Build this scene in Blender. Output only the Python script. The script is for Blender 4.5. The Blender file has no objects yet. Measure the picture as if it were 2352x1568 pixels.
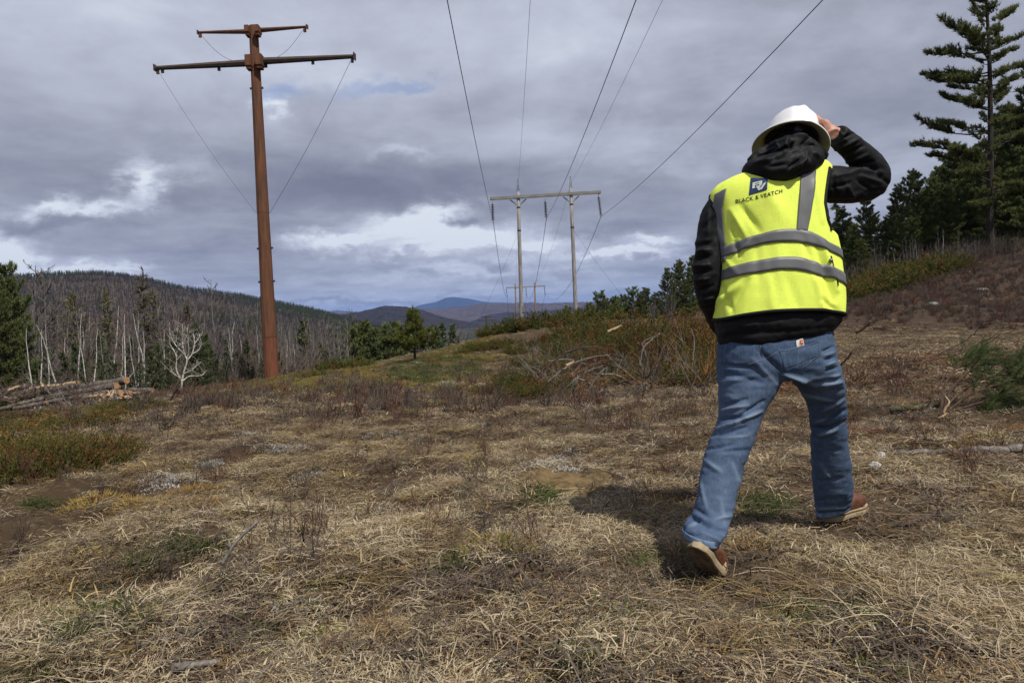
import bpy, bmesh, math, random
import numpy as np
from mathutils import Vector, Matrix
from mathutils.bvhtree import BVHTree

SC = bpy.context.scene
COL = SC.collection
R = math.radians

# ------------------------------------------------------------------ camera
FPX = 1568.0                       # focal length, in units of a 2352 px wide picture
CX, CY = 1176.0, 784.0
CAMZ = 1.03
PITCH, ROLL = R(2.0), R(2.05)
CAM = np.array((0.0, 0.0, CAMZ))
_F = np.array((0.0, math.cos(PITCH), -math.sin(PITCH)))
_R0 = np.array((1.0, 0.0, 0.0))
_U0 = np.array((0.0, math.sin(PITCH), math.cos(PITCH)))
_R = _R0 * math.cos(ROLL) - _U0 * math.sin(ROLL)
_U = _U0 * math.cos(ROLL) + _R0 * math.sin(ROLL)
cam_data = bpy.data.cameras.new("camera")
cam_data.lens = 24.0
cam_data.sensor_width = 36.0
cam_data.clip_start = 0.05
cam_data.clip_end = 60000.0
cam = bpy.data.objects.new("camera", cam_data)
COL.objects.link(cam)
cam.matrix_world = Matrix(((_R[0], _U[0], -_F[0], 0), (_R[1], _U[1], -_F[1], 0),
                           (_R[2], _U[2], -_F[2], CAMZ), (0, 0, 0, 1)))
SC.camera = cam

def ray(px, py):
    return _F + (px - CX) / FPX * _R - (py - CY) / FPX * _U
def W(px, py, d):
    return CAM + d * ray(px, py)
def project(P):
    v = np.asarray(P, float) - CAM
    d = v @ _F
    dd = np.where(d > 0.05, d, 0.05)
    return CX + FPX * (v @ _R) / dd, CY - FPX * (v @ _U) / dd, d

# ------------------------------------------------------------------ light
SUN_EL, SUN_AZ = R(57.0), math.atan2(0.60, -0.80)
TO_SUN = Vector((math.sin(SUN_AZ) * math.cos(SUN_EL), math.cos(SUN_AZ) * math.cos(SUN_EL), math.sin(SUN_EL)))
sun_data = bpy.data.lights.new("sun", 'SUN')
sun_data.energy = 5.0
sun_data.angle = R(0.5)
sun_data.color = (1.0, 0.94, 0.85)
sun = bpy.data.objects.new("sun", sun_data)
COL.objects.link(sun)
sun.rotation_euler = TO_SUN.to_track_quat('Z', 'Y').to_euler()
sun.location = (20, -30, 60)

SC.view_settings.view_transform = 'Standard'
SC.view_settings.look = 'None'
SC.view_settings.exposure = 0.0
SC.view_settings.gamma = 1.0
SC.view_settings.use_curve_mapping = False
SC.cycles.volume_bounces = 0
SC.cycles.max_bounces = 6
SC.cycles.transparent_max_bounces = 12

# ------------------------------------------------------------------ node helpers
class NT:
    def __init__(self, tree): self.t = tree; self.n = tree.nodes; self.l = tree.links
    def new(self, typ, **kw):
        n = self.n.new(typ)
        for k, v in kw.items(): setattr(n, k, v)
        return n
    def put(self, sock, v):
        if isinstance(v, bpy.types.NodeSocket): self.l.new(v, sock)
        elif v is not None: sock.default_value = v
    def math(self, op, a, b=None, c=None, clamp=False):
        n = self.new('ShaderNodeMath', operation=op, use_clamp=clamp)
        self.put(n.inputs[0], a); self.put(n.inputs[1], b); self.put(n.inputs[2], c)
        return n.outputs[0]
    def vmath(self, op, a, b=None):
        n = self.new('ShaderNodeVectorMath', operation=op)
        self.put(n.inputs[0], a)
        if b is not None: self.put(n.inputs[1], b)
        return n.outputs['Value'] if op in ('DOT_PRODUCT', 'LENGTH') else n.outputs[0]
    def noise(self, vec, scale, detail=4, rough=0.55, dist=0.0, color=False):
        n = self.new('ShaderNodeTexNoise')
        self.put(n.inputs['Vector'], vec)
        n.inputs['Scale'].default_value = scale; n.inputs['Detail'].default_value = detail
        n.inputs['Roughness'].default_value = rough; n.inputs['Distortion'].default_value = dist
        return n.outputs['Color'] if color else n.outputs['Fac']
    def ramp(self, fac, stops, interp='LINEAR'):
        n = self.new('ShaderNodeValToRGB')
        n.color_ramp.interpolation = interp
        e = n.color_ramp.elements
        while len(e) < len(stops): e.new(0.5)
        for el, (p, c) in zip(e, stops):
            el.position = p; el.color = tuple(c) + (1.0,) if len(c) == 3 else c
        self.put(n.inputs[0], fac)
        return n.outputs[0]
    def mix(self, fac, a, b, blend='MIX', clamp=True):
        n = self.new('ShaderNodeMix', data_type='RGBA', blend_type=blend)
        n.clamp_factor = clamp
        self.put(n.inputs[0], fac)
        self.put(n.inputs[6], a if isinstance(a, bpy.types.NodeSocket) else tuple(a) + (1.0,))
        self.put(n.inputs[7], b if isinstance(b, bpy.types.NodeSocket) else tuple(b) + (1.0,))
        return n.outputs[2]
    def smooth(self, x, a, b):
        n = self.new('ShaderNodeMapRange', interpolation_type='SMOOTHSTEP')
        self.put(n.inputs[0], x); n.inputs[1].default_value = a; n.inputs[2].default_value = b
        return n.outputs[0]

# ------------------------------------------------------------------ sky: broken grey cloud over Nishita blue
world = bpy.data.worlds.new("World")
SC.world = world
world.use_nodes = True
wt = NT(world.node_tree)
wt.n.clear()
wout = wt.new('ShaderNodeOutputWorld')
bg = wt.new('ShaderNodeBackground')
bg.inputs['Strength'].default_value = 0.1
wt.l.new(bg.outputs[0], wout.inputs[0])
sky = wt.new('ShaderNodeTexSky', sky_type='NISHITA')
sky.sun_disc = False
sky.sun_elevation = SUN_EL
sky.sun_rotation = SUN_AZ
tc = wt.new('ShaderNodeTexCoord')
DIR = tc.outputs['Generated']
sep = wt.new('ShaderNodeSeparateXYZ'); wt.put(sep.inputs[0], DIR)
dx, dy, dz = sep.outputs
zc = wt.math('ADD', wt.math('MAXIMUM', dz, 0.0), 0.13)
pl = wt.new('ShaderNodeCombineXYZ')
wt.put(pl.inputs[0], wt.math('DIVIDE', dx, zc)); wt.put(pl.inputs[1], wt.math('DIVIDE', dy, zc)); pl.inputs[2].default_value = 3.7
PLANE = pl.outputs[0]
n_big = wt.noise(PLANE, 0.55, 6, 0.5, 0.25)
n_mid = wt.noise(PLANE, 1.5, 8, 0.58, 0.3)
n_fine = wt.noise(PLANE, 4.5, 6, 0.55, 0.2)
# coordinates on the cloud sheet ahead (azimuth / elevation slopes), warped so that patches get torn edges
iy = wt.math('DIVIDE', 1.0, wt.math('MAXIMUM', dy, 0.08))
u = wt.math('MULTIPLY', dx, iy); v = wt.math('MULTIPLY', dz, iy)
gn = wt.new('ShaderNodeCombineXYZ'); wt.put(gn.inputs[0], u); wt.put(gn.inputs[1], wt.math('MULTIPLY', v, 1.7))
warp1 = wt.noise(gn.outputs[0], 7.0, 6, 0.6, 0.0, color=True)
warp2 = wt.noise(gn.outputs[0], 26.0, 5, 0.6, 0.0, color=True)
wv = wt.vmath('ADD', wt.vmath('MULTIPLY', wt.vmath('SUBTRACT', warp1, (0.5, 0.5, 0.5)), (0.16, 0.085, 0.0)),
              wt.vmath('MULTIPLY', wt.vmath('SUBTRACT', warp2, (0.5, 0.5, 0.5)), (0.075, 0.040, 0.0)))
uvc = wt.new('ShaderNodeCombineXYZ'); wt.put(uvc.inputs[0], u); wt.put(uvc.inputs[1], v)
UV = wt.vmath('ADD', uvc.outputs[0], wv)
ahead = wt.smooth(dy, 0.12, 0.35)
def blobs(lst, gain=1.0):
    total = None
    for (px, py, rx, ry, amp) in lst:
        r_ = ray(px, py); u0, v0 = r_[0] / r_[1], r_[2] / r_[1]
        q = wt.vmath('MULTIPLY', wt.vmath('SUBTRACT', UV, (u0, v0, 0.0)), (FPX / rx, FPX / ry, 0.0))
        e = wt.math('EXPONENT', wt.math('MULTIPLY', wt.vmath('DOT_PRODUCT', q, q), -1.0))
        total = wt.math('MULTIPLY_ADD', e, amp, total if total is not None else 0.0)
    return wt.math('MULTIPLY', total, wt.math('MULTIPLY', ahead, gain))
shade = blobs([
    (110, 466, 80, 18, .50), (205, 478, 55, 14, .35), (318, 418, 45, 46, .62), (270, 478, 50, 18, .35),
    (-20, 600, 90, 62, .85), (170, 612, 70, 13, .45), (300, 612, 60, 8, .2), (628, 240, 34, 22, .38), (770, 562, 85, 20, .60),
    (950, 520, 110, 30, .55), (1100, 545, 130, 30, .62), (1000, 492, 70, 18, .4), (920, 580, 70, 12, .30), (1230, 565, 80, 16, .32),
    (1420, 588, 120, 11, .55), (1490, 556, 80, 9, .38), (1100, 622, 260, 14, .25), (930, 342, 70, 13, .16),
    (420, 396, 60, 22, .16), (1320, 60, 520, 130, .20), (200, 20, 300, 90, .12), (1600, 320, 220, 60, .12), (700, 150, 200, 50, .06),
    (500, 425, 520, 60, -.17), (1000, 425, 300, 50, -.20), (60, 512, 170, 24, -.24), (1045, 514, 48, 20, -.62),
    (1540, 450, 140, 70, -.10), (60, 330, 230, 70, -.10), (830, 692, 240, 7, -.20), (1900, 210, 300, 160, -.06),
    (420, 560, 220, 22, -.10), (1350, 530, 160, 14, -.12)], 1.3)
blue = blobs([(645, 212, 70, 30, .95), (905, 190, 120, 20, .85), (760, 205, 90, 30, .25), (990, 196, 50, 10, .4)])
base = wt.math('MULTIPLY_ADD', wt.math('SUBTRACT', n_big, 0.5), 0.78, 0.48)
base = wt.math('MULTIPLY_ADD', wt.math('SUBTRACT', n_mid, 0.5), 0.80, base)
base = wt.math('MULTIPLY_ADD', wt.math('SUBTRACT', n_fine, 0.5), 0.30, base)
hz = wt.smooth(dz, 0.10, 0.0)
base = wt.math('MULTIPLY_ADD', hz, 0.10, base)
bright = wt.math('ADD', base, shade, clamp=True)
cloud = wt.ramp(bright, [(0.0, (1.95, 2.06, 2.68)), (0.25, (2.70, 2.86, 3.55)), (0.45, (3.6, 3.8, 4.55)),
                         (0.7, (5.3, 5.65, 6.7)), (1.0, (7.7, 8.2, 8.9))])
gap = wt.math('MULTIPLY', wt.smooth(wt.math('MULTIPLY', blue, wt.math('ADD', n_fine, 0.5)), 0.10, 1.25), 0.62)
skyc = wt.mix(0.6, sky.outputs[0], (2.0, 3.1, 6.6))
col = wt.mix(gap, cloud, skyc)
wt.l.new(col, bg.inputs['Color'])

# ------------------------------------------------------------------ numpy noise
def _hash(ix, iy, iz, seed):
    h = (ix * 374761393 + iy * 668265263 + iz * 2147483647 + seed * 144665) & 0xffffffff
    h = ((h ^ (h >> 13)) * 1274126177) & 0xffffffff
    return ((h ^ (h >> 16)) & 0xffff) / 65535.0
def vnoise(x, y, z=None, seed=0):
    x = np.asarray(x, float); y = np.asarray(y, float)
    z = np.zeros_like(x) if z is None else np.asarray(z, float)
    ix, iy, iz = np.floor(x).astype(np.int64), np.floor(y).astype(np.int64), np.floor(z).astype(np.int64)
    fx, fy, fz = x - ix, y - iy, z - iz
    fx = fx * fx * (3 - 2 * fx); fy = fy * fy * (3 - 2 * fy); fz = fz * fz * (3 - 2 * fz)
    o = 0
    for a in (0, 1):
        for b in (0, 1):
            for c in (0, 1):
                w = (fx if a else 1 - fx) * (fy if b else 1 - fy) * (fz if c else 1 - fz)
                o = o + w * _hash(ix + a, iy + b, iz + c, seed)
    return o
def fbm(x, y, z=None, octs=4, seed=0):
    o = 0; a = 0.5; t = 0
    x = np.asarray(x, float); y = np.asarray(y, float)
    for k in range(octs):
        s = 2.0 ** k
        o = o + a * vnoise(x * s + 17.3 * k, y * s - 9.1 * k, None if z is None else np.asarray(z) * s, seed + k)
        t += a; a *= 0.5
    return o / t

# ------------------------------------------------------------------ mesh helpers
class MB:
    def __init__(self): self.v = []; self.f = []; self.m = []; self.n = 0
    def add(self, verts, faces, mi=0):
        verts = np.asarray(verts, float).reshape(-1, 3)
        o = self.n
        self.v.append(verts); self.n += len(verts)
        if isinstance(faces, np.ndarray): self.f.extend((faces + o).tolist()); c = len(faces)
        else: self.f.extend([[i + o for i in q] for q in faces]); c = len(faces)
        self.m.extend([mi] * c)
        return o
    def tube(self, pts, rad, k=6, mi=0, caps=True, up=None):
        pts = np.asarray(pts, float); n = len(pts)
        rad = np.broadcast_to(np.asarray(rad, float), (n,))
        t = np.gradient(pts, axis=0); t /= np.linalg.norm(t, axis=1)[:, None] + 1e-12
        ref = np.array((0, 0, 1.0)) if abs(t[0][2]) < 0.9 else np.array((1.0, 0, 0))
        if up is not None: ref = np.asarray(up, float)
        a = np.empty((n, 3)); q = np.cross(t[0], ref)
        for i in range(n):
            q = q - t[i] * q.dot(t[i]); q = q / (math.sqrt(q.dot(q)) + 1e-12); a[i] = q
        b = np.cross(a, t)
        th = np.arange(k) * 2 * math.pi / k
        V = pts[:, None, :] + rad[:, None, None] * (np.cos(th)[None, :, None] * a[:, None, :] + np.sin(th)[None, :, None] * b[:, None, :])
        F = []
        for i in range(n - 1):
            for j in range(k):
                j2 = (j + 1) % k
                F.append((i * k + j, i * k + j2, (i + 1) * k + j2, (i + 1) * k + j))
        if caps:
            F.append(tuple(range(k))[::-1]); F.append(tuple((n - 1) * k + j for j in range(k)))
        self.add(V.reshape(-1, 3), F, mi)
    def box(self, c, ax, ay, az, mi=0):
        c, ax, ay, az = (np.asarray(q, float) for q in (c, ax, ay, az))
        V = [c + sx * ax + sy * ay + sz * az for sz in (-1, 1) for sy in (-1, 1) for sx in (-1, 1)]
        self.add(V, [(0, 2, 3, 1), (4, 5, 7, 6), (0, 1, 5, 4), (2, 6, 7, 3), (0, 4, 6, 2), (1, 3, 7, 5)], mi)
    def loft(self, rings, mi=0, caps=True):
        rings = np.asarray(rings, float); n, k, _ = rings.shape
        F = []
        for i in range(n - 1):
            for j in range(k):
                j2 = (j + 1) % k
                F.append((i * k + j, i * k + j2, (i + 1) * k + j2, (i + 1) * k + j))
        V = rings.reshape(-1, 3)
        if caps:
            V = np.vstack([V, rings[0].mean(0), rings[-1].mean(0)])
            for j in range(k):
                F.append((n * k, (j + 1) % k, j)); F.append((n * k + 1, (n - 1) * k + j, (n - 1) * k + (j + 1) % k))
        self.add(V, F, mi)
    def tris(self, base, tip, side, mi=0):
        """needle triangles: base point, tip point, half-width vector"""
        n = len(base)
        if n == 0: return
        V = np.stack([base - side, base + side, tip], 1).reshape(-1, 3)
        self.add(V, np.arange(3 * n).reshape(n, 3), mi)
    def quads(self, c, a, b, mi=0):
        n = len(c)
        if n == 0: return
        V = np.stack([c - a - b, c + a - b, c + a + b, c - a + b], 1).reshape(-1, 3)
        self.add(V, np.arange(4 * n).reshape(n, 4), mi)
    def mesh(self, name, mats, smooth=False):
        me = bpy.data.meshes.new(name)
        V = np.concatenate(self.v) if self.v else np.zeros((0, 3))
        me.from_pydata(V.tolist(), [], self.f)
        for m in (mats if isinstance(mats, (list, tuple)) else [mats]): me.materials.append(m)
        if any(self.m): me.polygons.foreach_set('material_index', self.m)
        if smooth: me.polygons.foreach_set('use_smooth', [True] * len(me.polygons))
        me.update()
        return me

def tag(o, label=None, cat=None, group=None, kind=None):
    if label: o['label'] = label
    if cat: o['category'] = cat
    if group: o['group'] = group
    if kind: o['kind'] = kind
    return o
def link(name, me, parent=None, **kw):
    o = bpy.data.objects.new(name, me)
    COL.objects.link(o)
    if parent is not None: o.parent = parent
    return tag(o, **kw)
def empty(name, loc=(0, 0, 0), rz=0.0, **kw):
    o = bpy.data.objects.new(name, None)
    COL.objects.link(o)
    o.location = loc; o.rotation_euler = (0, 0, rz)
    o.empty_display_size = 0.1
    return tag(o, **kw)
def copy_tree(o, parent=None):
    c = o.copy(); COL.objects.link(c); c.parent = parent
    for ch in list(o.children): copy_tree(ch, c)
    return c
def ring_ellipse(c, a, b, n=32, p=2.0):
    th = np.arange(n) * 2 * math.pi / n
    cs, sn = np.cos(th), np.sin(th)
    cs = np.sign(cs) * np.abs(cs) ** (2 / p); sn = np.sign(sn) * np.abs(sn) ** (2 / p)
    return np.asarray(c)[None] + cs[:, None] * np.asarray(a)[None] + sn[:, None] * np.asarray(b)[None]
def spline(P, n):
    """Catmull-Rom resample of control rows (any width) to n rows"""
    P = np.asarray(P, float); m = len(P)
    t = np.linspace(0, m - 1, n); i = np.clip(np.floor(t).astype(int), 0, m - 2); f = (t - i)[:, None]
    g = lambda k: P[np.clip(k, 0, m - 1)]
    p0, p1, p2, p3 = g(i - 1), g(i), g(i + 1), g(i + 2)
    p0 = np.where((i == 0)[:, None], 2 * p1 - p2, p0); p3 = np.where((i == m - 2)[:, None], 2 * p2 - p1, p3)
    return 0.5 * (2 * p1 + (p2 - p0) * f + (2 * p0 - 5 * p1 + 4 * p2 - p3) * f ** 2 + (3 * p1 - p0 - 3 * p2 + p3) * f ** 3)

# ------------------------------------------------------------------ materials
def material(name, build):
    m = bpy.data.materials.new(name); m.use_nodes = True
    t = NT(m.node_tree); t.n.clear()
    out = t.new('ShaderNodeOutputMaterial')
    t.l.new(build(t), out.inputs[0])
    return m
def principled(t, color, rough=0.8, bump=None, bump_d=0.01, spec=0.3, metal=0.0, **kw):
    p = t.new('ShaderNodeBsdfPrincipled')
    t.put(p.inputs['Base Color'], color if isinstance(color, bpy.types.NodeSocket) else tuple(color) + (1.0,))
    t.put(p.inputs['Roughness'], rough); p.inputs['Specular IOR Level'].default_value = spec
    p.inputs['Metallic'].default_value = metal
    for k, v_ in kw.items(): t.put(p.inputs[k], v_)
    if bump is not None:
        b = t.new('ShaderNodeBump'); b.inputs['Distance'].default_value = bump_d; b.inputs['Strength'].default_value = 0.8
        t.put(b.inputs['Height'], bump); t.l.new(b.outputs[0], p.inputs['Normal'])
    return p.outputs[0]
def coords(t, kind='Object'):
    return t.new('ShaderNodeTexCoord').outputs[kind]
def position(t):
    return t.new('ShaderNodeNewGeometry').outputs['Position']
def plain(name, c, rough=0.6, spec=0.3, var=0.25, scale=20.0, metal=0.0, bump=0.002):
    def b(t):
        n = t.noise(coords(t), scale, 5)
        c0 = tuple(q * (1 - var) for q in c); c1 = tuple(min(1, q * (1 + var)) for q in c)
        return principled(t, t.ramp(n, [(0.3, c0), (0.7, c1)]), rough, n if bump else None, bump or 0.01, spec, metal)
    return material(name, b)
def leafy(name, cols, rough=0.7, transl=0.25, objvar=0.35, spec=0.25):
    """foliage / straw: every blade, needle or twig picks its own tone, every plant is a little lighter or darker"""
    def b(t):
        g = t.new('ShaderNodeNewGeometry'); oi = t.new('ShaderNodeObjectInfo')
        k = len(cols)
        c = t.ramp(g.outputs['Random Per Island'], [((i + 0.5) / k, q) for i, q in enumerate(cols)])
        hv = t.new('ShaderNodeHueSaturation')
        t.put(hv.inputs['Color'], c)
        t.put(hv.inputs['Value'], t.math('MULTIPLY_ADD', oi.outputs['Random'], 2 * objvar, 1 - objvar))
        t.put(hv.inputs['Hue'], t.math('MULTIPLY_ADD', oi.outputs['Random'], 0.03, 0.485))
        p = principled(t, hv.outputs[0], rough, spec=spec)
        if transl <= 0: return p
        tr = t.new('ShaderNodeBsdfTranslucent'); t.put(tr.inputs['Color'], hv.outputs[0])
        ms = t.new('ShaderNodeMixShader'); ms.inputs[0].default_value = transl
        t.l.new(p, ms.inputs[1]); t.l.new(tr.outputs[0], ms.inputs[2])
        return ms.outputs[0]
    return material(name, b)
# ------------------------------------------------------------------ lie of the land
def _hor(px): return 729.3 - 0.0358 * (px - CX)
def _cp(px, py, d):
    p = W(px, py, d); return (p[0], p[1], p[2])
CTRL = [(0, -6, .15), (-6, -6, -.05), (6, -6, .45), (0, 0, 0), (-1.5, 1, -.02), (1.5, 1, .02), (0, 2.2, 0), (1, 3, 0), (1, 4, 0), (0.3, 3.6, 0),
        (-2, 2.5, -.08), (3, 3, .10), (-1, 5, -.07), (1.5, 6, -.02), (3.5, 6, .08), (15, 8, 1.1), (20, 0, 1.8), (-15, 10, -.9), (-20, -5, -.9),
        (-30, 15, -2.3), (-25, 28, -2.7),
        (-40, 60, -10), (-20, 72, -9), (-60, 40, -8), (-10, 72, -7.5), (0, 72, -6.5), (6, 62, -3.0), (15, 72, 0.5), (30, 72, 4.5), (45, 60, 6.5),
        (40, 30, 5.2), (-60, 85, -15), (-30, 105, -15), (0, 105, -13), (40, 105, 3), (-100, 100, -22), (100, 100, 9), (-100, 0, -12), (100, 0, 9),
        (0, -60, 3), (60, -60, 8), (-60, -60, -4)]
CTRL += [_cp(*q) for q in [(1200, 925, 11), (900, 1000, 7.0), (300, 1050, 6.2), (60, 1110, 5), (330, 938, 13), (150, 945, 20),
        (625, 882, 46), (413, 904, 38), (360, 910, 29), (500, 893, 40), (700, 866, 33), (830, 850, 30), (962, 830, 37), (780, 845, 40), (880, 830, 42),
        (1060, 800, 36), (1110, 778, 41), (1300, 748, 46), (1500, 735, 48), (1650, 790, 25), (1500, 850, 16), (1950, 800, 18), (2150, 782, 20),
        (2300, 790, 18), (2300, 762, 22), (2250, 700, 27), (2352, 640, 30), (2352, 592, 35), (2100, 690, 28),
        (1930, 736, 28), (2060, 688, 30), (2206, 628, 33), (2000, 648, 42), (2250, 600, 44), (1800, 716, 40), (1650, 722, 45)]]
CTRL = np.array(CTRL)
_S = 10.0
def _phi(r2): return np.where(r2 > 1e-12, 0.5 * r2 * np.log(r2 + 1e-12), 0.0)
def _solve():
    X = CTRL[:, :2] / _S; n = len(X)
    K = _phi(((X[:, None] - X[None]) ** 2).sum(-1)) + np.eye(n) * 0.004
    P = np.hstack([np.ones((n, 1)), X])
    A = np.block([[K, P], [P.T, np.zeros((3, 3))]])
    return np.linalg.solve(A, np.concatenate([CTRL[:, 2], np.zeros(3)]))
_WT = _solve()
VALLEY = -26.0
def height(x, y, micro=True):
    x = np.atleast_1d(np.asarray(x, float)); y = np.atleast_1d(np.asarray(y, float))
    r = np.hypot(x, y)
    s = np.where(r > 108, 108 / np.maximum(r, 1e-9), 1.0)
    X = np.stack([x * s, y * s], -1) / _S; Q = CTRL[:, :2] / _S
    z = np.empty(len(x))
    for i in range(0, len(x), 20000):
        q = X[i:i + 20000]
        z[i:i + 20000] = _phi(((q[:, None] - Q[None]) ** 2).sum(-1)) @ _WT[:len(Q)] + _WT[len(Q)] + q @ _WT[len(Q) + 1:]
    t = np.clip((r - 90) / 170, 0, 1); t = t * t * (3 - 2 * t)
    z = z * (1 - t) + VALLEY * t
    if micro:
        k = np.clip((np.hypot(x - 1.15, (y - 2.95) * 1.0) - 0.8) / 0.7, 0.10, 1)
        far = np.clip(r / 25, 0, 1)
        z = z + k * ((fbm(x * 2.1, y * 2.1, seed=3) - 0.5) * 0.25 + (fbm(x * 7, y * 7, octs=3, seed=8) - 0.5) * 0.07) + far * (fbm(x * 0.35, y * 0.35, seed=5) - 0.5) * 0.35
    return z
def hz1(x, y): return float(height([x], [y])[0])
def G(px, py, dmax=90.0):
    """point of the ground seen at picture position (px, py)"""
    r_ = ray(px, py)
    ds = np.geomspace(0.8, dmax, 420)
    P = CAM[None] + ds[:, None] * r_[None]
    below = P[:, 2] < height(P[:, 0], P[:, 1])
    i = int(np.argmax(below)) if below.any() else len(ds) - 1
    lo, hi = ds[max(i - 1, 0)], ds[i]
    for _ in range(12):
        m = 0.5 * (lo + hi); p = CAM + m * r_
        if p[2] < hz1(p[0], p[1]): hi = m
        else: lo = m
    p = CAM + hi * r_
    return np.array((p[0], p[1], hz1(p[0], p[1])))

# ------------------------------------------------------------------ ground sheet
def _ground_mat(t):
    p = position(t)
    n1 = t.noise(p, 0.9, 6, 0.6); n2 = t.noise(p, 14.0, 5, 0.65); n3 = t.noise(p, 90.0, 3, 0.6)
    c = t.ramp(n1, [(0.3, (.034, .022, .013)), (0.5, (.062, .042, .024)), (0.7, (.100, .072, .042))])
    c = t.mix(t.smooth(n2, .5, .75), c, (.14, .105, .062))
    c = t.mix(t.smooth(n3, .55, .75), c, (.035, .026, .018))
    sp = t.new('ShaderNodeSeparateXYZ'); t.put(sp.inputs[0], p)
    far = t.smooth(t.vmath('LENGTH', p), 60, 110)
    hill = t.math('MULTIPLY', t.smooth(sp.outputs[0], 6.5, 11), t.smooth(sp.outputs[1], 14, 22))
    c = t.mix(t.math('MULTIPLY', hill, t.smooth(n1, .25, .55)), c, (.058, .040, .030))
    c = t.mix(far, c, (.035, .036, .026))
    h = t.math('ADD', t.math('MULTIPLY', n2, 0.6), t.math('MULTIPLY', n3, 0.4))
    return principled(t, c, 0.95, h, 0.03, 0.1)
M_ground = material('soil', _ground_mat)
def build_ground():
    r = np.concatenate([[0.25], np.geomspace(0.4, 260, 270)])
    az = np.concatenate([np.linspace(-62, 62, 330), np.linspace(66, 294, 58)])
    az = np.radians(az); nr, na = len(r), len(az)
    X = r[:, None] * np.sin(az)[None]; Y = r[:, None] * np.cos(az)[None]
    Z = height(X.ravel(), Y.ravel())
    V = np.stack([X.ravel(), Y.ravel(), Z], -1)
    i, j = np.meshgrid(np.arange(nr - 1), np.arange(na), indexing='ij')
    j2 = (j + 1) % na
    F = np.stack([i * na + j, (i + 1) * na + j, (i + 1) * na + j2, i * na + j2], -1).reshape(-1, 4)[:, ::-1]
    mb = MB(); mb.add(V, F)
    mb.add([V[:na].mean(0)], [])
    mb.f.extend([(len(V), k, (k + 1) % na)[::-1] for k in range(na)]); mb.m.extend([0] * na)
    o = link('ground', mb.mesh('ground', M_ground, True), kind='structure')
    return o
build_ground()

# ------------------------------------------------------------------ valley floor and hills
def hill_mat(name, cols, scale, bare=None):
    def b(t):
        p = position(t)
        q = t.vmath('MULTIPLY', p, (1, 1, 1.6))
        n = t.noise(q, scale, 8, 0.7); n2 = t.noise(q, scale * 9, 4, 0.7); n3 = t.noise(q, scale * 0.22, 3, 0.5)
        c = t.ramp(t.math('MULTIPLY_ADD', t.math('SUBTRACT', n3, .5), .5, n), [(0.32, cols[0]), (0.5, cols[1]), (0.66, cols[2])])
        c = t.mix(t.smooth(n2, .42, .68), c, tuple(q_ * 1.5 for q_ in cols[2]), 'MIX')
        return principled(t, c, 1.0, n2, 4.0, 0.05)
    return material(name, b)
M_valley = hill_mat('valley_woods', [(.018, .024, .018), (.030, .033, .026), (.055, .046, .038)], 0.006)
def build_valley():
    r = np.geomspace(245, 26000, 70); az = np.radians(np.linspace(-80, 80, 120))
    X = r[:, None] * np.sin(az)[None]; Y = r[:, None] * np.cos(az)[None]
    Z = np.full(X.shape, VALLEY) + (fbm(X / 60, Y / 60, seed=11) - 0.5) * 14 * np.clip((r - 245) / 200, 0, 1)[:, None]
    Z = Z - 0.4 * np.clip(1 - (r - 245) / 30, 0, 1)[:, None]
    mb = MB(); nr, na = X.shape
    i, j = np.meshgrid(np.arange(nr - 1), np.arange(na - 1), indexing='ij')
    F = np.stack([i * na + j, i * na + j + 1, (i + 1) * na + j + 1, (i + 1) * na + j], -1).reshape(-1, 4)
    mb.add(np.stack([X, Y, Z], -1).reshape(-1, 3), F)
    link('valley_floor', mb.mesh('valley_floor', M_valley, True), kind='structure')
build_valley()
def ridge(name, sil, D, wf, wb, mat, rough, seed, label=None, nseg=260, ext=None):
    """a hill whose crest runs at distance D through the given skyline"""
    sil = np.array(sil, float)
    rr = np.array([ray(a, b) for a, b in sil])
    az = np.arctan2(rr[:, 0], rr[:, 1]); el = rr[:, 2] / np.hypot(rr[:, 0], rr[:, 1])
    A = np.linspace(az[0], az[-1], nseg)
    crest = CAMZ + np.interp(A, az, el) * D
    k = 9; ker = np.hanning(k + 2)[1:-1]; ker /= ker.sum()
    crest = np.convolve(np.pad(crest, k // 2, mode='edge'), ker, 'valid')
    s = np.concatenate([np.linspace(-1, 0, 22), np.linspace(0, 1, 12)[1:]])
    rad = np.where(s < 0, D + s * wf, D + s * wb)
    prof = 0.5 + 0.5 * np.cos(np.pi * np.abs(s) ** 0.9)
    X = rad[:, None] * np.sin(A)[None]; Y = rad[:, None] * np.cos(A)[None]
    N = (fbm(X / (D * .03), Y / (D * .03), seed=seed) - .5) * rough
    fine = (fbm(X / (D * .004), Y / (D * .004), seed=seed + 5, octs=3) - .5) * rough * 0.28
    Z = VALLEY - 8 + (crest[None] - VALLEY + 8) * prof[:, None] + N * np.clip(np.abs(s) * 3, 0, 1)[:, None] * prof[:, None] + fine * prof[:, None]
    nr, na = X.shape
    i, j = np.meshgrid(np.arange(nr - 1), np.arange(na - 1), indexing='ij')
    F = np.stack([i * na + j, i * na + j + 1, (i + 1) * na + j + 1, (i + 1) * na + j], -1).reshape(-1, 4)
    mb = MB(); V = np.stack([X, Y, Z], -1).reshape(-1, 3); mb.add(V, F)
    link(name, mb.mesh(name, mat, True), kind='structure', label=label)
    return V.reshape(nr, na, 3), s
M_hill_near = hill_mat('wooded_hillside', [(.020, .022, .016), (.045, .036, .028), (.075, .058, .046)], 0.02)
M_hill_shaded = hill_mat('cloud_shaded_hillside', [(.010, .013, .013), (.018, .017, .019), (.030, .025, .026)], 0.006)  # cloud shadow over the middle hills, put into their colour
M_hill_brown = hill_mat('brown_hillside', [(.024, .020, .020), (.046, .036, .033), (.075, .056, .050)], 0.003)
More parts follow.
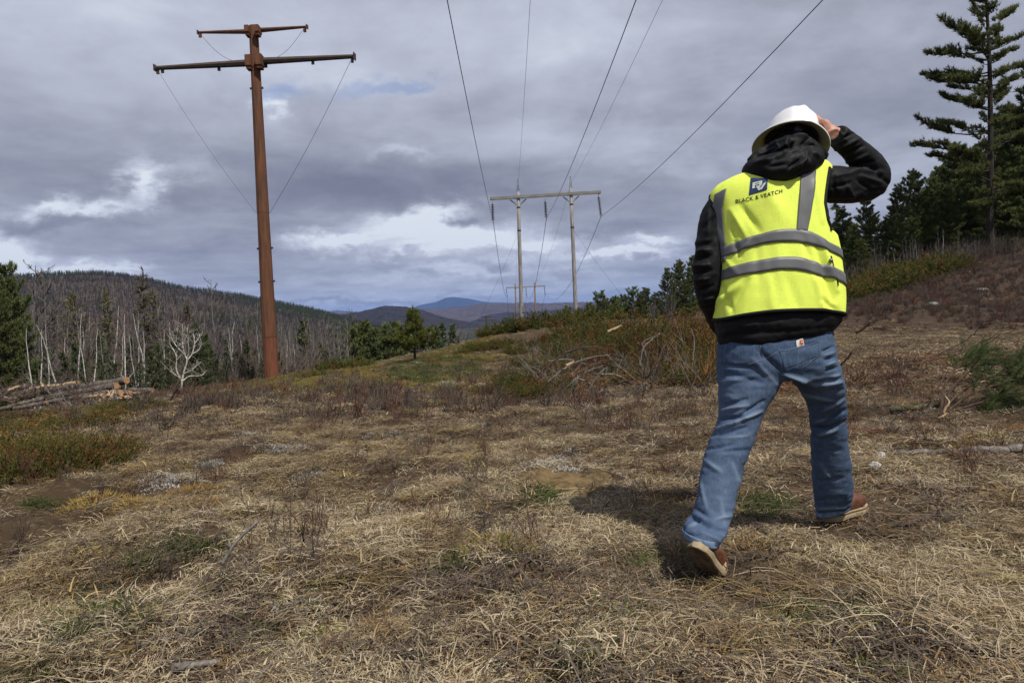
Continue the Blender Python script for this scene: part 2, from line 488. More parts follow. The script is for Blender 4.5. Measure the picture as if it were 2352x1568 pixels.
M_hill_blue = hill_mat('haze_blue_mountain', [(.012, .018, .026), (.018, .026, .036), (.028, .034, .042)], 0.0012)  # part of the distance haze is mixed into this blue-dark colour
HILL_PTS = ridge('hill', [(-900, 760), (-600, 720), (-300, 668), (0, 640), (60, 641), (130, 636), (190, 633), (230, 632), (330, 644), (400, 664), (480, 673),
                          (560, 684), (610, 694), (680, 707), (740, 720), (800, 737), (860, 752), (930, 768)], 1250, 800, 500, M_hill_near, 14, 21)
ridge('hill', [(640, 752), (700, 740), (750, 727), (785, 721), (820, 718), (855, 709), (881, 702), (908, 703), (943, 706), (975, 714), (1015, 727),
               (1055, 736), (1110, 745), (1180, 752)], 2600, 900, 600, M_hill_shaded, 22, 31)
ridge('hill', [(1040, 752), (1090, 736), (1119, 724), (1160, 717), (1215, 716), (1260, 714), (1310, 708), (1370, 704), (1500, 700), (1700, 700), (2000, 720)], 4200, 1300, 900, M_hill_shaded, 30, 41)
ridge('hill', [(860, 748), (910, 724), (961, 707), (988, 710), (1020, 708), (1055, 705), (1081, 701), (1119, 695), (1150, 697), (1178, 696), (1215, 695), (1258, 697),
               (1338, 694), (1450, 690), (1600, 694), (1900, 700), (2200, 712)], 7000, 2300, 1400, M_hill_brown, 60, 51)
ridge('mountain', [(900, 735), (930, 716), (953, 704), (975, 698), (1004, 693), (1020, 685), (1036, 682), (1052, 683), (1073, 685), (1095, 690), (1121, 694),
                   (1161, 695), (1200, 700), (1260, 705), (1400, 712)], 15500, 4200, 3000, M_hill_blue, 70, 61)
ridge('hill', [(600, 745), (680, 725), (727, 714), (748, 716), (775, 713), (815, 716), (860, 722), (940, 740)], 10500, 2600, 1600, M_hill_brown, 60, 71)
# ------------------------------------------------------------------ plant materials
def _birch(t):
    p = coords(t); q = t.vmath('MULTIPLY', p, (6, 6, 22))
    n = t.noise(q, 1.0, 4, 0.6); n2 = t.noise(p, 1.3, 3, 0.5)
    c = t.ramp(n, [(0.33, (.10, .085, .075)), (0.42, (.42, .39, .36)), (0.6, (.62, .59, .55))])
    c = t.mix(t.smooth(n2, .58, .75), c, (.20, .17, .15))
    return principled(t, c, 0.8, n, 0.01, 0.2)
M_birch = material('birch_bark', _birch)
def _bark(c0, c1, c2, sc=1.0):
    def b(t):
        p = coords(t); q = t.vmath('MULTIPLY', p, (18 * sc, 18 * sc, 3.5 * sc))
        n = t.noise(q, 1.0, 6, 0.65)
        return principled(t, t.ramp(n, [(0.3, c0), (0.5, c1), (0.7, c2)]), 0.92, n, 0.02, 0.15)
    return b
M_greybark = material('grey_bark', _bark((.06, .053, .047), (.125, .114, .104), (.21, .195, .18)))
M_darkbark = material('pine_bark', _bark((.014, .012, .010), (.034, .028, .024), (.060, .052, .045)))
M_twig_grey = leafy('grey_twigs', [(.070, .060, .053), (.112, .098, .088), (.16, .142, .128), (.090, .072, .062)], 0.9, 0, .25)
M_twig_red = leafy('reddish_twigs', [(.085, .052, .042), (.13, .085, .068), (.105, .08, .065), (.16, .12, .10)], 0.9, 0, .25)
M_twig_white = leafy('pale_twigs', [(.24, .215, .195), (.33, .305, .28), (.16, .14, .125)], 0.85, 0, .15)
M_spruce = leafy('fir_needles', [(.032, .052, .017), (.050, .074, .023), (.074, .098, .032), (.098, .114, .040)], 0.75, .15, .3)
M_larch = leafy('olive_needles', [(.085, .082, .034), (.11, .102, .044), (.14, .124, .058), (.13, .105, .062)], 0.75, .2, .25)
M_pine = leafy('pine_needles', [(.062, .090, .022), (.100, .130, .034), (.138, .165, .050), (.172, .178, .066)], 0.65, .32, .2)
M_youngpine = leafy('young_pine_needles', [(.055, .080, .012), (.10, .12, .018), (.14, .155, .026), (.16, .16, .034)], 0.6, .3, .1)
M_junigreen = leafy('juniper_green', [(.056, .070, .015), (.082, .096, .020), (.108, .118, .027), (.135, .130, .034)], 0.75, .2, .25)
M_junirust = leafy('juniper_rust', [(.15, .080, .024), (.190, .102, .029), (.230, .130, .040), (.165, .105, .032)], 0.8, .15, .25)
M_deadrust = leafy('dead_needles', [(.15, .058, .024), (.20, .085, .035), (.11, .05, .025), (.22, .12, .055)], 0.85, .1, .2)
M_heath = leafy('heath_stems', [(.055, .042, .033), (.088, .068, .053), (.122, .098, .078), (.072, .052, .040)], 0.9, 0, .3)
M_heathred = leafy('reddish_stems', [(.085, .038, .028), (.12, .055, .038), (.07, .045, .035)], 0.85, 0, .25)
M_straw = leafy('straw', [(.062, .040, .022), (.160, .113, .062), (.285, .215, .128), (.385, .305, .195), (.222, .160, .092), (.092, .060, .034), (.325, .250, .150), (.13, .105, .05)], 0.75, .10, .22)
M_strawpale = leafy('bleached_straw', [(.33, .262, .165), (.42, .345, .23), (.26, .195, .115), (.48, .405, .28)], 0.7, .12, .15)
M_strawgold = leafy('golden_straw', [(.24, .165, .062), (.32, .225, .085), (.18, .12, .048), (.38, .285, .125)], 0.75, .15, .2)
M_grassgreen = leafy('green_grass', [(.055, .075, .018), (.08, .095, .024), (.115, .115, .034), (.045, .06, .016)], 0.7, .25, .25)
M_moss = leafy('moss', [(.13, .115, .030), (.18, .145, .036), (.10, .105, .026), (.22, .165, .05)], 0.9, .1, .25)
M_goldmoss = leafy('golden_moss', [(.22, .14, .035), (.28, .18, .045), (.17, .11, .03)], 0.9, .1, .2)
M_needlelitter = leafy('brown_litter', [(.15, .085, .04), (.10, .058, .03), (.20, .125, .06), (.075, .048, .03)], 0.9, .05, .3)
M_lichen = leafy('pale_lichen', [(.34, .33, .30), (.42, .41, .38), (.27, .26, .235)], 0.95, 0, .15)

rng = np.random.default_rng(7)
def unit(v): return v / (np.linalg.norm(v, axis=-1, keepdims=True) + 1e-12)
def perp(d, rs):
    a = rs.normal(size=d.shape); return unit(np.cross(d, a))

# ------------------------------------------------------------------ bare deciduous trees
def bare_tree(h, r0, seed, spread=0.28, nlimb=16, start=0.35, up=0.9, stems=1, twig=0.009, lean=0.04, dens=1.0, white_limbs=False):
    rs = np.random.default_rng(seed)
    T, C = MB(), MB()
    for s in range(stems):
        n = 9
        tt = np.linspace(0, 1, n)
        la = rs.uniform(0, 6.28); lean_v = np.array((math.cos(la), math.sin(la), 0)) * (lean if stems == 1 else rs.uniform(.10, .26))
        wob = np.cumsum(rs.normal(size=(n, 2)) * h * 0.010, 0)
        hh = h * (1 if s == 0 else rs.uniform(.7, .98))
        P = np.stack([wob[:, 0] * tt, wob[:, 1] * tt, tt * hh], -1) + (tt[:, None] ** 0.8) * lean_v * hh
        rr0 = r0 * (1 if stems == 1 else .75)
        T.tube(P, rr0 * (1 - tt) ** 0.85 + twig, 7)
        for i in range(int(nlimb / (1 if stems == 1 else 1.5))):
            t = start + (0.97 - start) * (i + rs.uniform(0, 1)) / (nlimb / (1 if stems == 1 else 1.5))
            p0 = np.array([np.interp(t, tt, P[:, k]) for k in range(3)])
            a = i * 2.4 + rs.uniform(-.5, .5)
            L = spread * h * (1.08 - t) ** 0.62 * rs.uniform(.6, 1.15)
            d = np.array((math.cos(a), math.sin(a), up * rs.uniform(.6, 1.4))); d /= np.linalg.norm(d)
            m = 6; q = np.linspace(0, 1, m)[:, None]
            side = np.cross(d, (0, 0, 1)); side /= np.linalg.norm(side) + 1e-9
            path = p0 + d * L * q + np.array((0, 0, .28 * L)) * q ** 2 + side * rs.normal() * .12 * L * q ** 2 + rs.normal(size=(m, 3)) * L * .018 * q
            lr = max(rr0 * (1 - t) ** .85 * .55, twig * 1.4)
            (T if lr > twig * 2.2 or white_limbs else C).tube(path, np.linspace(lr, twig * .8, m), 5, caps=False)
            for k in range(max(3, int(8 * dens * min(1, L / 1.2)))):
                u_ = rs.uniform(.22, 1); b0 = np.array([np.interp(u_, q[:, 0], path[:, c]) for c in range(3)])
                dd = d + rs.normal(size=3) * .55 + np.array((0, 0, .35)); dd /= np.linalg.norm(dd)
                l2 = L * rs.uniform(.18, .5) * (1.15 - u_ * .6)
                b1 = b0 + dd * l2 * .55 + rs.normal(size=3) * .04 * l2; b2 = b1 + (dd + np.array((0, 0, .25))) * l2 * .45
                C.tube([b0, b1, b2], [twig, twig * .8, twig * .45], 3, caps=False)
                for j in range(int(4 * dens)):
                    s0 = b0 + (b2 - b0) * rs.uniform(.25, 1)
                    e = dd + rs.normal(size=3) * .6 + np.array((0, 0, .2)); e /= np.linalg.norm(e)
                    C.tube([s0, s0 + e * l2 * rs.uniform(.2, .5)], [twig * .6, twig * .35], 3, caps=False)
    return T, C

# ------------------------------------------------------------------ conifers
def sprays(F, P, D, rs, per, ln, hw, spread=.8, bias=(0, 0, 0), mi=0):
    """needle sprays at points P along directions D"""
    P = np.repeat(P, per, 0); D = np.repeat(D, per, 0)
    d = unit(D * .7 + rs.normal(size=P.shape) * spread + np.asarray(bias))
    l = ln * rs.uniform(.55, 1.2, size=(len(P), 1))
    s = perp(d, rs) * hw * rs.uniform(.7, 1.3, size=(len(P), 1))
    b = P - d * l * .15
    F.tris(b, b + d * l, s, mi)
def fir(h, seed, wid=0.24, step=0.34, droop=.25, nb=7, ln=.26, hw=.035, base=.06, sparse=1.0, ragged=.2):
    rs = np.random.default_rng(seed)
    T, F = MB(), MB()
    n = 7; tt = np.linspace(0, 1, n)
    P = np.stack([rs.normal(size=n) * .02 * h * tt * .4, rs.normal(size=n) * .02 * h * tt * .4, tt * h], -1)
    T.tube(P, h * .014 * (1 - tt) + .012, 7)
    z = base * h
    while z < h * .985:
        f = z / h
        L0 = wid * h * (1 - f) ** .85 + .12
        for k in range(max(3, int(nb * (.5 + .5 * (1 - f))))):
            if rs.random() > sparse: continue
            a = rs.uniform(0, 6.283); L = L0 * rs.uniform(1 - ragged * 2.2, 1 + ragged)
            p0 = np.array((np.interp(f, tt, P[:, 0]), np.interp(f, tt, P[:, 1]), z + rs.uniform(-.1, .1)))
            d = np.array((math.cos(a), math.sin(a), .12 - droop + .55 * f)); d /= np.linalg.norm(d)
            m = 4; q = np.linspace(0, 1, m)[:, None]
            path = p0 + d * L * q + np.array((0, 0, .16 * L)) * q ** 2
            T.tube(path, np.linspace(.012 + L * .006, .004, m), 3, caps=False)
            ns = max(3, int(L / .115)); u_ = rs.uniform(.12, 1, ns)[:, None]
            B = p0 + d * L * u_ + np.array((0, 0, .16 * L)) * u_ ** 2
            sd = np.cross(d, (0, 0, 1)); sd = sd / np.linalg.norm(sd)
            B = B + sd * rs.uniform(-1, 1, (ns, 1)) * L * .20 * (1.1 - u_)
            sprays(F, B, np.repeat(d[None], ns, 0), rs, 4, ln, hw, .65, (0, 0, -.1))
        z += step * rs.uniform(.7, 1.3) * (1.1 - .45 * f)
    sprays(F, np.array([[P[-1, 0], P[-1, 1], h * (1 - .02 * i)] for i in range(6)]), np.repeat([[0, 0, 1.]], 6, 0), rs, 4, ln, hw, .3)
    return T, F
def pine_branch(T, F, p0, tip, rs, ln=.2, hw=.018, dens=1.0, wind=(-.25, 0, .25), up=.12, r0=None, inner=.22):
    p0 = np.asarray(p0, float); tip = np.asarray(tip, float)
    L = np.linalg.norm(tip - p0); d = (tip - p0) / L
    m = 7; q = np.linspace(0, 1, m)[:, None]
    sag = np.array((0, 0, -up * L)) * (4 * q * (1 - q))
    path = p0 + d * L * q + sag + rs.normal(size=(m, 3)) * .012 * L * q
    T.tube(path, np.linspace(r0 or (.012 + .012 * L), .008, m), 5, caps=False)
    sd = np.cross(d, (0, 0, 1)); sd /= np.linalg.norm(sd) + 1e-9
    B = []; D = []
    for k in range(max(4, int(L / .17 * dens))):
        u_ = rs.uniform(inner, 1.0) ** .8
        b0 = np.array([np.interp(u_, q[:, 0], path[:, c]) for c in range(3)])
        l2 = (.30 * L * (1.12 - u_) + .14) * rs.uniform(.5, 1.1)
        dd = d * .7 + sd * rs.choice((-1, 1)) * rs.uniform(.3, 1) + np.array((0, 0, rs.uniform(.0, .5))); dd /= np.linalg.norm(dd)
        b1 = b0 + dd * l2 + np.array((0, 0, .15 * l2))
        T.tube([b0, (b0 + b1) / 2 - np.array((0, 0, .03 * l2)), b1], [.009, .007, .004], 3, caps=False)
        nt = max(2, int(l2 / .10))
        for j in range(nt):
            f = (j + 1) / nt
            B.append(b0 + (b1 - b0) * f + rs.normal(size=3) * .03); D.append(dd * .6 + np.array((0, 0, .5)))
    B.append(path[-1]); D.append(d)
    sprays(F, np.array(B), np.array(D), rs, 9, ln, hw, .55, wind)
def pine(h, seed, wid=.20, base=.22, step=.62, nb=5, ln=.22, hw=.02, dens=1.0, lean=0.0, crown_pow=.7, wind=(-.25, 0, .25)):
    rs = np.random.default_rng(seed)
    T, F = MB(), MB()
    n = 8; tt = np.linspace(0, 1, n)
    P = np.stack([lean * h * tt + rs.normal(size=n) * .006 * h, rs.normal(size=n) * .006 * h, tt * h], -1)
    T.tube(P, h * .0135 * (1 - tt) ** .8 + .015, 8)
    z = base * h
    while z < h * .99:
        f = (z / h - base) / (1 - base)
        L0 = wid * h * min(1, (1 - f) ** crown_pow * (1.0 if f > .15 else .75 + f)) + .25
        for k in range(nb):
            a = k * 6.283 / nb + rs.uniform(-.5, .5) + z
            if rs.random() < .14: continue
            L = L0 * rs.uniform(.38, 1.22)
            p0 = np.array((np.interp(z / h, tt, P[:, 0]), np.interp(z / h, tt, P[:, 1]), z + rs.uniform(-.32, .32)))
            tip = p0 + np.array((math.cos(a) * L, math.sin(a) * L, L * (rs.uniform(-.10, .34) + .55 * f)))
            pine_branch(T, F, p0, tip, rs, ln, hw, dens, wind)
        z += step * rs.uniform(.75, 1.25) * (1.05 - .35 * f)
    sprays(F, np.array([[P[-1, 0], P[-1, 1], h - .1 * i] for i in range(5)]), np.repeat([[0, 0, 1.]], 5, 0), rs, 8, ln, hw, .35)
    return T, F

# ------------------------------------------------------------------ low plants
def juniper(seed, rad=.75, hgt=.5, stems=70, ln=.05, hw=.0075, rust=.35, per=6, pitch=.032):
    rs = np.random.default_rng(seed)
    S, F = MB(), MB()
    for i in range(stems):
        a = rs.uniform(0, 6.283); r_ = rad * math.sqrt(rs.uniform(.02, 1)); hh = hgt * rs.uniform(.25, 1.1) * (1 - .60 * (r_ / rad) ** 2)
        p0 = np.array((math.cos(a) * r_ * .35, math.sin(a) * r_ * .35, -.03))
        p1 = np.array((math.cos(a) * r_, math.sin(a) * r_, hh)) + rs.normal(size=3) * .05
        q = np.linspace(0, 1, 5)[:, None]
        path = p0 + (p1 - p0) * q + np.array((math.cos(a), math.sin(a), 0)) * (.12 * r_ * np.sin(q * 3.14)) + np.array((0, 0, -.12 * hh)) * np.sin(q * 3.14)
        S.tube(path, np.linspace(.008, .003, 5), 3, caps=False)
        mi = 1 if rs.random() < rust else 0
        L = np.linalg.norm(p1 - p0)
        ns = max(6, int(L * .8 / pitch)); u_ = np.sort(rs.uniform(.06, 1.03, ns))
        B = np.stack([np.interp(u_, q[:, 0], path[:, c]) for c in range(3)], -1)
        D = np.repeat(unit((p1 - p0) + np.array((0, 0, .3)))[None], ns, 0)
        B = B + rs.normal(size=B.shape) * .022
        tipmi = mi
        sprays(F, B, D, rs, per, ln, hw, .6, (-.1, 0, .25), tipmi)
        # feathery side shoots
        for j in range(13):
            k = rs.integers(0, ns); b0 = B[k]; dd = unit(D[0] * .6 + rs.normal(size=3) * .8 + np.array((0, 0, .15)))
            l2 = rs.uniform(.07, .22) * (rad / .75); m = max(3, int(l2 / pitch * 1.2)); w = np.linspace(0, 1, m)[:, None]
            sprays(F, b0 + dd * l2 * w, np.repeat(dd[None], m, 0), rs, per, ln * .8, hw, .45, (-.1, 0, .2), 1 if (mi or rs.random() < rust * .6) else 0)
    return S, F
def shrub_twigs(seed, h=.3, stems=14, r=.0022, spread=.5, sub=4):
    rs = np.random.default_rng(seed); S = MB()
    for i in range(stems):
        a = rs.uniform(0, 6.283); l = h * rs.uniform(.5, 1.1)
        p0 = np.array((rs.normal() * .05, rs.normal() * .05, -.02)) * (h / .3)
        d = unit(np.array((math.cos(a) * spread, math.sin(a) * spread, 1)) + rs.normal(size=3) * .15)
        p1 = p0 + d * l * .5 + rs.normal(size=3) * .02 * l; p2 = p1 + unit(d + rs.normal(size=3) * .25 + np.array((0, 0, .2))) * l * .5
        S.tube([p0, p1, p2], [r, r * .8, r * .45], 3, caps=False)
        for j in range(sub):
            f = rs.uniform(.3, 1); b = p0 + (p1 - p0) * f * 2 if f < .5 else p1 + (p2 - p1) * (f - .5) * 2
            e = unit(d + rs.normal(size=3) * .55 + np.array((0, 0, .3)))
            l3 = l * rs.uniform(.15, .4)
            S.tube([b, b + e * l3], [r * .6, r * .35], 3, caps=False)
    return S
def straw_tuft(seed, n=80, rad=.11, lmin=.025, lmax=.090, w=.0012, flat=.36, comb=.22, seg=3):
    """matted dead grass: blades lying this way and that, combed a little towards +x"""
    rs = np.random.default_rng(seed); M = MB()
    a = rs.uniform(0, 6.283, n); r_ = rad * np.sqrt(rs.uniform(0, 1, n))
    p = np.stack([np.cos(a) * r_, np.sin(a) * r_, rs.uniform(-.015, .012, n)], -1)
    az = np.where(rs.random(n) < comb, rs.normal(0, .55, n), rs.uniform(0, 6.283, n))
    el = np.abs(rs.normal(0, flat, n)) + .08
    L = rs.uniform(lmin, lmax, n); droop = rs.uniform(.4, 1.0, n) * np.sin(el) * 1.25
    d = np.stack([np.cos(az) * np.cos(el), np.sin(az) * np.cos(el), np.sin(el)], -1)
    s = unit(np.cross(d, np.array((0, 0, 1.0)))); s = unit(s + rs.normal(size=s.shape) * .5) * w * np.where(rs.random((n, 1)) < .14, rs.uniform(1.6, 2.6, (n, 1)), rs.uniform(.55, 1.3, (n, 1)))
    bend = s * 0 + rs.normal(size=(n, 1)) * unit(np.cross(d, np.array((0, 0, 1.0)))) * .20
    ks = np.linspace(0, 1, seg + 1)
    rows = []
    for k in ks:
        c = p + d * (L * k)[:, None] + bend * (L * k * k)[:, None]
        c[:, 2] -= droop * L * k * k
        wdt = s * (1 - .85 * k ** 1.5)
        rows.append((c - wdt, c + wdt))
    V = np.stack([q for r2 in rows for q in r2], 1)
    K = V.shape[1]
    base = (np.arange(n) * K)[:, None]
    F = []
    for i in range(seg): F.append(base + np.array([[2 * i, 2 * i + 1, 2 * i + 3, 2 * i + 2]]))
    M.add(V.reshape(-1, 3), np.concatenate(F))
    return M
def cushion(seed, n=160, rad=.14, hgt=.05, ln=.03, hw=.003):
    rs = np.random.default_rng(seed); M = MB()
    a = rs.uniform(0, 6.283, n); q = np.sqrt(rs.uniform(0, 1, n)); r_ = rad * q
    z = hgt * (1 - q ** 2) * rs.uniform(.3, 1, n)
    p = np.stack([np.cos(a) * r_, np.sin(a) * r_, z - .01], -1)
    d = unit(np.stack([np.cos(a) * q, np.sin(a) * q, np.full(n, .9)], -1) + rs.normal(size=(n, 3)) * .35)
    M.tris(p, p + d * ln * rs.uniform(.5, 1.4, (n, 1)), perp(d, rs) * hw)
    return M
def chips(seed, n=50, rad=.16, lmin=.015, lmax=.07, w=.003):
    rs = np.random.default_rng(seed); M = MB()
    a = rs.uniform(0, 6.283, n); r_ = rad * np.sqrt(rs.uniform(0, 1, n))
    c = np.stack([np.cos(a) * r_, np.sin(a) * r_, rs.uniform(.0, .035, n)], -1)
    az = rs.uniform(0, 6.283, n)
    u_ = np.stack([np.cos(az), np.sin(az), rs.normal(0, .25, n)], -1) * rs.uniform(lmin, lmax, (n, 1)) * .5
    vv = unit(np.cross(u_, np.array((0, 0, 1.0))) + rs.normal(size=(n, 3)) * .01) * w * rs.uniform(.5, 1.6, (n, 1))
    M.quads(c, u_, vv)
    return M

# ------------------------------------------------------------------ scatter: one ground-cover object made of many small copies
def scatter(name, meshes, pts, rz, scl, label=None, tilt=None, pick=None, pitch=None):
    coll = bpy.data.collections.new(name + '_kinds')
    for i, me in enumerate(meshes):
        coll.objects.link(bpy.data.objects.new('%s_kind_%02d' % (name, i), me))
    n = len(pts)
    me = bpy.data.meshes.new(name)
    me.from_pydata(np.asarray(pts, float).tolist(), [], [])
    rot = np.zeros((n, 3)); rot[:, 2] = rz
    if tilt is not None: rot[:, :2] = tilt
    a = me.attributes.new('rot', 'FLOAT_VECTOR', 'POINT'); a.data.foreach_set('vector', rot.ravel().astype(np.float32))
    s = np.asarray(scl, float)
    if s.ndim == 1: s = np.repeat(s[:, None], 3, 1)
    a = me.attributes.new('scl', 'FLOAT_VECTOR', 'POINT'); a.data.foreach_set('vector', s.ravel().astype(np.float32))
    pk = rng.integers(0, len(meshes), n) if pick is None else np.asarray(pick)
    a = me.attributes.new('pick', 'INT', 'POINT'); a.data.foreach_set('value', pk.astype(np.int32))
    o = link(name, me, kind='stuff', label=label)
    ng = bpy.data.node_groups.new(name, 'GeometryNodeTree')
    ng.interface.new_socket('Geometry', in_out='INPUT', socket_type='NodeSocketGeometry')
    ng.interface.new_socket('Geometry', in_out='OUTPUT', socket_type='NodeSocketGeometry')
    N = ng.nodes; Lk = ng.links
    gi, go = N.new('NodeGroupInput'), N.new('NodeGroupOutput')
    ci = N.new('GeometryNodeCollectionInfo'); ci.inputs['Collection'].default_value = coll
    ci.inputs['Separate Children'].default_value = True; ci.inputs['Reset Children'].default_value = True
    ip = N.new('GeometryNodeInstanceOnPoints'); ip.inputs['Pick Instance'].default_value = True
    def attr(nm, ty):
        q = N.new('GeometryNodeInputNamedAttribute'); q.data_type = ty; q.inputs['Name'].default_value = nm
        return q.outputs['Attribute']
    e2r = N.new('FunctionNodeEulerToRotation')
    Lk.new(attr('rot', 'FLOAT_VECTOR'), e2r.inputs[0]); Lk.new(e2r.outputs[0], ip.inputs['Rotation'])
    Lk.new(attr('scl', 'FLOAT_VECTOR'), ip.inputs['Scale']); Lk.new(attr('pick', 'INT'), ip.inputs['Instance Index'])
    Lk.new(gi.outputs[0], ip.inputs['Points']); Lk.new(ci.outputs[0], ip.inputs['Instance']); Lk.new(ip.outputs[0], go.inputs[0])
    md = o.modifiers.new('scatter', 'NODES'); md.node_group = ng
    return o
# ------------------------------------------------------------------ power line structures
def _rust(t):
    p = coords(t); q = t.vmath('MULTIPLY', p, (3.0, 3.0, .35))
    n = t.noise(q, 1.6, 6, 0.6); n2 = t.noise(p, 9.0, 5, 0.65); n3 = t.noise(t.vmath('MULTIPLY', p, (9, 9, .25)), 1.0, 4, .6)
    c = t.ramp(n, [(0.3, (.058, .032, .020)), (0.5, (.112, .050, .027)), (0.7, (.155, .062, .031))])
    c = t.mix(t.smooth(n3, .5, .75), c, (.085, .050, .032))
    c = t.mix(t.smooth(n2, .55, .8), c, (.055, .032, .024))
    return principled(t, c, 0.85, n2, .004, .2)
M_rust = material('weathering_steel', _rust)
def _rustlow(t):
    p = coords(t); n = t.noise(t.vmath('MULTIPLY', p, (3, 3, .5)), 1.6, 6, .6); n2 = t.noise(p, 11.0, 5, .65)
    c = t.ramp(n, [(.3, (.078, .034, .020)), (.5, (.132, .050, .026)), (.72, (.175, .064, .031))])
    return principled(t, t.mix(t.smooth(n2, .55, .8), c, (.07, .036, .024)), .85, n2, .004, .2)
M_rustlow = material('redder_weathering_steel', _rustlow)
def _rustdark(t):
    p = coords(t); n = t.noise(t.vmath('MULTIPLY', p, (1, 6, 6)), 1.5, 5, .6)
    return principled(t, t.ramp(n, [(.3, (.040, .034, .030)), (.55, (.075, .055, .042)), (.75, (.12, .062, .038))]), .8, n, .004, .2)
M_rustdark = material('dark_weathering_steel', _rustdark)
M_bolt = plain('bolt_steel', (.03, .022, .02), .7)
M_cable = plain('grey_cable', (.10, .10, .11), .6, bump=0)
M_conductor = plain('conductor_metal', (.055, .058, .062), .5, metal=.4, bump=0)
def _wood(t):
    p = coords(t); q = t.vmath('MULTIPLY', p, (22, 22, 1.1)); n = t.noise(q, 1.0, 6, .6); n2 = t.noise(p, .8, 3, .5)
    c = t.ramp(n, [(.3, (.10, .092, .084)), (.5, (.25, .238, .222)), (.7, (.38, .365, .345))])
    c = t.mix(t.smooth(n2, .5, .7), c, (.17, .15, .13))
    return principled(t, c, .9, n, .012, .15)
M_polewood = material('weathered_pole_wood', _wood)
def _arm(t):
    p = coords(t); q = t.vmath('MULTIPLY', p, (1.2, 26, 26)); n = t.noise(q, 1.0, 6, .6)
    return principled(t, t.ramp(n, [(.3, (.11, .11, .095)), (.5, (.21, .21, .19)), (.72, (.34, .34, .31))]), .9, n, .012, .15)
M_armwood = material('grey_timber', _arm)
M_warmwood = plain('brown_pole_wood', (.17, .115, .075), .9, scale=6)
M_insul = plain('brown_porcelain', (.045, .026, .022), .25, .5, bump=0)
M_galv = plain('galvanised_steel', (.18, .19, .20), .5, metal=.5, bump=0)
M_blacksteel = plain('black_band', (.02, .02, .022), .6, bump=0)

